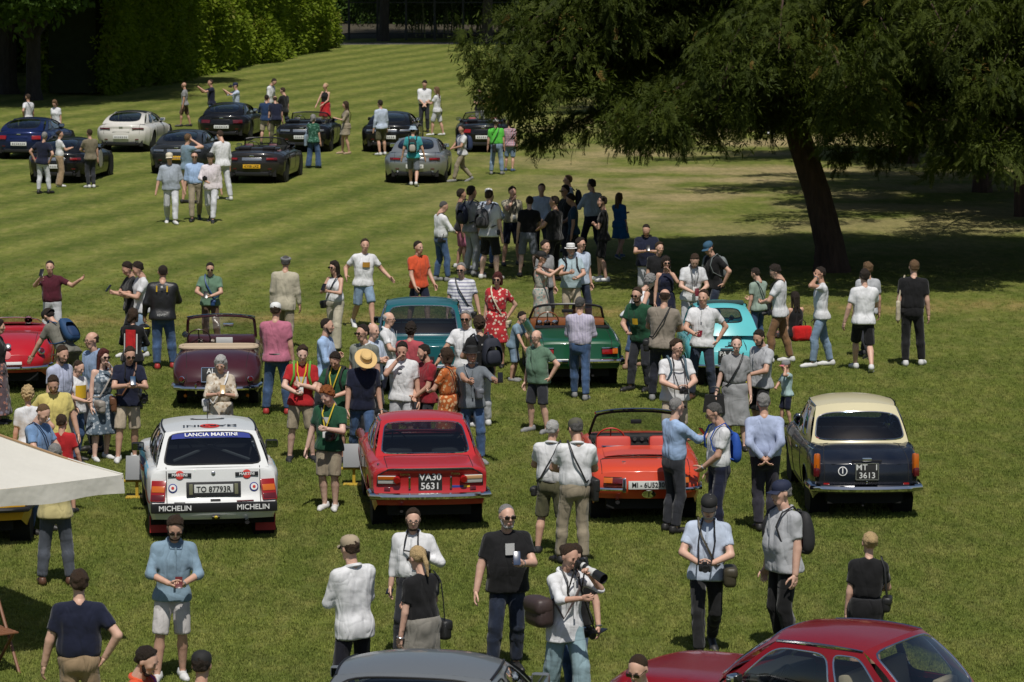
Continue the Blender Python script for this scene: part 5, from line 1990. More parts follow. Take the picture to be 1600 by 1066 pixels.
class Field:
 def __init__(s, h):
  s.h = h
  s.pr = []

 def cone(s, a, b, ra, rb=None, k=.03, cut=False, cut0=False, sq=None):
  rb = ra if rb is None else rb
  s.pr.append(('c', np.array(a, float), np.array(b, float), ra, rb, k, cut, cut0, sq))
  return s

 def ball(s, c, r, k=.02):
  s.pr.append(('e', np.array(c, float), np.array(r, float) * np.ones(3), k))
  return s

 def sub(s, c, r, k=.01):
  s.pr.append(('s', np.array(c, float), np.array(r, float) * np.ones(3), k))
  return s

 def plane(s, p, n):
  """cut away the side n points to"""
  s.pr.append(('p', np.array(p, float), np.array(n, float)))
  return s

 def noise(s, amp, freq, seed=0):
  s.pr.append(('n', amp, freq, seed))
  return s

 def mesh(s):
  h = s.h
  lo, hi = np.full(3, 1e9), np.full(3, -1e9)
  for p in s.pr:
   if p[0] == 'c':
    m = max(p[3], p[4])
    lo = np.minimum(lo, np.minimum(p[1], p[2]) - m)
    hi = np.maximum(hi, np.maximum(p[1], p[2]) + m)
   elif p[0] == 'e':
    lo = np.minimum(lo, p[1] - p[2]); hi = np.maximum(hi, p[1] + p[2])
  lo -= 3 * h; hi += 3 * h
  n = np.ceil((hi - lo) / h).astype(int) + 1
  ax = [lo[i] + h * np.arange(n[i]) for i in range(3)]
  F = np.full(n, .25)

  def block(a, b):
   i0 = np.maximum(0, np.floor((a - lo) / h).astype(int))
   i1 = np.minimum(n, np.ceil((b - lo) / h).astype(int) + 1)
   sl = tuple(slice(i0[i], i1[i]) for i in range(3))
   G = np.stack(np.meshgrid(ax[0][sl[0]], ax[1][sl[1]], ax[2][sl[2]], indexing='ij'), -1)
   return sl, G
  for p in s.pr:
   if p[0] == 'c':
    _, a, b, ra, rb, k, cut, cut0, sq = p
    m = max(ra, rb) + max(k, 2.5 * h) + h
    sl, G = block(np.minimum(a, b) - m, np.maximum(a, b) + m)
    if sq is not None:
     G2 = G.copy(); c_ = (a + b) / 2
     G2 = c_ + (G2 - c_) / np.array(sq)
     d = cone_d(G2, c_ + (a - c_) / np.array(sq), c_ + (b - c_) / np.array(sq), ra, rb) * min(sq)
    else:
     d = cone_d(G, a, b, ra, rb)
    ba = b - a
    ln = math.sqrt(float(ba @ ba)) + 1e-9
    if cut: d = np.maximum(d, ((G - b) @ ba) / ln)
    if cut0: d = np.maximum(d, ((a - G) @ ba) / ln)
   elif p[0] == 'e':
    _, c_, r, k = p
    m = k + 2.5 * h
    sl, G = block(c_ - r - m, c_ + r + m)
    q = (G - c_) / r
    d = (np.sqrt((q * q).sum(-1)) - 1) * float(r.min())
   elif p[0] == 's':
    _, c_, r, k = p
    sl, G = block(c_ - r - .02, c_ + r + .02)
    q = (G - c_) / r
    d = (np.sqrt((q * q).sum(-1)) - 1) * float(r.min())
    F[sl] = np.maximum(F[sl], -d)
    continue
   elif p[0] == 'p':
    G = np.stack(np.meshgrid(*ax, indexing='ij'), -1)
    F = np.maximum(F, (G - p[1]) @ p[2])
    continue
   else:
    _, amp, fq, seed = p
    G = np.meshgrid(*ax, indexing='ij')
    F = F + amp * (np.sin(G[0] * fq + 1.3 * seed + 2 * np.sin(G[2] * fq * .6)) * np.sin(G[1] * fq * 1.1 + seed) + .7 * np.sin(G[2] * fq * 1.3 + 2.1 * seed + 1.5 * np.sin(G[0] * fq * .8)))
    continue
   A = F[sl]
   if k > 0:
    hh = np.maximum(k - np.abs(A - d), 0) / k
    F[sl] = np.minimum(A, d) - hh * hh * k * .25
   else:
    F[sl] = np.minimum(A, d)
  return nets(F, lo, h)


CORN = np.array([(0, 0, 0), (1, 0, 0), (0, 1, 0), (1, 1, 0), (0, 0, 1), (1, 0, 1), (0, 1, 1), (1, 1, 1)])
EDG = [(0, 1), (2, 3), (4, 5), (6, 7), (0, 2), (1, 3), (4, 6), (5, 7), (0, 4), (1, 5), (2, 6), (3, 7)]


def nets(F, lo, h):
 S = F < 0
 nx, ny, nz = F.shape
 cnt = sum(S[c[0]:nx - 1 + c[0], c[1]:ny - 1 + c[1], c[2]:nz - 1 + c[2]].astype(np.int8) for c in CORN)
 act = (cnt > 0) & (cnt < 8)
 I = np.argwhere(act)
 idx = np.full(act.shape, -1, dtype=np.int64)
 idx[act] = np.arange(len(I))
 f = np.stack([F[I[:, 0] + c[0], I[:, 1] + c[1], I[:, 2] + c[2]] for c in CORN], 1)
 acc = np.zeros((len(I), 3)); num = np.zeros(len(I))
 for a, b in EDG:
  m = (f[:, a] < 0) != (f[:, b] < 0)
  t = f[m, a] / (f[m, a] - f[m, b])
  acc[m] += CORN[a] + t[:, None] * (CORN[b] - CORN[a])
  num[m] += 1
 V = lo + h * (I + acc / num[:, None])
 faces = []
 for axis in range(3):
  s0 = [slice(None)] * 3; s1 = [slice(None)] * 3
  s0[axis] = slice(0, -1); s1[axis] = slice(1, None)
  A, B = S[tuple(s0)], S[tuple(s1)]
  E = np.argwhere(A != B)
  o1, o2 = (axis + 1) % 3, (axis + 2) % 3
  E = E[(E[:, o1] > 0) & (E[:, o2] > 0) & (E[:, o1] < F.shape[o1] - 1) & (E[:, o2] < F.shape[o2] - 1)]
  inside = A[E[:, 0], E[:, 1], E[:, 2]]
  q = []
  for d1, d2 in ((1, 1), (0, 1), (0, 0), (1, 0)):
   e = E.copy(); e[:, o1] -= d1; e[:, o2] -= d2
   q.append(idx[e[:, 0], e[:, 1], e[:, 2]])
  Q = np.stack(q, 1)
  Q[inside] = Q[inside]
  Q[~inside] = Q[~inside][:, ::-1]
  faces.append(Q)
 return V, np.concatenate(faces)


def np_mesh(name, V, Q, mats, midx=None):
 me = bpy.data.meshes.new(name)
 me.vertices.add(len(V))
 me.vertices.foreach_set('co', np.asarray(V, dtype=np.float32).ravel())
 nf = len(Q)
 me.loops.add(nf * 4)
 me.loops.foreach_set('vertex_index', np.asarray(Q, dtype=np.int32).ravel())
 me.polygons.add(nf)
 me.polygons.foreach_set('loop_start', np.arange(nf, dtype=np.int32) * 4)
 me.polygons.foreach_set('loop_total', np.full(nf, 4, dtype=np.int32))
 me.polygons.foreach_set('use_smooth', np.ones(nf, dtype=bool))
 for m in mats: me.materials.append(m)
 if midx is not None: me.polygons.foreach_set('material_index', np.asarray(midx, dtype=np.int32))
 me.update(calc_edges=True)
 me.validate()
 return me


# ---- head template: chin z=0, crown z=1, face towards -y
def head_field(h, fem):
 f = Field(h)
 j = .92 if fem else 1.0
 f.ball((0, .07, .62), (.345, .42, .385), .05)
 f.ball((0, -.10, .42), (.285 * j, .30, .36), .10)
 f.cone((-.10 * j, -.20, .11), (.10 * j, -.20, .11), .115 * j, k=.12)
 f.cone((-.13, -.315, .605), (.13, -.315, .605), .05, k=.06)
 f.cone((0, -.385, .56), (0, -.455, .415), .028, .058, k=.04)
 f.cone((-.055, -.40, .40), (.055, -.40, .40), .034, k=.03)
 f.cone((-.20, -.26, .45), (.20, -.26, .45), .08, k=.09)
 f.cone((-.075, -.375, .245), (.075, -.375, .245), .030, k=.05)
 f.ball((-.345, .06, .49), (.045, .085, .14), .03)
 f.ball((.345, .06, .49), (.045, .085, .14), .03)
 f.sub((-.135, -.435, .53), (.085, .08, .055))
 f.sub((.135, -.435, .53), (.085, .08, .055))
 nk = .16 if fem else .20
 f.cone((0, .08, .30), (0, .14, -.34), nk, nk * 1.15, k=.08)
 return f


HEADC = {}


def head_geo(lod, fem):
 key = (lod, fem)
 if key in HEADC: return HEADC[key]
 V, Q = head_field({0: .042, 1: .055, 2: .085}[lod], fem).mesh()
 mi = np.zeros(len(Q), int)
 Vs, Qs, Ms = [V], [Q], [mi]
 n = len(V)

 def add(c, r, m, hh=None):
  nonlocal n
  v, q = Field(hh or min(r) * .62).ball(c, r, 0).mesh()
  Vs.append(v); Qs.append(q + n); Ms.append(np.full(len(q), m)); n += len(v)
 if lod < 2:
  for s in (-1, 1):
   add((s * .135, -.362, .53), (.042, .034, .022), 1, .018)
   add((s * .14, -.366, .62), (.075, .03, .014), 3, .014)
  add((0, -.405, .245), (.095, .03, .026), 2, .02)
 HEADC[key] = (np.concatenate(Vs), np.concatenate(Qs), np.concatenate(Ms))
 return HEADC[key]


# ---- hand template: wrist at origin, fingers along -z, palm facing +x-ish (thumb towards -y), unit = hand length
def hand_geo(kind, lod):
 key = ('hand', kind, lod)
 if key in HEADC: return HEADC[key]
 h = {0: .042, 1: .055}[lod]
 f = Field(h)
 f.cone((0, 0, .06), (0, .0, -.12), .145, .16, k=.05, sq=(.72, 1, 1))
 f.cone((0, -.10, -.14), (0, -.13, -.40), .11, .10, k=.08, sq=(.75, 1, 1))
 f.cone((0, .09, -.14), (0, .13, -.38), .11, .10, k=.08, sq=(.75, 1, 1))
 curl = {'relax': .55, 'grip': 1.25, 'flat': .12}[kind]
 for i, (y, L, z0) in enumerate(((-.165, .40, -.44), (-.055, .45, -.46), (.055, .42, -.45), (.16, .33, -.41))):
  p = np.array((0, y, z0)); a = .15 * curl
  for k, fr in enumerate((.45, .32, .26)):
   a += curl * (.35 if k == 0 else .75)
   d = np.array((math.sin(a), y * .18, -math.cos(a)))
   q = p + d * L * fr
   f.cone(p, q, .056 - .005 * k, .051 - .005 * k, k=.012)
   p = q
 p = np.array((.04, -.13, -.12))
 th = [(.10, -.20, -.16), (.08, -.09, -.17), (.04, -.02, -.13)] if kind != 'grip' else [(.14, -.14, -.14), (.14, .02, -.12), (.08, .08, -.08)]
 for k, d in enumerate(th):
  q = p + np.array(d)
  f.cone(p, q, .075 - .012 * k, .066 - .012 * k, k=.03)
  p = q
 HEADC[key] = f.mesh()
 return HEADC[key]


# ---- hair, beards, hats (head units)
HAIRC = {}


def hair_geo(style, lod):
 key = (style, lod)
 if key in HAIRC: return HAIRC[key]
 h = {0: .05, 1: .065, 2: .09}[lod]
 f = Field(h)
 th = {'short': .05, 'buzz': .018, 'full': .09, 'long': .07, 'pony': .045, 'bun': .045, 'bob': .10, 'curly': .17, 'fringe': .03, 'back': .05, 'thin': .02}[style]
 f.ball((0, .108, .660), (.340 + th * .45, .388 + th * .7, .365 + th), .04)
 if style in ('full', 'curly', 'bob', 'long'):
  f.cone((-.17, -.13, .94), (.17, -.13, .94), .09, k=.1)
  f.cone((-.06, -.25, .94), (.20, -.21, .93), .055, k=.07)
 if style == 'short': f.cone((-.13, -.15, .97), (.12, -.15, .98), .05, k=.09)
 if style in ('short', 'full', 'curly', 'fringe', 'back', 'thin', 'buzz'): f.cone((-.17, .36, .40), (.17, .36, .40), .07 + th * .3, k=.08)
 if style in ('short', 'full', 'curly', 'pony', 'bun'):
  for s in (-1, 1): f.cone((s * .315, .0, .62), (s * .315, .02, .46), .05, .03, k=.05)
 if style == 'curly': f.noise(.035, 21, 2)
 elif style == 'full': f.noise(.022, 15, 1)
 elif style != 'buzz': f.noise(.012, 19, 1)
 if style not in ('long', 'bob'): f.plane((0, .10, .40), (0, -.86, -.50))
 if style == 'fringe': f.plane((0, 0, .70), (0, -.25, .97))
 if style == 'thin': pass
 if style == 'long':
  for s in (-1, 1):
   f.cone((s * .29, .06, .62), (s * .33, .10, -.45), .12, .08, k=.08)
  f.cone((-.15, .34, .5), (-.16, .42, -.75), .18, .10, k=.1)
  f.cone((.15, .34, .5), (.16, .42, -.75), .18, .10, k=.1)
 if style == 'bob':
  for s in (-1, 1): f.cone((s * .32, .08, .62), (s * .33, .10, .12), .13, .11, k=.08)
  f.cone((-.16, .36, .5), (.16, .36, .1), .2, .16, k=.1)
 if style == 'pony':
  f.ball((0, .50, .66), (.09, .09, .09), .04)
  f.cone((0, .52, .64), (0, .62, .20), .10, .11, k=.04); f.cone((0, .62, .2), (0, .56, -.38), .11, .04, k=.04)
 if style == 'bun':
  f.ball((0, .50, .66), (.19, .17, .18), .05)
 HAIRC[key] = f.mesh()
 return HAIRC[key]


def beard_geo(lod):
 if ('beard', lod) in HAIRC: return HAIRC[('beard', lod)]
 f = Field({0: .045, 1: .06, 2: .09}[lod])
 f.cone((-.12, -.205, .095), (.12, -.205, .095), .122, k=.1)
 f.cone((-.235, -.10, .22), (-.29, .0, .46), .09, .06, k=.08)
 f.cone((.235, -.10, .22), (.29, .0, .46), .09, .06, k=.08)
 f.cone((-.07, -.355, .315), (.07, -.355, .315), .024, k=.03)
 f.noise(.006, 30, 3)
 HAIRC[('beard', lod)] = f.mesh()
 return HAIRC[('beard', lod)]


def glasses_mesh(dark):
 m = MB()
 for s in (-1, 1):
  m.rbox((s * .15, -.435, .535), (.235, .035, .15), .016)
  m.tube([(s * .27, -.42, .56), (s * .36, -.05, .55), (s * .36, .06, .50)], .014, 5)
 m.tube([(-.05, -.45, .56), (.05, -.45, .56)], .014, 5)
 return m


GLASS_DARK = glasses_mesh(True).mesh('sunglasses', plain('dark_lens', (.012, .010, .010), .12, coat=.5))


def spec_mesh():
 m = MB()
 for s in (-1, 1):
  m.loop([Vector((s * .145 + .1 * math.cos(a * .628), -.44, .53 + .065 * math.sin(a * .628))) for a in range(10)], .014, 5)
  m.tube([(s * .25, -.43, .55), (s * .36, -.05, .54), (s * .36, .06, .50)], .013, 5)
 m.tube([(-.05, -.45, .54), (.05, -.45, .54)], .013, 5)
 return m.mesh('spectacles', M_BLACK)


SPECS = spec_mesh()
HATC = {}


def hat_mesh(kind, mat, mat2=None):
 key = (kind, mat.name, mat2.name if mat2 else None)
 if key in HATC: return HATC[key]
 m = MB()
 if kind == 'cap' or kind == 'capback':
  m.lathe([(.40, .0), (.415, .10), (.40, .24), (.32, .36), (.17, .43), (.001, .45)], 18, Matrix.Translation((0, .06, .64)), sx=.93, sy=1.1)
  sg = -1
  def brim(u, v):
   a = -1.05 + 2.1 * u
   r = .40 + .30 * v * math.cos(a) ** .6
   return Vector((math.sin(a) * .37 * (1 + .05 * v), .06 + sg * (math.cos(a) * .44 + .30 * v * math.cos(a) ** .5), .665 - .05 * v - .07 * (abs(a) ** 2) * v))
  m.cur = 1
  m.grid(brim, 12, 4)
  m.grid(lambda u, v: brim(u, v) + Vector((0, 0, -.018)), 12, 4)
 elif kind == 'flat':
  m.lathe([(.40, .0), (.47, .08), (.46, .17), (.30, .26), (.001, .29)], 18, Matrix.Translation((0, .0, .70)) @ Matrix.Rotation(R(-8), 4, 'X'), sx=.95, sy=1.12)
  m.rbox((0, -.42, .72), (.5, .22, .05), .02, Matrix.Rotation(R(14), 3, 'X'))
 elif kind in ('fedora', 'straw', 'blackhat'):
  br = {'fedora': .62, 'straw': .80, 'blackhat': .62}[kind]
  m.lathe([(br, .0), (br * .98, .022), (.43, .02), (.42, .06), (.40, .38), (.31, .45), (.15, .42), (.001, .40)], 24, Matrix.Translation((0, .05, .70)) @ Matrix.Rotation(R(-5), 4, 'X'), sx=.93, sy=1.08)
  m.cur = 1
  m.lathe([(.427, .025), (.422, .10), (.40, .10)], 24, Matrix.Translation((0, .05, .70)) @ Matrix.Rotation(R(-5), 4, 'X'), sx=.93, sy=1.08)
 elif kind == 'bucket':
  m.lathe([(.60, -.10), (.58, -.09), (.43, .05), (.40, .28), (.34, .33), (.001, .35)], 20, Matrix.Translation((0, .05, .72)), sx=.93, sy=1.05)
 HATC[key] = m.mesh('hat', [mat, mat2 or mat])
 return HATC[key]


SHOEC = {}


def shoe_mesh(mat, sole):
 key = (mat.name, sole.name)
 if key in SHOEC: return SHOEC[key]
 f = Field(.014)
 f.cone((0, .055, .045), (0, -.10, .035), .042, .040, k=.03)
 f.cone((-.006, -.12, .032), (.010, -.185, .026), .043, .034, k=.03)
 f.cone((0, .05, .05), (0, .045, .10), .042, .040, k=.03, cut=True)
 f.plane((0, 0, 0.0), (0, 0, -1))
 V, Q = f.mesh()
 cz = V[Q].mean(1)[:, 2]
 SHOEC[key] = np_mesh('shoe', V, Q, [mat, sole], (cz < .022).astype(int))
 return SHOEC[key]


def v3(*a): return np.array(a, float)


def ik(a, t, l1, l2, hint):
 """two bones from a towards t; returns joint, end"""
 d = t - a
 L = np.linalg.norm(d)
 mx = (l1 + l2) * .999
 if L > mx: d = d * mx / L; L = mx
 L = max(L, abs(l1 - l2) * 1.05 + 1e-4)
 u = d / (np.linalg.norm(d) + 1e-9)
 x = (l1 * l1 - l2 * l2 + L * L) / (2 * L)
 r = math.sqrt(max(0, l1 * l1 - x * x))
 hh = hint - u * (hint @ u)
 hh = hh / (np.linalg.norm(hh) + 1e-9)
 return a + u * x + hh * r, a + u * L


def rotx(a): c, s = math.cos(a), math.sin(a); return np.array([[1, 0, 0], [0, c, -s], [0, s, c]])
def roty(a): c, s = math.cos(a), math.sin(a); return np.array([[c, 0, s], [0, 1, 0], [-s, 0, c]])
def rotz(a): c, s = math.cos(a), math.sin(a); return np.array([[c, -s, 0], [s, c, 0], [0, 0, 1]])


# arm poses: hand target (x outwards, y back+, z up) relative to the shoulder in body heights, elbow hint, hand kind, fingers direction hint
ARM = {
 'down': ((.045, -.02, -.315), (.3, 1, 0), 'relax'),
 'loose': ((.085, -.035, -.305), (.5, 1, 0), 'relax'),
 'swing': ((.035, -.13, -.285), (.2, 1, 0), 'relax'),
 'swingb': ((.045, .12, -.285), (.3, 1, 0), 'relax'),
 'phone': ((-.055, -.20, -.115), (1, .5, -1), 'grip'),
 'phonelow': ((-.06, -.175, -.185), (1.3, .35, -.6), 'grip'),
 'high': ((-.055, -.185, .055), (1, -.1, -1), 'grip'),
 'photo': ((-.045, -.25, .03), (1, 0, -1), 'grip'),
 'hip': ((.035, .015, -.255), (1, .55, .1), 'relax'),
 'hipb': ((-.01, .075, -.24), (1, .6, .1), 'relax'),
 'behind': ((-.085, .105, -.25), (1, .8, .0), 'relax'),
 'pocket': ((.045, -.03, -.275), (1, 1, 0), 'relax'),
 'cross': ((-.105, -.105, -.125), (1, .1, -.9), 'grip'),
 'chin': ((-.075, -.125, .045), (.7, -.4, -1), 'relax'),
 'ear': ((-.02, -.07, .10), (1, -.4, -1), 'relax'),
 'clasp': ((-.09, -.125, -.255), (1, .5, 0), 'relax'),
 'out': ((.17, -.12, -.21), (.3, 1, -.3), 'flat'),
 'reach': ((.0, -.30, -.10), (.5, .2, -1), 'relax'),
 'point': ((-.02, -.28, -.02), (.5, .3, -1), 'relax'),
 'carry': ((.075, -.03, -.30), (.4, 1, 0), 'grip'),
 'side': ((.27, -.09, -.03), (0, .2, -1), 'relax'),
 'strap': ((-.03, -.10, -.10), (1, .3, -1), 'grip'),
 'self': ((.10, -.29, -.05), (.6, 0, -1), 'grip'),
 'lean': ((.06, -.16, -.27), (.6, 1, 0), 'flat'),
}
LEGS = {'stand': ((.065, .0), (.065, .02)), 'wide': ((.10, .0), (.10, .0)), 'step': ((.06, -.10), (.065, .10)), 'walk': ((.045, -.17), (.05, .17)),
  'walk2': ((.045, .17), (.05, -.17)), 'rel': ((.055, .03), (.095, -.06)), 'rel2': ((.095, -.06), (.055, .03)), 'close': ((.045, 0), (.045, .01)),
  'sit': ((.06, -.26), (.06, -.24))}

SKINC = {}
NPEOPLE = 0


def person(label, px, head, foot=None, H=1.74, rot=0, fem=False, build=1.0, skin='m', hair=('short', 'dark'), beard=None, glasses=None, hat=None,
   top=None, legs=None, shoes=('dark', None), arms=('down', 'down'), stance='stand', lean=0.0, side=0.0, hp=5, hy=0, belly=0.0, dress=None, props=(), group=None,
   fy=None, dx=0.0, kid=False, sit=False, twist=0.0, print_=None):
 """one visitor, placed by the photo's head top (px, head) and, where seen, the foot line"""
 global NPEOPLE
 NPEOPLE += 1
 leanr = R(lean)
 pr = random.Random(NPEOPLE * 7 + 3)
 if stance == 'stand': stance = pr.choice(('stand', 'rel', 'rel2', 'wide', 'step'))
 if not side: side = pr.uniform(-3, 3)
 if not twist: twist = pr.uniform(-8, 8)
 if not hy: hy = pr.uniform(-14, 14)
 build *= pr.uniform(.95, 1.04)
 if sit:
  g = lawn(px + dx, foot)
 elif foot is not None:
  g = lawn(px + dx, foot)
  Hh = height_at(px, head, g.y)
  H = Hh / (1 - .45 * (1 - math.cos(leanr))) if lean else Hh
  if not kid: H = min(1.95, max(1.5, H))
 else:
  drop = .45 * (1 - math.cos(leanr)) * H
  ddx, ddy, ddz = ray(px, head)
  Y = (H - drop - CAM_H) * ddy / ddz
  g = Vector((ddx * Y / ddy + dx / FPX * Y, Y, 0))
 rz = R(rot)
 D = g.y
 lod = 0 if D < 53 else (1 if D < 68 else 2)
 vox = {0: .019, 1: .0225, 2: .033}[lod]
 if H < 1.35: vox *= .85
 root = empty('person', g, rz)
 tag(root, label, 'person', group)
 # ---------------- joints (facing -y)
 S = H
 wS = (.086 if fem else .101) * (1 + .35 * (build - 1))
 wH = .050 if not fem else .052
 lst = LEGS[stance]
 foots = {}
 hipz = .515
 spread = max(abs(lst[0][1]), abs(lst[1][1]), 0)
 if not sit: hipz = min(hipz, math.sqrt(max(.1, (.478) ** 2 - (spread * .95) ** 2)) + .04)
 else: hipz = .075
 pel = v3(0, 0, hipz + .015)
 Rl = rotx(leanr) @ roty(R(side)) @ rotz(R(twist))

 def up(x, y, z):
  """upper body point given in upright height units"""
  return (pel + Rl @ (v3(x, y, z - .53))) * S
 hips = {s: (pel + v3(s * wH, 0, -.015)) * S for s in (-1, 1)}
 knee, ank = {}, {}
 for s, (fx, fy_) in zip((1, -1), lst):
  a = v3(s * fx, fy_ + .012, .045 if fy_ < .12 else .075) * S
  kn, an = ik(hips[s], a, .240 * S, .237 * S, v3(s * .12, -1, 0 if not sit else .9))
  knee[s], ank[s] = kn, an
 sh = {s: up(s * wS, .005, .802) for s in (-1, 1)}
 elb, wri, hk = {}, {}, {}
 for s, nm in zip((1, -1), arms):
  if isinstance(nm, tuple): nm, dl = nm[0], v3(*nm[1])
  else: dl = v3(0, 0, 0)
  t_, hi_, kd = ARM[nm]
  tv = v3(*t_) + dl
  k_ = 1.0 if not (build > 1.1) else build ** .5
  tgt = sh[s] + (Rl if nm not in ('down', 'loose', 'swing', 'swingb', 'carry', 'pocket', 'lean') else (rotz(R(twist)) if lean < 25 else np.eye(3))) @ v3(s * tv[0], tv[1] * k_, tv[2]) * S
  e, w = ik(sh[s], tgt, .172 * S, .148 * S, Rl @ v3(s * hi_[0], hi_[1], hi_[2]))
  elb[s], wri[s], hk[s] = e, w, kd
 nb = up(0, .012, .835)
 hc = up(0, -.012 + .02 * 0, .872)
 Rh = Rl @ rotz(R(hy)) @ rotx(R(hp))
 hs = .133 * S * (1.0 if not kid else 1.18)
 b = build
 bf = 1 + (b - 1) * .5

 # ---------------- skin
 f = Field(vox)
 arm = (.0245 if fem else .0285) * bf
 for s in (-1, 1):
  f.cone(sh[s], elb[s], arm * S * 1.0, arm * S * .88, k=.015)
  f.cone(elb[s], wri[s], arm * S * .90, arm * S * .62, k=.01)
  if lod == 2:
   hd = (wri[s] - elb[s]) / np.linalg.norm(wri[s] - elb[s])
   f.cone(wri[s], wri[s] + hd * .075 * S, .020 * S, .016 * S, k=.01)
  th = .044 if fem else .043
  f.cone(hips[s], knee[s], th * S * bf, .031 * S * bf, k=.02)
  mid = (knee[s] + ank[s]) / 2 + (knee[s] - ank[s]) * .2 + v3(0, .010 * S, 0)
  f.cone(knee[s], mid, .029 * S * bf, .0335 * S * bf, k=.01)
  f.cone(mid, ank[s], .0335 * S * bf, .0195 * S, k=.01)
  f.cone(ank[s], ank[s] + v3(0, -.02, -.02) * S, .0195 * S, .017 * S, k=.01)
 cw = .060 if fem else .064
 for z, w, r_ in ((.535, .034, .052), (.62, .026, .048), (.72, .034, cw * .9), (.79, .060, .030)):
  f.cone(up(-w * b, 0, z), up(w * b, 0, z), r_ * S * .95, k=.03 * S)
 f.cone(nb, hc + (nb - hc) * .0 + Rh @ v3(0, .02, .02) * hs, (.028 if fem else .033) * S * bf, (.026 if fem else .030) * S * bf, k=.02)
 V, Q = f.mesh()
 Vs, Qs, Ms = [V], [Q], [np.zeros(len(Q), int)]
 n = len(V)
 hv, hq, hm = head_geo(lod, fem)
 Vs.append((hv @ np.diag((.98, .98, 1.0)) * hs) @ Rh.T + hc); Qs.append(hq + n); Ms.append(hm); n += len(hv)
 if lod < 2:
  for s in (-1, 1):
   v, q = hand_geo(hk[s], lod)
   fd = wri[s] - elb[s]; fd = fd / np.linalg.norm(fd)
   z = -fd
   inw = (v3(-s, -.25, 0) if hk[s] != 'grip' else v3(-s, -.5, .3))
   inw = Rl @ inw
   x = inw - z * (inw @ z); x /= np.linalg.norm(x) + 1e-9
   y = np.cross(z, x)
   fl = 1 if y @ (Rl @ v3(0, 1, 0.001)) > 0 else -1
   hl = .104 * S * (1 if not fem else .93)
   vv = v * hl
   Mx = np.stack([x, y * fl, z], 1)
   Vs.append(vv @ Mx.T + wri[s]); Qs.append((q if fl > 0 else q[:, ::-1]) + n); Ms.append(np.zeros(len(q), int)); n += len(v)
 hc_name, hcol = HAIRS[hair[1]] if isinstance(hair[1], str) else ('x', hair[1])
 M_h = hair_mat(hc_name, hcol)
 mats = [skin_mat(skin), plain('eye_dark', (.03, .02, .016), .3), plain('lips', (.36, .14, .12), .5), M_h]
 share('body', np_mesh('body', np.concatenate(Vs), np.concatenate(Qs), mats, np.concatenate(Ms)), root)
 HM = Matrix.Translation(Vector(hc)) @ Matrix([[*r_, 0] for r_ in (Rh * hs)] + [[0, 0, 0, 1]])
 if hair[0] != 'bald':
  st = hair[0]
  if hat and st in ('full', 'short', 'curly'): st = 'short'
  key = ('hm', st, lod, hc_name)
  if key not in HAIRC: HAIRC[key] = np_mesh('hair', *hair_geo(st, lod), [M_h])
  share('hair', HAIRC[key], root, mtx=HM)
 if beard:
  bn, bc = HAIRS[beard]
  key = ('bm', lod, bn)
  if key not in HAIRC: HAIRC[key] = np_mesh('beard', *beard_geo(lod), [hair_mat(bn, bc)])
  share('beard', HAIRC[key], root, mtx=HM)
 if glasses == 'sun': share('sunglasses', GLASS_DARK, root, mtx=HM)
 elif glasses: share('spectacles', SPECS, root, mtx=HM)
 if hat:
  share('hat' if hat[0] not in ('cap', 'capback', 'flat') else 'cap', hat_mesh('cap' if hat[0] == 'capback' else hat[0], hat[1], hat[2] if len(hat) > 2 else None), root,
    mtx=HM @ (Matrix.Rotation(math.pi, 4, 'Z') if hat[0] == 'capback' else Matrix.Identity(4)))

 # ---------------- clothes
 PLK = []
 if top:
  mat, slv = top[0], top[1]
  tuck = len(top) > 2 and 'tuck' in top[2]
  hem = .485 if not tuck else .545
  if len(top) > 2 and 'long' in top[2]: hem = .44
  if dress == 'full': hem = .572
  f = Field(vox)
  tank = slv == 'none'
  sw = (.056 if fem else .064) * b ** .5
  if not tank:
   f.cone(up(-sw, .004, .782), up(sw, .004, .782), (.040 if fem else .044) * S * bf, k=.03 * S)
   for s in (-1, 1): f.cone(up(s * .02, .012, .826), sh[s] + (up(0, 0, .80) - up(0, 0, .806)), .031 * S, .034 * S * bf, k=.03 * S)
  else: f.cone(up(-sw * .6, .006, .78), up(sw * .6, .006, .78), .040 * S * bf, k=.04 * S)
  cwid = (.034 if fem else .046)
  f.cone(up(-cwid * b, -.004, .725), up(cwid * b, -.004, .725), (.064 if fem else .067) * S * bf, k=.05 * S)
  if fem: f.cone(up(-.034, -.040, .725), up(.034, -.040, .725), .040 * S, k=.03 * S)
  f.cone(up(-(.034 if fem else .040) * b, -.004 - belly * .5, .635), up((.034 if fem else .040) * b, -.004 - belly * .5, .635), (.057 if fem else .064) * S * b + belly * S * .35, k=.06 * S)
  zz = max(hem, .50)
  if dress != 'full': f.cone(up(-.042 * b, -.002, zz + .03), up(.042 * b, -.002, zz + .03), (.066 if fem else .065) * S * bf + belly * S * .2, k=.06 * S)
  if hem < .50: f.cone(up(-.044 * b, .004, hem - .02), up(.044 * b, .004, hem - .02), (.068 if hem > .46 else .076) * S * bf, k=.06 * S)
  if hem < .50: f.cone(up(-.04, .026, .505), up(.04, .026, .505), .058 * S * bf, k=.05 * S)
  for s in (-1, 1):
   if slv == 'none': continue
   ar = (.032 if fem else .0355) * bf * S
   if slv == 'short':
    e = sh[s] + (elb[s] - sh[s]) * .68
    f.cone(sh[s], e, ar * .98, ar * 1.0, k=.025 * S, cut=True)
   else:
    f.cone(sh[s], elb[s], ar * .98, ar * .86, k=.025 * S)
    fr = {'long': .94, 'roll': .30, 'elbow': .05}[slv]
    e = elb[s] + (wri[s] - elb[s]) * fr
    f.cone(elb[s], e, ar * .84, ar * (.86 - .28 * fr), k=.015 * S, cut=True)
  f.noise(.0016, 30, NPEOPLE % 9)
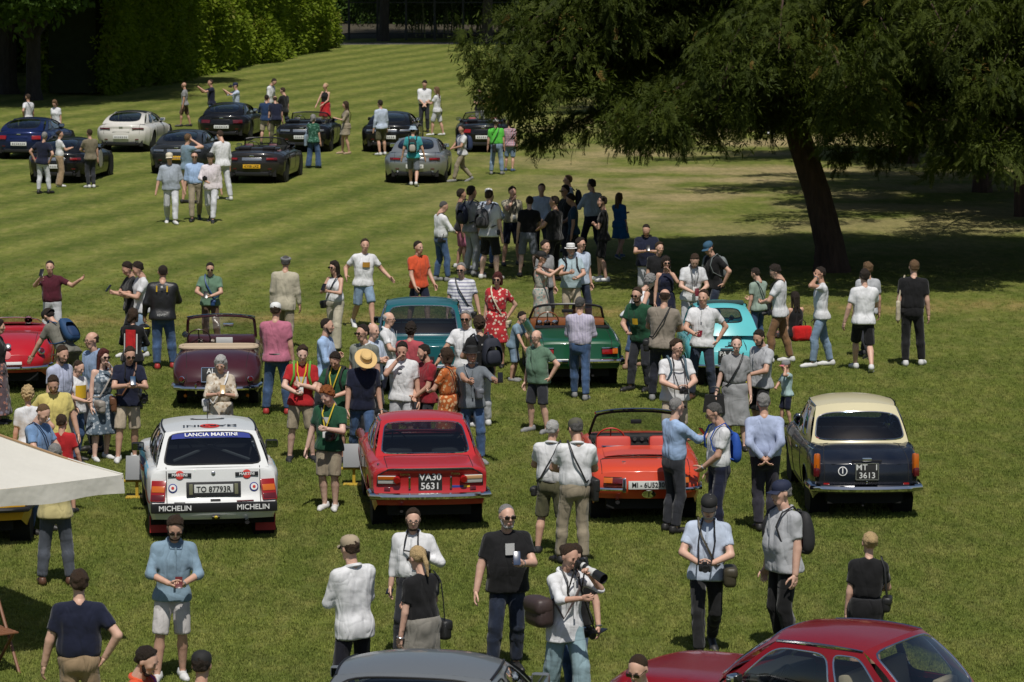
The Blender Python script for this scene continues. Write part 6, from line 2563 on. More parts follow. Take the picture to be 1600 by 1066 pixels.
  f.plane(up(0, 0, hem), Rl @ v3(0, 0, -1))
  f.plane(up(0, -.01, .856), Rl @ v3(0, -.55, .83))
  V, Q = f.mesh()
  shirt = share('dress' if dress and dress == 'full' else ('jacket' if len(top) > 2 and 'jacket' in top[2] else 'shirt'), np_mesh('shirt', V, Q, [mat]), root)
  if len(top) > 2 and 'collar' in top[2] and lod < 2:
   m = MB()
   cm = top[3] if len(top) > 3 else mat
   pts = []
   for k in range(13):
    a = -2.5 + 5.0 * k / 12
    pts.append(Vector(up(math.sin(a) * .040 * bf, .012 + math.cos(a) * .040 * bf * .95, .845 + .012 * math.cos(a))))
   m.tube(pts, [.012 * S] * 13, 6, flat=.9)
   m.build('collar', cm, shirt)
  if len(top) > 2 and 'collar' in top[2] and lod < 2:
   PLK.append((mat, .62 if slv == 'long' or slv == 'roll' else .76))
 if legs:
  kind, mat = legs[0], legs[1]
  f = Field(vox)
  if kind in ('trousers', 'shorts', 'wide', 'capri'):
   f.cone(v3(-.043 * b, .0, hipz + .025) * S, v3(.043 * b, .0, hipz + .025) * S, (.063 if fem else .060) * S * bf, k=.025 * S)
   tk = bool(top and len(top) > 2 and ('tuck' in top[2] or 'crop' in top[2]))
   if tk: f.cone(up(-.038 * b, 0, .56), up(.038 * b, 0, .56), .062 * S * b ** .7 + belly * S * .25, k=.02 * S)
   f.cone(v3(-.034, .018, hipz - .012) * S, v3(.034, .018, hipz - .012) * S, .050 * S * bf, k=.03 * S)
   for s in (-1, 1):
    if kind == 'shorts':
     e = hips[s] + (knee[s] - hips[s]) * 1.0
     ex = knee[s] + (knee[s] - hips[s]) * (-.02)
     f.cone(hips[s], ex, .055 * S * bf, .051 * S * bf, k=.02 * S, cut=True)
    elif kind == 'wide':
     f.cone(hips[s], knee[s], .056 * S, .052 * S, k=.02 * S)
     f.cone(knee[s], ank[s] + (ank[s] - knee[s]) * .08, .052 * S, .060 * S, k=.01 * S, cut=True)
    else:
     f.cone(hips[s], knee[s], .054 * S * bf, .041 * S * bf, k=.02 * S)
     fr = .93 if kind == 'trousers' else .35
     e = knee[s] + (ank[s] - knee[s]) * fr
     mid = (knee[s] + ank[s]) / 2 + (knee[s] - ank[s]) * .2 + v3(0, .010 * S, 0)
     f.cone(knee[s], mid, .0405 * S * bf, .0405 * S * bf, k=.015 * S)
     if kind == 'trousers': f.cone(mid, e, .0405 * S * bf, .0355 * S * bf, k=.015 * S, cut=True)
   f.noise(.0018, 26, (NPEOPLE + 4) % 9)
   f.plane(up(0, 0, .578 if tk else .530), Rl @ v3(0, 0, 1))
   nm = 'shorts' if kind == 'shorts' else 'trousers'
  else:                                   # skirt: kind = 'skirt', hem height
   hz = legs[2] if len(legs) > 2 else .28
   fl = legs[3] if len(legs) > 3 else .02
   c0 = v3(0, 0, hipz + .03)
   mid = (knee[1] + knee[-1]) / 2 / S
   c1 = v3(mid[0], mid[1] * .8, hz)
   f.cone(up(-.034, 0, .585), up(.034, 0, .585), .056 * S + belly * S * .3, k=.05 * S)
   f.cone((c0 + v3(-.042, .008, 0)) * S, (c0 + v3(.042, .008, 0)) * S, .070 * S * b ** .6, k=.05 * S)
   for w_ in (-1, 0, 1):
    f.cone((c0 + v3(w_ * .03, 0, -.03)) * S, (c1 + v3(w_ * (.040 + fl), 0, 0)) * S, .070 * S, (.064 + fl) * S, k=.03 * S)
   for s in (-1, 1):
    f.cone(hips[s], knee[s] + (ank[s] - knee[s]) * max(0, min(1, (.275 - hz) / .23)), .055 * S, .052 * S, k=.03 * S)
   f.noise(.0045, 24, NPEOPLE % 9)
   f.plane(v3(0, 0, hz) * S, v3(0, 0, -1))
   f.plane(up(0, 0, .60), Rl @ v3(0, 0, 1))
   nm = 'skirt'
  V, Q = f.mesh()
  share(nm, np_mesh(nm, V, Q, [mat]), root)
 if shoes:
  sm = SHOES[shoes[0]]
  me = shoe_mesh(*sm)
  for s in (-1, 1):
   d = ank[s] - knee[s]
   toe = R(10) * s
   tip = 0.0
   z0 = ank[s][2] - .045 * S
   pitch = R(24) if (z0 > .03 and not sit) else 0
   sc_ = S / 1.72 * (.93 if fem else 1.03)
   o = share('shoe', me, root, mtx=Matrix.Translation(Vector((ank[s][0], ank[s][1] - .01 * S, max(0.0, z0) * .6 if pitch else 0.002))) @ Matrix.Rotation(toe, 4, 'Z') @ Matrix.Rotation(pitch, 4, 'X') @ Matrix.Diagonal((sc_, sc_, sc_, 1)))
 # hooks for props: everything in world space
 RZ = Matrix.Translation(g) @ Matrix.Rotation(rz, 4, 'Z')
 J = dict(S=S, up=lambda x, y, z: RZ @ Vector(up(x, y, z)), wri={s: RZ @ Vector(wri[s]) for s in wri}, elb={s: RZ @ Vector(elb[s]) for s in elb}, RZ=RZ, HM=RZ @ HM,
    up_rot=(RZ.to_3x3() @ Matrix([list(r_) for r_ in Rl])), rz=rz, root=root, b=b, bf=bf, belly=belly, lod=lod, hand={s: RZ @ Vector(wri[s] + (wri[s] - elb[s]) / np.linalg.norm(wri[s] - elb[s]) * .07 * S) for s in wri})
 for mt, zc in PLK: chest_print(J, 'front', mt, .014, .24 if zc < .7 else .10, .70 if zc < .7 else .775)
 for q in (print_ if isinstance(print_, list) else [print_] if print_ else []):
  chest_print(J, *q)
 for p in props: PROPS[p[0]](J, *p[1:])
 return J


HAIRS = {'dark': ('dark', (.030, .020, .014)), 'brown': ('brown', (.055, .032, .018)), 'grey': ('grey', (.30, .29, .28)), 'white': ('white', (.55, .54, .52)), 'blond': ('blond', (.62, .44, .22)),
   'red': ('red', (.30, .095, .025)), 'auburn': ('auburn', (.10, .022, .018)), 'pepper': ('pepper', (.11, .105, .10)), 'light': ('light_brown', (.17, .10, .05))}
WSO = plain('white_sole', (.62, .62, .60), .7)
DSO = plain('dark_sole', (.02, .02, .02), .8)
SHOES = {'dark': (plain('dark_shoe', (.02, .019, .018), .5), DSO), 'white': (plain('white_shoe', (.62, .62, .61), .6), WSO), 'brown': (plain('brown_shoe', (.10, .045, .025), .45), DSO),
   'sneak': (plain('black_sneaker', (.02, .02, .022), .7), WSO), 'red': (plain('red_shoe', (.35, .03, .025), .5), WSO), 'grey': (plain('grey_shoe', (.22, .22, .22), .7), WSO), 'blue': (plain('blue_shoe', (.06, .10, .2), .7), WSO),
   'tan': (plain('tan_shoe', (.36, .25, .16), .6), WSO), 'skin': (plain('sandal', (.32, .2, .14), .6), DSO)}


# ---------------------------------------------------------------- what people carry: things of their own
def torso_pt(J, x, y, z):
 return J['up'](x, y, z)


def chest_print(J, kind, mat, w=.10, h=.06, z=.73, txt=None, x0=0.0):
 """flat print lying just off the front of the shirt"""
 m = MB()
 y = -(.073 if kind != 'back' else -.073) * J['bf'] - (.012 if kind != 'back' else -.012)
 sg = -1 if kind != 'back' else 1

 def P(u, v):
  x = x0 + (u - .5) * w
  yy = sg * (abs(y) - .9 * x * x * 4) - (J['belly'] * .2 if sg < 0 else 0)
  q = Vector((x, yy + sg * .004, z + (v - .5) * h))
  return q
 root = J['root']
 inv = J['RZ'].inverted()
 if txt:
  M4 = inv @ Matrix.Translation(J['up'](0, y + sg * .010, z)) @ (J['up_rot'].to_4x4()) @ Matrix.Rotation(0 if sg < 0 else math.pi, 4, 'Z') @ Matrix.Rotation(R(90), 4, 'X')
  share('shirt_lettering', text_mesh(txt, h * J['S'], mat), root, mtx=M4)
 else:
  m.grid(lambda u, v: inv @ J['up'](*P(u, v)), 8, 4)
  m.build('shirt_print', mat, root)


def prop_phone(J, s, label, tilt=40, col=(.012, .012, .014)):
 m = MB()
 p = J['hand'][s] + Vector((0, 0, .02))
 rot = Matrix.Rotation(J['rz'], 3, 'Z') @ Matrix.Rotation(R(-tilt), 3, 'X')
 m.rbox((0, 0, 0), (.076, .010, .152), .004)
 o = m.build('phone', plain('phone_%d' % int(col[0] * 1000), col, .25))
 d = rot @ Vector((0, -.03, .03))
 o.matrix_world = Matrix.Translation(p + d) @ rot.to_4x4()
 g = MB(); g.box((0, .0058, 0), (.068, .001, .14)); g.build('screen', plain('phone_glass', (.02, .025, .03), .08), o)
 tag(o, label, 'phone', 'phones held by visitors')


def prop_camera(J, label, at='hands', lens=.09, white=False, strap=True, wide=1.0):
 if at == 'hands': p = (J['hand'][1] + J['hand'][-1]) / 2
 elif at == 'face': p = J['HM'] @ Vector((0, -.72, .50))
 else: p = J['up'](*at)
 rot = Matrix.Rotation(J['rz'], 3, 'Z') if at != 'face' else J['HM'].to_3x3().normalized()
 if at != 'hands' and at != 'face': rot = rot @ Matrix.Rotation(R(12), 3, 'X')
 e = empty('camera_with_strap' if strap else 'camera', p)
 e.rotation_euler = rot.to_euler()
 e.name = 'photo_camera'
 m = MB(); m.rbox((0, 0, 0), (.13 * wide, .06, .085 * wide), .016); m.rbox((0, -.005, .05 * wide), (.055, .05, .035), .012); m.rbox((.05 * wide, -.02, -.005), (.03, .06, .08 * wide), .012)
 m.build('camera_body', M_BLACK, e)
 m = MB()
 A = Matrix.Translation((0, -.03, 0)) @ Matrix.Rotation(R(90), 4, 'X')
 if white:
  m.lathe([(.036, 0), (.036, .05), (.030, .06), (.032, lens * .5), (.042, lens * .62), (.044, lens), (.03, lens)], 16, A)
  m.build('lens', plain('white_lens', (.6, .6, .58), .4), e)
  m = MB(); m.lathe([(.047, lens * .80), (.056, lens * 1.32), (.05, lens * 1.32), (.04, lens * .9)], 16, A); m.build('lens_hood', M_BLACK, e)
  m = MB(); m.lathe([(.038, lens * .12), (.038, lens * .30)], 16, A); m.build('zoom_ring', M_BLACK, e)
 else:
  m.lathe([(.033, 0), (.034, lens * .6), (.038, lens), (.03, lens), (.001, lens * .9)], 16, A)
  m.build('lens', M_BLACK, e)
 if strap:
  inv = e.matrix_basis.inverted()
  for s in (-1, 1):
   a = J['up'](s * .035, -.005, .862); b_ = J['up'](s * .05, -.085 * J['bf'] - J['belly'] * .5, .74); c_ = p + rot @ Vector((s * .065, 0, .03))
   m = MB(); m.tube([inv @ J['up'](s * .02, .045, .85), inv @ a, inv @ ((a + b_) / 2 + (J['up'](0, -.03, .8) - J['up'](0, 0, .8))), inv @ b_, inv @ c_], .009, 5)
   m.build('strap', M_LBLACK, e)
 tag(e, label, 'camera', 'cameras carried by visitors')


def strap_path(J, s, back=True, z1=.52, out=.0):
 """strap from shoulder s across the chest to the opposite hip, and back"""
 b = J['bf']
 f = [(s * .062, .0, .862), (s * .055, -.050 * b, .83), (s * .03, -.092 * b, .76), (-s * .02, -.090 * b - J['belly'] * .5, .67), (-s * .065 * b, -.072 * b - J['belly'] * .25, .585), (-s * .108 * b, -.02, z1)]
 k = [(s * .062, .0, .862), (s * .055, .058 * b, .83), (s * .03, .092 * b, .76), (-s * .02, .086 * b, .67), (-s * .065 * b, .078 * b, .585), (-s * .108 * b, .02, z1)]
 return f, k


def prop_bag(J, s, label, col=(.015, .015, .015), size=(.24, .09, .19), z=.47, cross=True, name='shoulder_bag', side=1.0, y=0.0, mat=None):
 mat = mat or plain('bag_%d_%d_%d' % tuple(int(c * 255) for c in col), col, .5, var=.25, vs=18, bump=.15)
 hip = -s if cross else s
 p = J['up'](hip * .125 * J['b'] ** .7 * side, y, z)
 e = empty(name, p, J['rz'])
 m = MB(); m.rbox((0, 0, 0), (size[1], size[0], size[2]), min(size) * .4, seg=3); m.build('bag_body', mat, e)
 m = MB(); m.rbox((hip * .012, 0, size[2] * .22), (size[1] * 1.04, size[0] * 1.02, size[2] * .58), min(size) * .36, seg=3); m.build('bag_flap', mat, e)
 inv = e.matrix_basis.inverted()
 if cross:
  f, k = strap_path(J, s, z1=z + .08)
  for nm, q in (('f', f), ('b', k)):
   m = MB(); m.tube([inv @ J['up'](*t_) for t_ in q], .013, 6, flat=.5); m.build('strap', mat, e)
 else:
  for yy in (-1, 1):
   m = MB(); m.tube([inv @ J['up'](s * .075, yy * .02, .862), inv @ J['up'](s * .10, yy * .060, .80), inv @ J['up'](s * .115, yy * .055 + y, .68), inv @ J['up'](s * .125 * J['b'] ** .7, yy * .05 + y, z + size[2] / J['S'] * .5)], .012, 6, flat=.5); m.build('strap', mat, e)
 tag(e, label, 'bag', 'bags carried by visitors')
 return e


def prop_backpack(J, label, col, col2=None, size=(.29, .16, .42), z=.70, dy=.0, dx=0.0):
 mat = plain('pack_%d_%d_%d' % tuple(int(c * 255) for c in col), col, .75, var=.2, vs=16, bump=.15)
 mat2 = plain('pack_%d_%d_%d' % tuple(int(c * 255) for c in col2), col2, .75) if col2 else mat
 p = J['up'](dx, .085 * J['bf'] + size[1] / 2 / J['S'] + dy, z)
 e = empty('backpack', p)
 e.rotation_euler = J['up_rot'].to_euler()
 if 'pack' not in HAIRC:
  f = Field(.06)
  f.cone((-.26, 0, -.28), (.26, 0, -.28), .24, k=.2, sq=(1, 2.0, 1)); f.cone((-.24, 0, 0), (.24, 0, 0), .24, k=.3, sq=(1, 1.9, 1)); f.cone((-.18, -.06, .26), (.18, -.06, .26), .24, k=.25, sq=(1, 1.5, 1))
  g = Field(.06)
  g.cone((-.20, .26, -.28), (.20, .26, -.28), .17, k=.2, sq=(1, 1.6, 1)); g.cone((-.18, .26, -.08), (.18, .26, -.08), .16, k=.2, sq=(1, 1.4, 1))
  HAIRC['pack'] = (f.mesh(), g.mesh())
 for nm, (V, Q), mt in zip(('main_compartment', 'front_pocket'), HAIRC['pack'], (mat, mat2)):
  share(nm, np_mesh(nm, V * np.array(size), Q, [mt]), e)
 m = MB(); m.tube([(-.04, -.05, size[2] * .49), (-.03, -.05, size[2] * .55), (.03, -.05, size[2] * .55), (.04, -.05, size[2] * .49)], .01, 6); m.build('grab_handle', mat, e)
 inv = e.matrix_basis.inverted()
 for s in (-1, 1):
  b = J['bf']
  q = [(s * .06, .075 * b, .80), (s * .070, .02, .868), (s * .068, -.052 * b, .835), (s * .064, -.088 * b, .76), (s * .085 * b, -.075 * b, .68), (s * .105 * b, .0, .63), (s * .07, .085 * b, .60)]
  m = MB(); m.tube([inv @ J['up'](*t_) for t_ in q], .019, 6, flat=.45); m.build('shoulder_strap', mat, e)
 tag(e, label, 'backpack', 'backpacks worn by visitors')


def prop_lanyard(J, label, col):
 mat = plain('lanyard_%d' % int(col[0] * 255 + col[1] * 40), col, .6)
 e = empty('lanyard', J['up'](0, -.09, .68), J['rz'])
 inv = e.matrix_basis.inverted()
 b = J['bf']
 for s in (-1, 1):
  m = MB(); m.tube([inv @ J['up'](*q) for q in ((s * .02, .04, .86), (s * .04, -.01, .865), (s * .036, -.082 * b, .79), (s * .014, -.098 * b - J['belly'] * .4, .71), (0, -.10 * b - J['belly'] * .5, .66))], .010, 5)
  m.build('ribbon', mat, e)
 m = MB(); m.rbox(inv @ J['up'](0, -.104 * b - J['belly'] * .5, .63), (.07, .008, .10), .003); m.build('badge_card', M_WHITE, e)
 tag(e, label, 'lanyard', 'lanyards worn by visitors')


def prop_tote(J, s, label, col):
 mat = cloth(col)
 p = J['up'](s * .13, .02, .545)
 e = empty('tote_bag', p, J['rz'])
 m = MB(); m.rbox((0, 0, -.03), (.075, .31, .36), .034, seg=3)
 m.build('bag_body', mat, e)
 inv = e.matrix_basis.inverted()
 for yy in (-1, 1):
  m = MB(); m.tube([Vector((0, yy * .07, .13)), inv @ J['up'](s * .115, yy * .035, .75), inv @ J['up'](s * .085, yy * .012, .862)], .015, 6, flat=.4); m.build('handle', mat, e)
 tag(e, label, 'bag', 'bags carried by visitors')


def prop_handbag(J, s, label, col, size=(.30, .13, .24), up=.0):
 mat = plain('bag_%d_%d_%d' % tuple(int(c * 255) for c in col), col, .4, var=.25, vs=18)
 p = J['hand'][s] + Vector((0, 0, -size[2] * .5 - .12 + up))
 e = empty('handbag', p, J['rz'])
 m = MB(); m.box((0, 0, 0), (size[0], size[1], size[2]), taper=.82); me = m.mesh('bag_body', mat); share('bag_body', me, e)
 for y in (-1, 1):
  m = MB(); m.tube([(-.08, y * .03, size[2] * .5), (-.07, y * .02, size[2] * .5 + .10), (0, y * .01, size[2] * .5 + .13), (.07, y * .02, size[2] * .5 + .10), (.08, y * .03, size[2] * .5)], .009, 6); m.build('handle', mat, e)
 tag(e, label, 'bag', 'bags carried by visitors')


def prop_watch(J, s):
 p = J['wri'][s]
 m = MB()
 inv = J['RZ'].inverted()
 a = (J['wri'][s] - J['elb'][s]).normalized()
 q = inv @ p
 d = (inv.to_3x3() @ a)
 u = d.orthogonal().normalized(); w = d.cross(u)
 m.loop([q + (u * math.cos(k * .628) + w * math.sin(k * .628)) * .021 * J['S'] for k in range(10)], .008, 5)
 m.build('wristwatch', M_SILV, J['root'])


def prop_belt(J, mat=None):
 inv = J['RZ'].inverted()
 m = MB()
 pts = []
 for k in range(20):
  a = 6.283 * k / 20
  pts.append(inv @ J['up'](math.cos(a) * .102 * J['b'] ** .8, math.sin(a) * (.068 * J['b'] + J['belly'] * .4), .556))
 m.loop(pts, .013 * J['S'] / 1.75, 6)
 m.build('belt', mat or M_LBLACK, J['root'])


def prop_cardigan(J, mat):
 inv = J['RZ'].inverted()
 m = MB(); m.tube([inv @ J['up'](math.sin(a) * .05, .01 + math.cos(a) * .05, .85) for a in (-2.2, -1.4, -.5, .5, 1.4, 2.2)], .03, 7); m.build('scarf', mat, J['root'])


def prop_helmet(J, s, label, col, col2):
 p = J['hand'][s] + Vector((0, 0, -.13))
 e = empty('motorcycle_helmet', p, J['rz'])
 f = Field(.016); f.ball((0, 0, 0), (.125, .15, .13), .02); f.cone((0, -.08, -.08), (0, .05, -.09), .085, k=.05); f.plane((0, 0, -.13), (0, 0, -1))
 share('shell', np_mesh('shell', *f.mesh(), [plain('helmet_a', col, .2, coat=.6)]), e)
 m = MB(); m.grid(lambda u, v: Vector((math.sin(-1.1 + 2.2 * u) * .127, -math.cos(-1.1 + 2.2 * u) * .150, -.045 + .075 * v)), 10, 3); m.build('visor', plain('visor', (.02, .02, .025), .05), e)
 m = MB(); m.loop([Vector((.127 * math.cos(a * .3927), .03 + .0 * a, .0) if False else (math.cos(a * .3927) * .118, math.sin(a * .3927) * .142, .055)) for a in range(16)], .014, 5); m.build('graphic_band', plain('helmet_b', col2, .3), e)
 tag(e, label, 'helmet')


PROPS = dict(phone=prop_phone, camera=prop_camera, bag=prop_bag, backpack=prop_backpack, lanyard=prop_lanyard, tote=prop_tote, handbag=prop_handbag, watch=prop_watch, belt=prop_belt, cardigan=prop_cardigan, helmet=prop_helmet)
W_ = cloth((.66, .665, .68)); WS = cloth((.70, .705, .72)); PW = cloth((.66, .60, .63)); LB = cloth((.33, .46, .68)); PB = cloth((.47, .54, .66)); GB = cloth((.33, .37, .43)); MB_ = cloth((.16, .27, .46))
NV = cloth((.010, .013, .032)); BK = cloth((.010, .010, .011)); OL = cloth((.18, .155, .105)); GR = cloth((.27, .27, .275)); LG = cloth((.43, .44, .46)); BE = cloth((.43, .36, .27)); KH = cloth((.29, .245, .175))
WT = cloth((.56, .57, .60)); TAN = cloth((.34, .24, .145)); BRN = cloth((.11, .065, .04)); DEN = cloth((.045, .085, .17), 'denim'); DLT = cloth((.19, .27, .37), 'denim'); DDK = cloth((.015, .022, .042), 'denim')
CH = cloth((.030, .032, .040)); GRN = cloth((.115, .20, .135)); DGR = cloth((.014, .07, .034)); RED = cloth((.42, .018, .022)); ORR = cloth((.60, .085, .03)); PNK = cloth((.46, .15, .22)); YEL = cloth((.58, .49, .16)); YLB = cloth((.46, .40, .19))
MRN = cloth((.075, .012, .022)); DRD = cloth((.26, .018, .028)); ROS = cloth((.40, .07, .085)); TQ = cloth((.05, .33, .36)); LIME = cloth((.10, .50, .06)); TAU = cloth((.25, .215, .175)); SAGE = cloth((.28, .36, .30)); OLS = cloth((.105, .10, .055))
DNB = cloth((.018, .04, .10)); GBS = cloth((.20, .29, .37)); SLT = cloth((.15, .17, .20)); SIL = cloth((.36, .37, .40)); PBT = cloth((.25, .36, .40)); LVN = cloth((.40, .43, .56)); STP = cloth((.70, .70, .73), 'stripes', (.26, .26, .36)); VST = cloth((.56, .52, .62), 'vstripes', (.30, .28, .42))
PLD = cloth((.45, .36, .40), 'plaid', (.16, .13, .2), (.5, .2, .22)); FLR = cloth((.44, .03, .035), 'floral', (.66, .5, .4)); FLB = cloth((.46, .43, .38), 'floral', (.22, .30, .28), (.55, .30, .25)); FLG = cloth((.10, .14, .18), 'floral', (.42, .46, .50), (.22, .26, .3))
FLC = cloth((.52, .45, .36), 'floral', (.32, .25, .17), (.60, .56, .48)); FLO = cloth((.50, .13, .03), 'floral', (.66, .42, .22)); FLD = cloth((.10, .07, .08), 'floral', (.36, .16, .12), (.18, .16, .2)); GFL = cloth((.02, .085, .05), 'floral', (.10, .22, .16))
LEA = plain('black_leather_jacket', (.014, .014, .015), .45, var=.3, vs=20, bump=.3); BLUE = cloth((.02, .12, .30)); SAND = cloth((.46, .42, .32)); GRD = cloth((.27, .275, .28)); GSK = cloth((.24, .225, .195)); CREAMC = cloth((.56, .52, .42))
P_KHA = plain('khaki_cotton', (.36, .29, .2), .85); P_CRM = plain('cream_cotton', (.6, .54, .42), .85); P_STR = plain('straw', (.62, .42, .17), .8, var=.2, vs=30); P_WHT = plain('white_felt', (.70, .70, .69), .8); P_BLK = plain('black_felt', (.012, .012, .012), .8)
P_NVY = plain('navy_cotton', (.010, .016, .045), .8); P_GRY = plain('grey_tweed', (.20, .20, .20), .9); P_OLV = plain('olive_cotton', (.09, .085, .06), .85); P_BLU = plain('faded_blue_cotton', (.03, .09, .15), .85); P_PBL = plain('pale_blue_cotton', (.33, .42, .50), .85)
P_BRN = plain('dark_brown_band', (.05, .03, .02), .8); P_PNK = plain('pink_cotton', (.52, .14, .17), .8)
YP = plain('yellow_print', (.66, .42, .02), .7); GP = plain('grey_print', (.5, .5, .5), .7); WP = plain('white_ink', (.62, .62, .62), .7); OCH = plain('ochre_print', (.40, .20, .02), .7)
S1 = ('short', ); D = 'dark'; B = 'brown'
P = person
# ---------------------------------------------------------------- far row
P('man in a white t-shirt with a strap behind the dark blue car', 43, 147, H=1.74, rot=-125, hair=('buzz', 'brown'), skin='t', beard='brown', top=(W_, 'short'), legs=('trousers', DEN), arms=('hip', 'down'), props=[('bag', 1, 'thin dark crossbody bag on the man behind the dark blue car')])
P('woman in a white top with brown hair behind the dark blue car', 87, 156, H=1.62, rot=-20, fem=True, hair=('bob', 'light'), top=(W_, 'short'), legs=('trousers', DEN), hp=25)
P('grey haired man in a navy t-shirt and pale jeans leaning by the dark cars', 53, 207, 303, rot=160, hair=('short', 'grey'), top=(NV, 'short'), legs=('trousers', WT), arms=('hip', 'hip'), dx=14, side=-6, stance='rel')
P('slim woman in a white t-shirt and wide tan trousers at the far black car', 94, 205, 292, rot=110, fem=True, hair=('bun', D), top=(W_, 'short', ('tuck',)), legs=('wide', TAN), shoes=('white', None), arms=('phone', 'phone'), props=[('phone', 1, 'phone held by the slim woman in wide tan trousers')])
P('man in an olive t-shirt and black trousers by the car with the roundel', 142, 203, 294, rot=-150, hair=('short', B), top=(OL, 'short'), legs=('trousers', CH), shoes=('white', None), arms=('phonelow', 'down'), stance='close')
P('bald bearded man in a grey t-shirt and brown shorts beside the white car', 289, 129, 198, rot=-95, hair=('bald', B), beard='brown', skin='t', glasses='sun', top=(GR, 'short'), legs=('shorts', BRN), arms=('down', 'carry'), stance='step')
P('man in a navy t-shirt photographing over the black car roof', 330, 125, H=1.78, rot=-75, hair=('buzz', B), skin='t', top=(NV, 'short'), legs=('trousers', DEN), arms=('photo', 'photo'), props=[('phone', 1, 'phone held out by the man in navy behind the far black car')])
P('man in a dark cap and pale shirt photographing behind the far black car', 369, 130, H=1.70, rot=-70, hair=('short', B), hat=('cap', P_NVY), top=(PB, 'long'), legs=('trousers', DEN), arms=('photo', 'photo'), props=[('camera', 'compact camera held by the man in a dark cap', 'face', .06, False, False)])
P('stout man in a cream cap and white trousers walking left in the trio', 268, 237, 349, rot=8, build=1.15, belly=.015, hair=('short', D), hat=('cap', P_CRM), glasses='sun', top=(GB, 'elbow', ('collar',)), legs=('trousers', WT), shoes=('white', None), arms=('loose', 'loose'), stance='walk')
P('man in a light blue shirt and beige chinos walking in the middle of the trio', 306, 235, 345, rot=4, hair=('short', D), glasses='sun', top=(LB, 'roll', ('tuck', 'collar')), legs=('trousers', KH), arms=('loose', 'down'), stance='walk2', props=[('belt',)])
P('man in a pale pink shirt holding a camera, right of the walking trio', 331, 237, 347, rot=-6, hair=('short', D), hat=('capback', P_BLK), top=(PW, 'long', ('collar',)), legs=('trousers', WT), shoes=('sneak', None), arms=('down', 'phonelow'), stance='walk', props=[('camera', 'black camera in the hand of the man in the pale pink shirt', (-.06, -.17, .66), .08, False, False)])
P('man in a denim shirt and beige shorts pointing at the charcoal car', 293, 210, 318, rot=130, hair=('short', 'light'), top=(GBS, 'roll'), legs=('shorts', BE), arms=('down', 'ear'), stance='rel')
P('tall man in a white shirt and pale trousers bending over the charcoal car', 338, 204, 313, rot=-145, hair=('short', B), top=(WS, 'long'), legs=('trousers', WT), shoes=('white', None), arms=('phonelow', 'down'), hp=25, dx=10, lean=6)
P('man in a white shirt with a bag strap behind the far cars', 421, 122, H=1.80, rot=60, hair=('short', D), top=(WS, 'roll'), legs=('trousers', CH), hp=30, lean=8, props=[('bag', -1, 'thin dark crossbody bag on the man in white behind the far cars')])
P('man in a dark blue shirt and beige shorts seen from behind among the far cars', 416, 149, 226, rot=180, hair=('short', D), top=(DNB, 'roll'), legs=('shorts', BE), arms=('phonelow', 'phonelow'), stance='wide', build=1.1)
P('balding man in dark clothes bending beside the man in beige shorts', 431, 151, H=1.68, rot=-160, hair=('fringe', B), top=(NV, 'short'), legs=('trousers', OLS), lean=14)
P('man in a black t-shirt leaning on the far open car', 443, 137, H=1.72, rot=-130, hair=('short', B), top=(BK, 'short'), legs=('trousers', CH), arms=('lean', 'down'), hp=20)
P('blond woman in a black tank top and red skirt behind the open car', 508, 130, H=1.70, rot=-25, fem=True, hair=('bun', 'blond'), top=(BK, 'none'), legs=('skirt', RED), arms=('clasp', 'lean'), hp=5, hy=-25)
P('grey haired woman in a green patterned blouse and flared jeans', 490, 180, 263, rot=165, fem=True, hair=('bob', 'grey'), top=(GFL, 'short'), legs=('wide', DEN), build=1.1, arms=('phonelow', 'down'), stance='wide', props=[('tote', 1, 'pale blue cloth bag on the shoulder of the woman in green', (.22, .29, .36))])
P('woman in a beige shirt dress with long brown hair on the far lawn', 541, 159, 241, rot=-70, fem=True, hair=('long', B), top=(KH, 'elbow'), legs=('skirt', KH, .36), shoes=('tan', None), arms=('phone', 'down'), props=[('bag', 1, 'small brown bag of the woman in the beige dress', (.10, .05, .03), (.16, .07, .13))])
P('man in a light blue shirt and brown shorts behind the silver car', 590, 157, 243, rot=-150, hair=('short', D), top=(PB, 'long'), legs=('shorts', OLS), shoes=('white', None), arms=('down', 'down'), stance='rel', dx=6)
P('man in a bucket hat and turquoise t-shirt walking to the silver car', 646, 196, 291, rot=180, hair=('short', D), hat=('bucket', P_PBL), top=(TQ, 'short'), legs=('shorts', SLT), shoes=('white', None), arms=('loose', 'loose'), stance='walk', props=[('backpack', 'slim black and white backpack on the man in the bucket hat', (.02, .02, .022), (.36, .34, .30), (.24, .13, .40))])
P('man in a white shirt and dark trousers standing with a woman in white', 663, 126, 207, rot=-5, hair=('full', D), top=(WS, 'elbow', ('tuck',)), legs=('trousers', CH), arms=('clasp', 'clasp'), hp=28)
P('woman in a white top and white shorts with long hair beside the man in white', 683, 136, 212, rot=-110, fem=True, hair=('long', 'light'), top=(W_, 'short'), legs=('shorts', WT), shoes=('white', None), arms=('phone', 'phone'), props=[('bag', 1, 'dark bag of the woman in white shorts', (.02, .02, .02), (.2, .08, .15))])
P('man in a white polo and beige trousers striding with a blue backpack', 714, 194, 284, rot=-75, hair=('short', D), skin='t', top=(W_, 'short'), legs=('trousers', KH), shoes=('grey', None), arms=('phonelow', 'phonelow'), stance='walk', dx=8, props=[('backpack', 'navy and blue backpack on the striding man in white', (.02, .035, .09), (.02, .07, .28))])
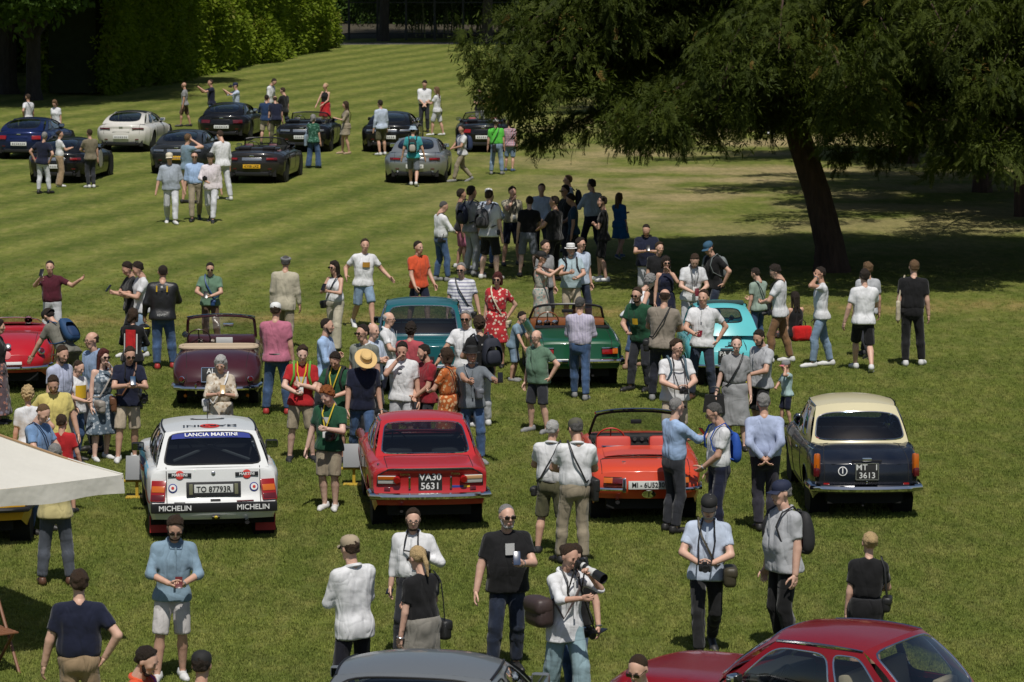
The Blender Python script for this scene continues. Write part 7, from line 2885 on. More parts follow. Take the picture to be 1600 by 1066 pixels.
P('man in a lime green t-shirt and white cap by the yew boughs', 776, 187, 273, rot=175, build=1.15, hair=('short', B), hat=('cap', P_WHT), top=(LIME, 'short', ('tuck',)), legs=('trousers', DLT), shoes=('grey', None), arms=('down', 'down'), stance='wide', props=[('bag', -1, 'black waist bag hanging behind the man in lime green', (.015, .015, .015), (.26, .10, .26), .49, True, 'shoulder_bag', .3, .09)])
P('person in a plaid shirt and shorts half hidden by the yew tips', 797, 188, 268, rot=170, hair=('short', B), top=(PLD, 'short'), legs=('shorts', DLT), shoes=('blue', None), arms=('phonelow', 'down'))
P('man in a dark t-shirt and grey trousers standing behind the far open car', 749, 138, 205, rot=10, hair=('short', D), top=(BK, 'short'), legs=('trousers', GR), arms=('cross', 'cross'))
P('lone visitor in dark clothes far off in the shade behind the yew', 1204, 150, 211, rot=170, hair=('short', D), top=(BK, 'long'), legs=('trousers', CH), shoes=('white', None), stance='step')
# ---------------------------------------------------------------- group in the tree shade
P('balding man in a white shirt and jeans left of the shaded group', 689, 315, 440, rot=120, hair=('buzz', 'pepper'), top=(WS, 'long', ('tuck',)), legs=('trousers', DEN), shoes=('grey', None), arms=('phonelow', 'phonelow'), hp=25, props=[('camera', 'camera hanging at the hip of the balding man in white', (-.10, .06, .53), .1), ('belt',)])
P('youth in a black t-shirt and pink shorts at the left of the shaded group', 720, 297, 420, rot=95, hair=('full', D), skin='t', top=(BK, 'short'), legs=('shorts', PNK), shoes=('white', None), arms=('phonelow', 'down'), H=1.70)
P('tall youth with a navy backpack and grey jeans in the shaded group', 737, 290, 430, rot=120, hair=('full', D), skin='t', top=(GR, 'short'), legs=('trousers', SIL), shoes=('grey', None), arms=('strap', 'down'), props=[('backpack', 'navy backpack on the tall youth in the shaded group', (.012, .016, .04), (.02, .02, .03))])
P('man in a white cap and pale shirt with hand on hip in the shaded group', 748, 296, H=1.78, rot=175, hair=('short', B), hat=('cap', P_WHT), top=(PB, 'roll'), legs=('trousers', DEN), arms=('down', 'hip'), dx=14)
P('man in black shorts and a white t-shirt with a dark backpack in the shade', 757, 298, 437, rot=150, hair=('short', B), build=1.08, skin='p', top=(W_, 'short'), legs=('shorts', BK), shoes=('white', None), arms=('phonelow', 'down'), stance='wide', dx=8, props=[('backpack', 'dark grey backpack on the man in black shorts', (.05, .05, .055), (.03, .03, .032), (.32, .17, .42), .70, 0, .03), ('camera', 'camera hanging beside the man in black shorts', (-.11, .03, .53), .09)])
P('man in a beige polo and dark shorts with a lanyard touching his face', 799, 293, 415, rot=15, hair=('full', D), top=(SAND, 'short', ('tuck',)), legs=('shorts', NV), arms=('down', 'chin'), props=[('lanyard', 'dark lanyard on the man in the beige polo', (.03, .03, .03))])
P('man in a black t-shirt and grey shorts with his back to the camera', 825, 308, 433, rot=178, hair=('short', B), skin='p', top=(BK, 'short', ('tuck',)), legs=('shorts', SLT), shoes=('dark', None), arms=('down', 'phonelow'), stance='wide')
P('man in a pale shirt facing the camera inside the shaded group', 845, 288, H=1.80, rot=0, hair=('short', B), top=(PB, 'long'), legs=('trousers', CH), arms=('clasp', 'clasp'))
P('heavy man in a black shirt and black trousers in the shaded group', 858, 308, 440, rot=-120, build=1.15, hair=('short', D), skin='t', top=(BK, 'short'), legs=('trousers', BK), arms=('phonelow', 'down'), stance='wide', dx=8)
P('man in sunglasses and a black jacket at the back of the shaded group', 885, 291, H=1.80, rot=-70, hair=('full', D), glasses='sun', skin='t', top=(BK, 'long', ('jacket',)), legs=('trousers', CH), arms=('down', 'phonelow'))
P('man with glasses in a pale blue shirt and backpack, farthest in the shaded group', 889, 275, H=1.80, rot=-85, hair=('short', 'light'), glasses='spec', top=(PB, 'long'), legs=('trousers', CH), props=[('backpack', 'black backpack on the farthest man of the shaded group', (.02, .02, .025))])
P('man in a dark blue t-shirt looking down in the shaded group', 896, 303, H=1.74, rot=-100, hair=('full', D), skin='t', top=(cloth((.02, .05, .09)), 'short'), legs=('trousers', CH), arms=('down', 'phonelow'), hp=22)
P('tall man in a light blue shirt seen from behind in the shaded group', 919, 278, 405, rot=-150, hair=('short', D), top=(PB, 'long', ('tuck',)), legs=('trousers', NV), arms=('phone', 'down'), stance='walk', dx=6)
P('man in a black polo and black shorts with white trainers, arms folded', 946, 308, 440, rot=-95, hair=('short', D), beard='dark', top=(BK, 'short'), legs=('shorts', BK), shoes=('white', None), arms=('cross', 'cross'), dx=-4)
P('woman in a blue dress with long fair hair walking at the edge of the group', 962, 300, 404, rot=150, fem=True, hair=('long', 'light'), top=(BLUE, 'elbow'), legs=('skirt', BLUE, .30), shoes=('blue', None), arms=('phone', 'down'), stance='walk', dx=6)
# ---------------------------------------------------------------- behind the second row of cars
P('stout man in a navy polo with headphones round his neck using a phone', 1010, 350, 478, rot=-5, build=1.15, hair=('buzz', D), beard='dark', top=(NV, 'short'), legs=('trousers', LG), arms=('phone', 'phone'), hp=32, belly=.02, props=[('phone', 1, 'phone in the hands of the man with headphones'), ('cardigan', M_BLACK)])
P('boy with a fringe in a black t-shirt beside the man with headphones', 1028, 379, H=1.62, rot=10, hair=('full', B), top=(BK, 'short'), legs=('trousers', BK))
P('dark haired woman in a sleeveless navy dress with hand at her mouth', 1040, 402, H=1.64, rot=10, fem=True, hair=('bob', D), glasses='sun', skin='m', top=(NV, 'none'), legs=('skirt', NV, .28), arms=('chin', 'down'), dress='full')
P('man in a white shirt with a lanyard bending over the turquoise car', 1080, 394, H=1.76, rot=10, hair=('short', B), beard='brown', skin='f', top=(W_, 'short', ('collar',)), legs=('trousers', LG), arms=('phonelow', 'phonelow'), hp=32, lean=10, props=[('lanyard', 'grey lanyard on the man behind the turquoise car', (.2, .2, .2)), ('phone', 1, 'red phone held over the turquoise car roof', 20, (.12, .01, .015))])
P('man in a blue cap and black t-shirt with hand on hip behind the turquoise car', 1117, 377, H=1.76, rot=-60, hair=('short', B), hat=('cap', P_BLU), top=(BK, 'short'), legs=('trousers', DDK), arms=('hip', 'hip'), hp=20, lean=6, props=[('backpack', 'grey strapped backpack on the man in the blue cap', (.16, .18, .18))])
P('man in an orange red t-shirt and navy shorts behind the teal car', 655, 377, 515, rot=40, hair=('short', D), top=(ORR, 'short'), legs=('shorts', NV), shoes=('grey', None), arms=('swing', 'swing'), stance='step')
P('grey haired man in a striped polo and sunglasses beside the teal car', 722, 412, H=1.76, rot=-10, hair=('short', 'grey'), glasses='sun', top=(STP, 'short'), legs=('trousers', SAND), arms=('loose', 'down'), belly=.015, props=[('bag', -1, 'small dark crossbody bag on the man in the striped polo', (.02, .02, .02), (.16, .06, .12))])
P('woman in a red flowered dress and sunglasses with hand on hip', 775, 427, H=1.68, rot=-15, fem=True, build=1.08, hair=('bob', 'auburn'), glasses='sun', top=(FLR, 'short'), legs=('skirt', FLR, .27), arms=('hip', 'down'), dress='full', props=[('bag', -1, 'small cream bag of the woman in the red dress', (.55, .48, .34), (.18, .06, .13))])
P('woman in a dark cap and pale flowered dress taking a photo', 845, 394, H=1.66, rot=70, fem=True, hair=('pony', B), hat=('cap', P_BLK), glasses='sun', top=(FLB, 'none'), legs=('skirt', FLB, .24), arms=('photo', 'photo'), dress='full', props=[('bag', -1, 'long black bag at the hip of the woman in the dark cap', (.015, .015, .015), (.12, .08, .26), .60), ('phone', 1, 'phone raised by the woman in the dark cap')])
P('curly haired young man behind the woman in the dark cap', 851, 377, H=1.74, rot=45, hair=('full', D), top=(GR, 'short'), legs=('trousers', CH))
P('man in a white fedora and pale blue polo holding his bag strap', 892, 383, 512, rot=5, build=1.1, hair=('short', 'grey'), hat=('fedora', P_WHT, P_BRN), beard='grey', top=(cloth((.36, .46, .50)), 'short', ('collar',)), legs=('shorts', BE), arms=('phonelow', 'phone'), belly=.02, props=[('backpack', 'black backpack on the man in the white fedora', (.015, .015, .015))])
P('young man in sunglasses behind the man in the white fedora', 907, 373, H=1.72, rot=30, hair=('full', D), glasses='sun', top=(PB, 'short'), legs=('trousers', DDK))
# ---------------------------------------------------------------- left, second row
P('man in a maroon t-shirt and white trousers stretching his arm to shoot', 83, 409, 548, rot=-12, hair=('short', D), top=(MRN, 'short', ('tuck',)), legs=('trousers', WT), arms=(('side', (0, 0, .03)), 'photo'), hy=10, props=[('phone', -1, 'phone held by the man in the maroon t-shirt')])
P('teen in a black t-shirt and black shorts looking at a phone', 204, 409, H=1.72, rot=-60, hair=('full', D), top=(BK, 'short'), legs=('shorts', BK), shoes=('white', None), arms=('phone', 'phone'), hp=28, props=[('phone', 1, 'phone held by the teen in black')])
P('teen in a white shirt leaning over his friend and a phone', 222, 410, 560, rot=-70, hair=('full', D), top=(W_, 'short'), legs=('trousers', DLT), shoes=('white', None), arms=('phone', 'phone'), hp=25)
P('man in a black leather motorcycle jacket with yellow flashes and jeans', 255, 416, 577, rot=180, build=1.15, hair=('buzz', D), top=(LEA, 'long', ('jacket',)), legs=('trousers', DEN), shoes=('red', None), arms=('carry', 'phonelow'), stance='rel', props=[('helmet', 1, 'black and yellow motorcycle helmet held by the man in the leather jacket', (.015, .015, .016), (.55, .50, .02))], print_=[('back', WP, .2, .020, .535, "REV'IT!"), ('back', YP, .014, .06, .79, None, -.05), ('back', YP, .014, .06, .79, None, .05), ('back', WP, .02, .02, .81)])
P('man in a green polo and sunglasses standing behind the maroon cabriolet', 329, 411, 540, rot=0, build=1.08, hair=('short', D), glasses='sun', top=(GRN, 'short', ('collar',)), legs=('trousers', BRN), arms=('phonelow', 'phonelow'), hp=18, props=[('phone', 1, 'phone held by the man in the green polo behind the cabriolet'), ('bag', -1, 'blue waist bag on the man in the green polo', (.02, .06, .18), (.2, .09, .12), .53, True, 'shoulder_bag', .4, -.07)])
P('man in a grey t-shirt with a blue backpack leaning over the red roadster', 88, 486, H=1.78, rot=-130, hair=('short', D), hat=('capback', P_BLK), beard='dark', top=(cloth((.16, .155, .13)), 'short'), legs=('trousers', OLS), arms=('lean', 'lean'), lean=38, dx=18, props=[('backpack', 'blue backpack on the man leaning over the red roadster', (.012, .05, .13), (.010, .035, .10))])
P('rider in a red, white and black motorcycle jacket seen from behind', 208, 484, 640, rot=175, fem=True, hair=('bob', B), top=(BK, 'long', ('jacket',)), print_=[('back', cloth((.5, .02, .022)), .10, .24, .69), ('back', WP, .012, .20, .67, None, -.062), ('back', WP, .012, .20, .67, None, .062)], legs=('trousers', DDK), arms=('phonelow', 'phonelow'), H=1.66, props=[('helmet', -1, 'white motorcycle helmet held by the rider in red', (.5, .5, .5), (.03, .03, .03))])
P('man in glasses and a blue shirt with both hands on his hips', 145, 520, H=1.80, rot=-50, hair=('fringe', B), glasses='spec', top=(cloth((.23, .31, .46)), 'elbow', ('collar',)), legs=('trousers', CH), arms=('hip', 'hip'))
P('bearded young man in a lavender blue t-shirt by the red roadster', 93, 541, H=1.76, rot=55, hair=('short', B), beard='brown', top=(LVN, 'short'), legs=('trousers', CH), arms=('down', 'down'), hp=20)
P('man in a white t-shirt with a yellow print and a dark wrist band', 119, 568, 722, rot=60, build=1.1, hair=('buzz', B), skin='f', top=(W_, 'short'), legs=('trousers', DEN), arms=('loose', 'phonelow'), hp=25, print_=('front', YP, .15, .13, .70), props=[('watch', 1)])
P('red haired woman in a grey blue patterned dress covering her mouth', 160, 547, 718, rot=30, fem=True, skin='p', hair=('long', 'auburn'), glasses='sun', top=(FLG, 'none'), legs=('skirt', FLG, .24, .03), shoes=('white', None), arms=('chin', 'down'), dress='full', props=[('bag', 1, 'taupe box bag of the red haired woman', (.30, .27, .24), (.24, .10, .18), .50, True, 'shoulder_bag', .55, -.09)])
P('man in a navy polo, beige shorts and sunglasses photographing with a phone', 201, 542, 720, rot=10, hair=('short', B), glasses='sun', top=(NV, 'short', ('collar',)), legs=('shorts', BE), shoes=('white', None), arms=('phone', 'phone'), stance='rel', hp=22, props=[('phone', -1, 'blue phone of the man in the navy polo', 40, (.02, .06, .12)), ('camera', 'long camera at the hip of the man in the navy polo', (.13, -.04, .56), .12), ('bag', 1, 'brown bag at the side of the man in the navy polo', (.14, .06, .03), (.22, .09, .22), .50)])
P('man in a yellow henley looking down among the left group', 89, 585, 772, rot=15, build=1.08, hair=('short', B), beard='brown', top=(YEL, 'short'), legs=('trousers', DEN), arms=('loose', 'hip'), hp=35)
P('woman with curly fair hair and a white top at the left edge', 45, 607, H=1.62, rot=190, fem=True, hair=('curly', 'blond'), top=(W_, 'short'), legs=('trousers', RED), arms=('down', 'hip'))
P('bald man in a blue shirt with a dark strap beside the parasol', 61, 631, 832, rot=60, hair=('buzz', 'light'), skin='f', top=(MB_, 'short'), legs=('trousers', DEN), arms=('phonelow', 'phonelow'), hp=35, props=[('bag', -1, 'dark crossbody bag on the bald man beside the parasol', (.012, .02, .05), (.2, .09, .16))])
P('boy in a red t-shirt standing with his back turned by the parasol', 101, 653, 802, rot=175, kid=True, hair=('short', B), top=(RED, 'short'), legs=('shorts', DEN), shoes=('sneak', None), arms=('phonelow', 'loose'))
P('man in a pale yellow shirt and grey trousers half under the parasol', 84, 696, 914, rot=185, build=1.12, hair=('short', 'grey'), top=(YLB, 'short'), legs=('trousers', cloth((.075, .085, .105))), shoes=('brown', None), arms=('phonelow', 'phonelow'), stance='wide', dx=4)
P('woman in a dark flowered dress cut by the left edge of the picture', -4, 500, H=1.66, rot=90, fem=True, hair=('long', D), top=(BK, 'short'), legs=('skirt', FLD, .10, .03), arms=('down', 'down'))
P('silver haired woman in a beige lace dress looking at her phone', 343, 556, H=1.66, rot=5, fem=True, hair=('bob', 'white'), top=(FLC, 'elbow'), legs=('skirt', FLC, .12, .03), arms=('phone', 'phone'), hp=25, dress='full', props=[('phone', -1, 'gold phone of the silver haired woman', 40, (.4, .26, .1)), ('bag', 1, 'white handbag of the silver haired woman', (.6, .6, .6), (.2, .09, .18), .56)])
# ---------------------------------------------------------------- middle group
P('elderly man in a flat cap and a pale linen jacket walking away', 445, 398, 545, rot=178, hair=('short', 'pepper'), hat=('flat', P_GRY), top=(SAND, 'long', ('long', 'jacket')), legs=('trousers', KH), shoes=('tan', None), arms=('down', 'down'), stance='walk', build=1.12)
P('young woman in a white top and wide pale trousers with a black bag', 512, 408, 547, rot=-25, fem=True, hair=('long', D), glasses='sun', top=(W_, 'none', ('tuck',)), legs=('wide', SAND), shoes=('dark', None), arms=('phone', 'phone'), stance='step', dx=12, props=[('bag', 1, 'small black bag on the young woman in wide trousers', (.012, .012, .012), (.20, .08, .14), .52, True, 'shoulder_bag', .9, -.05), ('phone', -1, 'phone held up by the young woman in wide trousers')])
P('young man in a white t-shirt and denim shorts walking with open arms', 568, 371, 512, rot=25, hair=('short', B), top=(WS, 'short'), legs=('shorts', DLT), shoes=('white', None), arms=('out', ('out', (-.06, .08, 0))), stance='walk', print_=('front', OCH, .085, .055, .73))
P('man in a pink shirt, white cap and blue jeans seen from behind', 433, 475, 648, rot=175, build=1.12, hair=('short', B), hat=('cap', P_WHT), top=(PNK, 'short'), legs=('trousers', DEN), shoes=('red', None), arms=('phonelow', 'down'), belly=.02, stance='wide', props=[('belt',)])
P('bald man in a light blue shirt with folded arms near the teal car', 508, 498, H=1.76, rot=70, hair=('buzz', D), beard='dark', top=(LB, 'elbow'), legs=('trousers', CH), arms=('cross', 'cross'))
P('young man in sunglasses and a grey polo behind the straw hat', 570, 509, H=1.80, rot=-30, hair=('short', D), glasses='sun', top=(cloth((.20, .21, .18)), 'short', ('collar',), W_), legs=('trousers', CH), arms=('down', 'down'))
P('bald man in a pale blue shirt behind the young man in grey', 582, 506, H=1.72, rot=60, hair=('bald', D), skin='f', top=(PB, 'roll'), legs=('trousers', CH), arms=('cross', 'cross'))
P('older balding man in a white shirt and glasses before the teal car', 606, 488, 645, rot=80, hair=('fringe', 'white'), glasses='spec', skin='f', top=(WS, 'short', ('collar',)), legs=('trousers', NV), arms=('down', 'phonelow'), belly=.02)
P('man in a rose red t-shirt with curly dark hair facing the teal car', 641, 506, 668, rot=170, build=1.12, hair=('curly', D), top=(ROS, 'short'), legs=('trousers', CH), arms=('cross', 'cross'))
P('teen in a red t-shirt with a yellow lanyard and green straps', 479, 541, 720, rot=8, hair=('full', B), skin='p', top=(RED, 'short'), legs=('shorts', KH), shoes=('sneak', None), arms=('cross', 'phonelow'), hp=18, stance='wide', dx=-8, print_=('front', GP, .09, .07, .71), props=[('lanyard', 'yellow lanyard on the teen in red', (.6, .45, .02)), ('backpack', 'green strapped backpack on the teen in red', (.10, .28, .03))])
P('dark haired teen in a green t-shirt and lanyard with a black backpack', 513, 549, 722, rot=-25, hair=('full', D), top=(DGR, 'short'), legs=('shorts', BE), shoes=('sneak', None), arms=('phonelow', 'phonelow'), hp=35, dx=12, props=[('lanyard', 'yellow lanyard on the dark haired teen', (.55, .42, .03)), ('backpack', 'large black backpack on the dark haired teen', (.014, .014, .015), None, (.34, .2, .46))])
P('red curly haired youth in a green t-shirt and beige shorts looking down', 515, 604, 797, rot=-12, hair=('curly', 'red'), skin='p', top=(DGR, 'short'), legs=('shorts', KH), shoes=('white', None), arms=('phone', 'loose'), hp=35, hy=-20, stance='close', print_=('front', GP, .05, .05, .74), props=[('lanyard', 'yellow lanyard on the red haired youth', (.58, .44, .02)), ('bag', -1, 'black waist bag slung across the red haired youth', (.015, .015, .015), (.24, .1, .14), .62, True, 'shoulder_bag', .3, -.09)])
P('man in a straw hat, navy polo and jeans looking down', 566, 546, 725, rot=10, build=1.1, hair=('short', B), hat=('straw', P_STR, P_CRM), top=(NV, 'short'), legs=('trousers', DEN), shoes=('brown', None), arms=('down', 'down'), hp=40, lean=6, props=[('watch', 1)])
P('young man in a white t-shirt and grey shorts holding his chin', 628, 534, 712, rot=-5, hair=('short', D), top=(WS, 'short'), legs=('shorts', LG), arms=('down', 'chin'), hp=25, print_=('front', M_BLACK, .03, .012, .77))
P('man in a dark red polo with a bald spot talking to his left', 667, 540, 712, rot=-65, hair=('short', D), beard='dark', top=(DRD, 'short', ('collar',)), legs=('trousers', CH), arms=('clasp', 'clasp'), hp=15)
P('woman in an orange flowered dress turning to the man in red', 700, 546, H=1.66, rot=-110, fem=True, build=1.1, hair=('bob', B), glasses='sun', top=(FLO, 'short'), legs=('skirt', FLO, .26), arms=('phonelow', 'down'), dress='full', props=[('bag', 1, 'brown strapped bag of the woman in orange', (.12, .05, .03), (.2, .08, .15))])
P('smiling man in a black hat and grey shirt taking a picture with his phone', 738, 543, 722, rot=12, hair=('short', B), hat=('blackhat', P_BLK, P_BLK), beard='grey', skin='t', top=(cloth((.15, .17, .19)), 'roll', ('collar',)), legs=('trousers', DEN), shoes=('grey', None), arms=('self', ('self', (-.15, -.02, 0))), hp=5, hy=10, props=[('phone', 1, 'phone held sideways by the man in the black hat', 10), ('bag', -1, 'grey sling bag on the man in the black hat', (.13, .14, .16), (.26, .10, .16), .62, True, 'shoulder_bag', .4, -.09)])
P('grey haired man in a white polo and sunglasses right of the teal car', 729, 486, H=1.76, rot=-10, hair=('short', 'grey'), glasses='sun', skin='t', top=(WS, 'short', ('collar',)), legs=('trousers', NV), arms=('down', ('lean', (.08, 0, 0))))
P('curly haired man in a black t-shirt with a navy backpack', 752, 497, 668, rot=-150, hair=('curly', B), top=(BK, 'short'), legs=('trousers', LG), shoes=('white', None), arms=('phonelow', 'down'), print_=('back', WP, .05, .014, .77, 'Effedieffe'), props=[('backpack', 'navy backpack on the curly haired man in black', (.014, .017, .03), None, (.32, .18, .44), .70, 0, -.05)])
P('small boy in a blue shirt leaning to the green spider', 811, 490, 596, rot=75, kid=True, hair=('short', D), top=(GBS, 'short'), legs=('shorts', DLT), shoes=('grey', None), arms=('lean', 'lean'), lean=16, dx=-9, stance='close')
# ---------------------------------------------------------------- right of the middle
P('balding man in a green polo with glasses and one hand on his hip', 841, 517, 676, rot=-40, build=1.08, hair=('fringe', 'grey'), glasses='spec', skin='f', top=(GRN, 'short', ('collar',)), legs=('shorts', CH), shoes=('grey', None), arms=('hip', 'down'), belly=.03, stance='wide')
P('man in a striped pale shirt and jeans seen from behind at the green spider', 906, 465, 624, rot=175, hair=('short', 'pepper'), top=(VST, 'long', ('tuck',)), legs=('trousers', DEN), shoes=('grey', None), arms=('cross', 'cross'), stance='step', props=[('belt',)])
P('grey haired woman in a white top and rolled jeans bending down', 997, 432, H=1.74, rot=125, fem=True, build=1.08, hair=('curly', 'grey'), top=(W_, 'none'), legs=('capri', DEN), shoes=('skin', None), arms=('lean', 'hip'), lean=30, dx=-10, props=[('bag', 1, 'thin dark crossbody bag on the bending woman', (.02, .02, .02), (.16, .06, .12))])
P('smiling man in a green t-shirt with a yellow print and sunglasses', 1003, 449, H=1.78, rot=-40, build=1.08, hair=('short', B), glasses='sun', beard='brown', top=(DGR, 'short'), legs=('trousers', CH), arms=('hip', 'phonelow'), lean=12, hp=0, print_=('front', YP, .06, .06, .70))
P('man in a taupe polo and dark trousers with a shoulder strap, seen from behind', 1040, 453, 628, rot=170, build=1.12, hair=('fringe', B), top=(TAU, 'short'), legs=('trousers', cloth((.022, .024, .035))), shoes=('grey', None), arms=('phonelow', 'phonelow'), stance='rel2', dx=-6, props=[('bag', -1, 'black shoulder bag of the man in the taupe polo', (.015, .015, .016), (.26, .1, .2), .50)])
P('man in a white polo and red face mask standing before the turquoise car', 1093, 454, 625, rot=-12, hair=('short', B), top=(W_, 'short', ('collar',)), legs=('trousers', cloth((.03, .04, .065))), shoes=('brown', None), arms=('hip', 'phonelow'), dx=4, props=[('phone', -1, 'grey phone of the man with the red mask', 55, (.12, .12, .12))])
P('man in a white printed t-shirt and beige shorts holding a camera', 1055, 532, H=1.74, rot=10, build=1.12, hair=('full', B), glasses='spec', skin='f', top=(W_, 'short'), legs=('shorts', BE), arms=('phonelow', 'phonelow'), hy=30, belly=.02, print_=('front', GP, .09, .022, .76), props=[('camera', 'camera in the hands of the man in the printed white t-shirt', 'hands', .09), ('backpack', 'grey blue backpack on the man with the camera', (.06, .10, .13))])
P('dark haired woman in a grey dress carrying a large black handbag', 1149, 527, H=1.70, rot=-8, fem=True, build=1.06, skin='p', hair=('pony', D), top=(GRD, 'short'), legs=('skirt', GRD, .22, .015), arms=('down', 'loose'), dress='full', belly=.02, props=[('handbag', -1, 'large black leather handbag of the woman in grey', (.012, .012, .012), (.34, .14, .26), .22), ('bag', 1, 'thin crossbody strap bag of the woman in grey', (.012, .012, .012), (.1, .05, .08))])
P('bearded man in a grey polo and black shorts looking down beside the woman', 1188, 515, 690, rot=-60, hair=('short', D), beard='dark', top=(LG, 'short', ('collar',)), legs=('shorts', BK), arms=('phonelow', 'carry'), hp=28, props=[('helmet', 1, 'black helmet held by the bearded man in grey', (.012, .012, .012), (.03, .03, .03))])
P('small boy in a pink cap and mint t-shirt shading his eyes', 1229, 567, 668, rot=-70, kid=True, hair=('short', 'light'), hat=('cap', P_GRY, P_PNK), top=(cloth((.36, .50, .50)), 'short'), legs=('shorts', NV), arms=('ear', 'phonelow'))
P('man in a sage t-shirt and jeans with a black bag beside the turquoise car', 1174, 420, 546, rot=-140, hair=('short', D), top=(SAGE, 'short'), legs=('trousers', DEN), shoes=('dark', None), arms=('down', 'phonelow'), dx=10, hp=25, props=[('bag', 1, 'black messenger bag of the man in sage', (.015, .015, .015), (.28, .1, .24), .52)])
P('young man in a white t-shirt and brown trousers looking down', 1205, 413, 567, rot=-100, hair=('full', D), glasses='spec', top=(W_, 'short'), legs=('trousers', cloth((.22, .12, .06))), shoes=('white', None), arms=('phonelow', 'phonelow'), hp=30, dx=12, props=[('camera', 'camera hanging at the side of the young man in brown trousers', (.09, -.07, .53), .12)])
P('young man in a white t-shirt with a black side panel talking on a phone', 1282, 418, 573, rot=-85, hair=('short', D), glasses='spec', skin='t', top=(W_, 'short'), legs=('trousers', DLT), shoes=('white', None), arms=('ear', 'down'), stance='step', props=[('watch', 1)])
P('man in a white t-shirt and black shorts walking away with a paper', 1346, 419, 580, rot=185, hair=('full', D), skin='f', top=(WS, 'short'), legs=('shorts', BK), shoes=('white', None), arms=('loose', 'phonelow'), stance='walk', dx=2)
P('man in a pale t-shirt and black trousers walking behind the man in shorts', 1353, 408, 559, rot=-160, hair=('full', 'light'), top=(LG, 'short'), legs=('trousers', CH), shoes=('sneak', None), arms=('down', 'down'), stance='walk2')
P('man in a black t-shirt and black trousers with a cream tote bag', 1424, 408, 572, rot=170, hair=('short', 'light'), skin='f', top=(BK, 'short', ('tuck',)), legs=('trousers', BK), shoes=('white', None), arms=('down', 'down'), stance='rel', props=[('tote', 1, 'cream cloth tote on the shoulder of the man in black', (.50, .44, .33))])
# ---------------------------------------------------------------- between the front row
P('grey haired man in a white polo and olive shorts seen from behind', 865, 659, 866, rot=165, hair=('short', 'white'), top=(WS, 'short', ('tuck', 'collar')), legs=('shorts', OLS), shoes=('sneak', None), arms=('phonelow', 'down'), stance='wide', dx=-4, props=[('bag', -1, 'dark strapped bag of the man in olive shorts', (.02, .02, .02), (.16, .07, .12)), ('belt',)])
P('man in an olive cap, white polo and beige trousers with a black bag', 904, 657, 882, rot=-165, hair=('short', 'pepper'), hat=('cap', P_OLV), top=(WS, 'short', ('tuck', 'collar')), legs=('trousers', KH), arms=('phonelow', 'phonelow'), hp=20, dx=-6, props=[('bag', 1, 'flat black shoulder bag of the man in the olive cap', (.014, .014, .015), (.28, .07, .28), .53, True, 'shoulder_bag', 1.0, .03)])
P('bald man in a light blue shirt and dark trousers gesturing by the orange spider', 1048, 623, 832, rot=125, hair=('buzz', 'grey'), skin='f', glasses='sun', top=(LB, 'roll', ('tuck',)), legs=('trousers', CH), arms=('phone', ('point', (0, 0, -.05))), stance='stand', dx=4, props=[('phone', 1, 'dark phone of the man in the light blue shirt'), ('watch', 1)])
P('man in a white t-shirt and navy trousers with a bright blue backpack', 1114, 631, H=1.78, rot=-70, hair=('short', 'pepper'), glasses='spec', top=(WS, 'short', ('tuck',)), legs=('trousers', NV), arms=('clasp', 'down'), hp=25, dx=10, props=[('backpack', 'bright blue backpack on the man in white', (.012, .07, .36), None, (.26, .13, .38), .68), ('watch', 1)])
P('grey haired man in a blue shirt with hands clasped behind his back', 1190, 617, 830, rot=180, build=1.08, hair=('short', 'grey'), top=(cloth((.37, .43, .60)), 'long', ('tuck',)), legs=('trousers', cloth((.032, .03, .042))), arms=('behind', 'behind'), stance='close', dx=5)
# ---------------------------------------------------------------- foreground
P('man in a denim shirt and white shorts reading his phone', 263, 805, 1062, rot=5, hair=('full', B), glasses='sun', beard='brown', skin='m', top=(GBS, 'roll', ('collar',)), legs=('shorts', cloth((.55, .52, .51))), shoes=('white', None), arms=('phonelow', 'phonelow'), hp=32, stance='rel', dx=8, props=[('phone', -1, 'dark red phone of the man in white shorts', 50, (.10, .015, .015)), ('watch', 1)])
P('man in a dark navy t-shirt and beige trousers with his back to the camera', 113, 895, H=1.80, rot=182, hair=('full', B), skin='f', top=(NV, 'short', ('tuck',)), legs=('trousers', TAN), arms=('loose', 'hip'), dx=8, build=1.04)
P('bearded man in an orange polo at the bottom edge', 226, 1010, H=1.76, rot=65, hair=('short', D), beard='dark', skin='f', top=(ORR, 'short', ('collar',)), legs=('trousers', DEN), arms=('down', 'down'), hp=25, dx=-5, props=[('bag', 1, 'purple strapped bag on the man in orange', (.22, .03, .20), (.16, .07, .12))])
P('curly haired person in a black cap at the bottom edge', 314, 1020, H=1.74, rot=165, hair=('curly', D), hat=('cap', P_BLK), top=(BK, 'short'), legs=('trousers', CH))
P('man in a khaki cap, white shirt and black trousers with folded arms', 552, 840, H=1.82, rot=-140, hair=('short', B), hat=('cap', P_KHA), glasses='sun', skin='f', top=(WS, 'long', ('long', 'collar')), legs=('trousers', cloth((.012, .012, .02))), arms=('cross', 'cross'), hp=5, build=1.06)
P('bearded man with glasses in a white shirt and dark trousers', 645, 796, 1030, rot=-5, hair=('short', B), beard='brown', glasses='spec', skin='f', top=(WS, 'long', ('tuck', 'collar')), legs=('trousers', CH), arms=('strap', 'down'), hp=12, build=1.06, props=[('belt',), ('phone', -1, 'phone hanging in the hand of the bearded man in white', 80), ('camera', 'black camera tucked under the arm of the bearded man', (.09, -.12, .72), .08)])
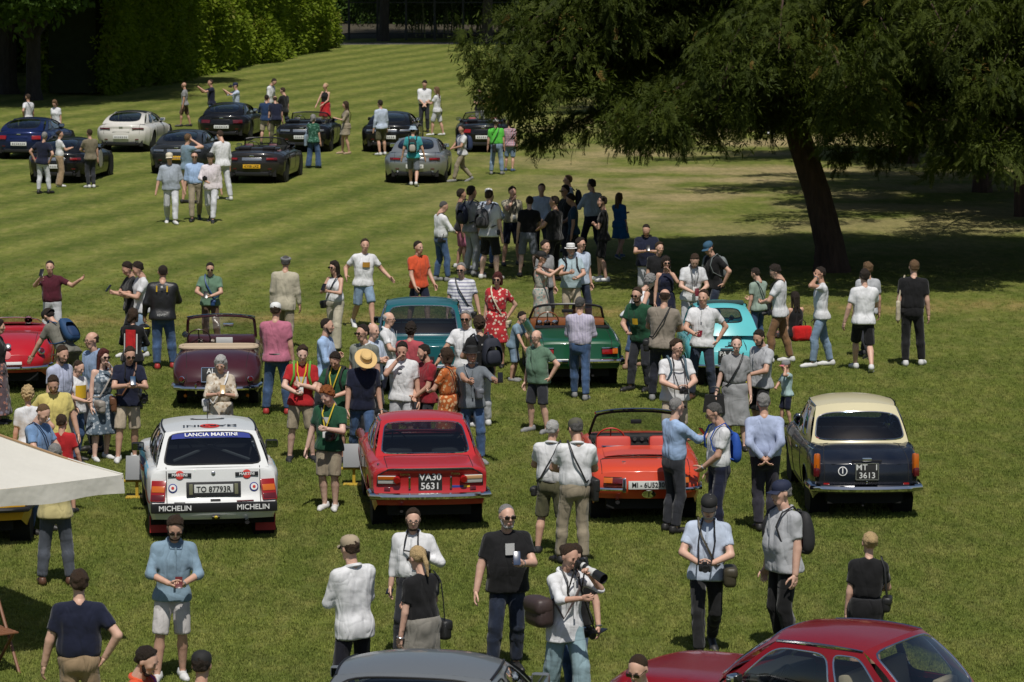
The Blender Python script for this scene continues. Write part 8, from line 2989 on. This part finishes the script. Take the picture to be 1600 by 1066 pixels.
P('blond woman with a ponytail in a black t-shirt and grey skirt', 660, 856, H=1.72, rot=-140, fem=True, skin='f', hair=('pony', 'blond'), glasses='sun', top=(BK, 'short', ('tuck',)), legs=('skirt', GSK, .2), arms=('down', 'phonelow'), hp=15, props=[('bag', -1, 'black leather bag of the blond woman', (.012, .012, .012), (.26, .11, .2), .50, False), ('watch', 1)])
P('grey bearded man in a black t-shirt, sunglasses and jeans with papers', 783, 790, 1048, rot=5, build=1.12, hair=('buzz', 'grey'), beard='white', glasses='sun', skin='f', top=(BK, 'short'), legs=('trousers', DDK), arms=('phone', 'loose'), belly=.03, stance='rel', hp=5, dx=10, print_=('front', GP, .055, .07, .755), props=[('phone', 1, 'phone and leaflet in the hand of the man in the black t-shirt', 30, (.03, .05, .10)), ('watch', 1)])
P('woman photographer in a white shirt aiming a long white lens', 884, 850, H=1.74, rot=28, fem=True, hair=('bun', B), skin='m', top=(WS, 'roll', ('long', 'collar')), legs=('wide', PBT), shoes=('white', None), arms=('high', ('high', (.04, -.08, -.12))), hp=18, props=[('camera', 'camera with a long white telephoto lens at the eye of the woman photographer', 'face', .24, True), ('camera', 'second camera hanging at the hip of the woman photographer', (.15, -.02, .47), .07, False, True, 1.1), ('bag', 1, 'brown and black camera bag on the woman photographer', (.05, .032, .03), (.34, .2, .30), .62, True, 'shoulder_bag', 1.25, .04)])
P('man in a black t-shirt hidden behind the woman photographer', 893, 852, H=1.60, rot=-35, hair=('short', B), skin='f', top=(BK, 'short'), legs=('trousers', DEN), arms=('loose', 'down'), dx=6, props=[('phone', 1, 'black phone in the hand of the man behind the photographer', 80), ('watch', 1)])
P('bald man with sunglasses, only head and shoulders at the bottom edge', 1000, 1022, H=1.76, rot=-40, hair=('buzz', B), glasses='sun', skin='f', top=(GR, 'short'), legs=('trousers', CH), hp=25)
P('man in a black cap and light blue shirt looking at his camera', 1103, 768, 1022, rot=0, hair=('short', 'grey'), hat=('cap', P_BLK), beard='white', skin='f', top=(PB, 'short', ('collar',)), legs=('trousers', cloth((.016, .016, .017))), arms=('phonelow', 'phonelow'), hp=20, stance='walk2', belly=.015, props=[('camera', 'black camera in the hands of the man in the black cap', 'hands', .08), ('bag', -1, 'brown canvas camera bag of the man in the black cap', (.05, .042, .025), (.30, .14, .22), .52, True, 'shoulder_bag', 1.15, -.03)])
P('man in a navy cap and grey polo with a red and black backpack', 1209, 754, 1022, rot=-62, build=1.1, hair=('short', 'grey'), hat=('cap', P_NVY), skin='f', top=(LG, 'short', ('collar',)), legs=('trousers', BK), arms=('down', 'down'), belly=.03, dx=14, hp=5, props=[('backpack', 'red and black backpack on the man in the navy cap', (.018, .018, .02), (.30, .02, .02), (.30, .17, .46))])
P('blond woman in a black dress with a shoulder bag seen from behind', 1354, 834, H=1.68, rot=170, fem=True, skin='f', hair=('bun', 'blond'), top=(BK, 'short'), legs=('skirt', BK, .28, -.005), arms=('down', 'phonelow'), dress='full', props=[('bag', -1, 'small black quilted bag of the woman in the black dress', (.012, .012, .012), (.2, .09, .16), .57, False)])
# seated visitor by the turquoise car
P('woman in flowered trousers sitting on the grass beside a red bag', 1243, 462, 532, H=1.62, rot=-150, fem=True, sit=True, hair=('long', D), top=(BK, 'none'), legs=('wide', FLD), arms=('clasp', 'clasp'), stance='sit')
e = empty('red_handbag', lawn(1253, 533) + Vector((0, 0, .17)), R(20))
m = MB(); m.rbox((0, 0, -.02), (.38, .17, .28), .07, seg=3); m.build('bag_body', cloth((.55, .012, .012)), e)
m = MB(); m.tube([(-.08, 0, .1), (-.06, 0, .2), (0, 0, .24), (.06, 0, .2), (.08, 0, .1)], .01, 6); m.build('handle', M_LBLACK, e)
tag(e, 'bright red handbag standing on the grass beside the seated woman', 'bag')

# ---------------------------------------------------------------- parasol, sign boards, wooden chair
CAN = NT('parasol_canvas')
v_ = CAN.n('ShaderNodeTexCoord').outputs['Object']
CAN.l(CAN.mix(CAN.ramp(CAN.noise(1.6, 4, v_), .3, .7), (.64, .62, .56), (.72, .70, .64)), CAN.p.inputs['Base Color'])
CAN.p.inputs['Roughness'].default_value = .9
CAN.bump(CAN.noise(2.5, 3, v_), .5, .06)
tl_ = CAN.n('ShaderNodeBsdfTranslucent'); tl_.inputs[0].default_value = (.55, .50, .40, 1)
mx_ = CAN.n('ShaderNodeMixShader'); mx_.inputs[0].default_value = .18
CAN.l(CAN.p.outputs[0], mx_.inputs[1]); CAN.l(tl_.outputs[0], mx_.inputs[2]); CAN.l(mx_.outputs[0], CAN.out.inputs['Surface'])
corner = lawn(192, 742, 2.02)
hs_ = 1.75
par = empty('parasol', (0, 0, 0))
ang = R(14)
ca_, sa_ = math.cos(ang), math.sin(ang)
cen = Vector((corner.x - (hs_ * ca_ + hs_ * sa_) * 1.0, corner.y - (hs_ * sa_ - hs_ * ca_) * 1.0 - 1.6, 0))
cen = Vector((corner.x - hs_ * 1.33, corner.y + .55, 0))
par.location = cen
rel = corner - cen
base_ang = math.atan2(rel.y, rel.x)
rad_ = Vector((rel.x, rel.y)).length
cs = [Vector((rad_ * math.cos(base_ang + k * math.pi / 2), rad_ * math.sin(base_ang + k * math.pi / 2), 2.02)) for k in range(4)]
apex = Vector((0, 0, 2.75))
for k in range(4):
 a, b_ = cs[k], cs[(k + 1) % 4]
 m = MB()
 def fn(u, v):
  p = apex.lerp(a.lerp(b_, u), v)
  p.z -= .10 * math.sin(math.pi * v) * .6 + .035 * math.sin(math.pi * u) * v
  return p
 m.grid(fn, 10, 10)
 m.build('canopy_panel', CAN.m, par)
 m = MB()
 def fv(u, v):
  p = a.lerp(b_, u); p.z -= .035 * math.sin(math.pi * u)
  o_ = (p - Vector((0, 0, p.z))).normalized()
  return p + Vector((0, 0, -.20 * v - .012 * math.sin(u * 19) * v)) + o_ * (.004 + .02 * v * math.sin(u * 23 + k))
 m.grid(fv, 24, 3)
 m.build('valance', CAN.m, par)
 m = MB(); m.tube([fn(0, v / 10) + Vector((0, 0, .004)) for v in range(11)], .011, 6); m.build('hip_seam', CAN.m, par)
 m = MB(); m.tube([apex - Vector((0, 0, .05)), cs[k] - Vector((0, 0, .04))], .014, 6); m.build('rib', plain('pole_wood', (.32, .2, .1), .5), par)
m = MB(); m.tube([(0, 0, 0), (0, 0, 2.8)], .03, 10); m.build('pole', plain('pole_wood', (.32, .2, .1), .5), par)
m = MB(); m.lathe([(.28, 0), (.28, .06), (.05, .09), (.05, .2)], 20); m.build('base', plain('concrete', (.3, .3, .29), .9), par)
tag(par, 'large cream square parasol at the left edge of the picture', 'parasol')
for px, py, h_, lab in ((214, 768, .38, 'small grey information board beside the white rally car'), (553, 748, .36, 'small grey information board beside the red coupe')):
 e = empty('information_board', lawn(px, py + 10))
 m = MB(); m.rbox((0, 0, .42), (.30, .02, .34), .006, Matrix.Rotation(R(-20), 3, 'X')); m.build('panel', plain('board_grey', (.24, .25, .26), .5), e)
 m = MB(); m.box((0, .02, .13), (.04, .04, .26)); m.build('post', plain('board_yellow', (.5, .34, .04), .5), e)
 m = MB(); m.rbox((-.02, -.01, .24), (.42, .05, .035), .01); m.build('foot_bar', plain('board_yellow', (.5, .34, .04), .5), e)
 m = MB(); m.rbox((0, .02, .012), (.30, .22, .02), .006); m.build('base_plate', plain('board_yellow', (.5, .34, .04), .5), e)
 tag(e, lab, 'sign', 'information boards beside the cars')
# folding chair at the left edge
WD = plain('chair_wood', (.20, .085, .04), .5, var=.3, vs=9)
e = empty('wooden_chair', lawn(-12, 1050), R(35))
for i in range(6):
 m = MB(); m.rbox((0, -.19 + i * .075, .44), (.42, .06, .018), .004); m.build('seat_slat', WD, e)
for i in range(4):
 m = MB(); m.rbox((0, .24 + i * .03, .58 + i * .09), (.40, .016, .06), .004, Matrix.Rotation(R(-18), 3, 'X')); m.build('back_slat', WD, e)
for sx in (-1, 1):
 m = MB(); m.tube([(sx * .20, -.24, 0), (sx * .20, .36, .92)], .018, 6); m.build('leg', WD, e)
 m = MB(); m.tube([(sx * .18, .26, 0), (sx * .18, -.18, .45)], .018, 6); m.build('leg', WD, e)
tag(e, 'brown wooden folding chair cut by the left edge near the bottom', 'chair')
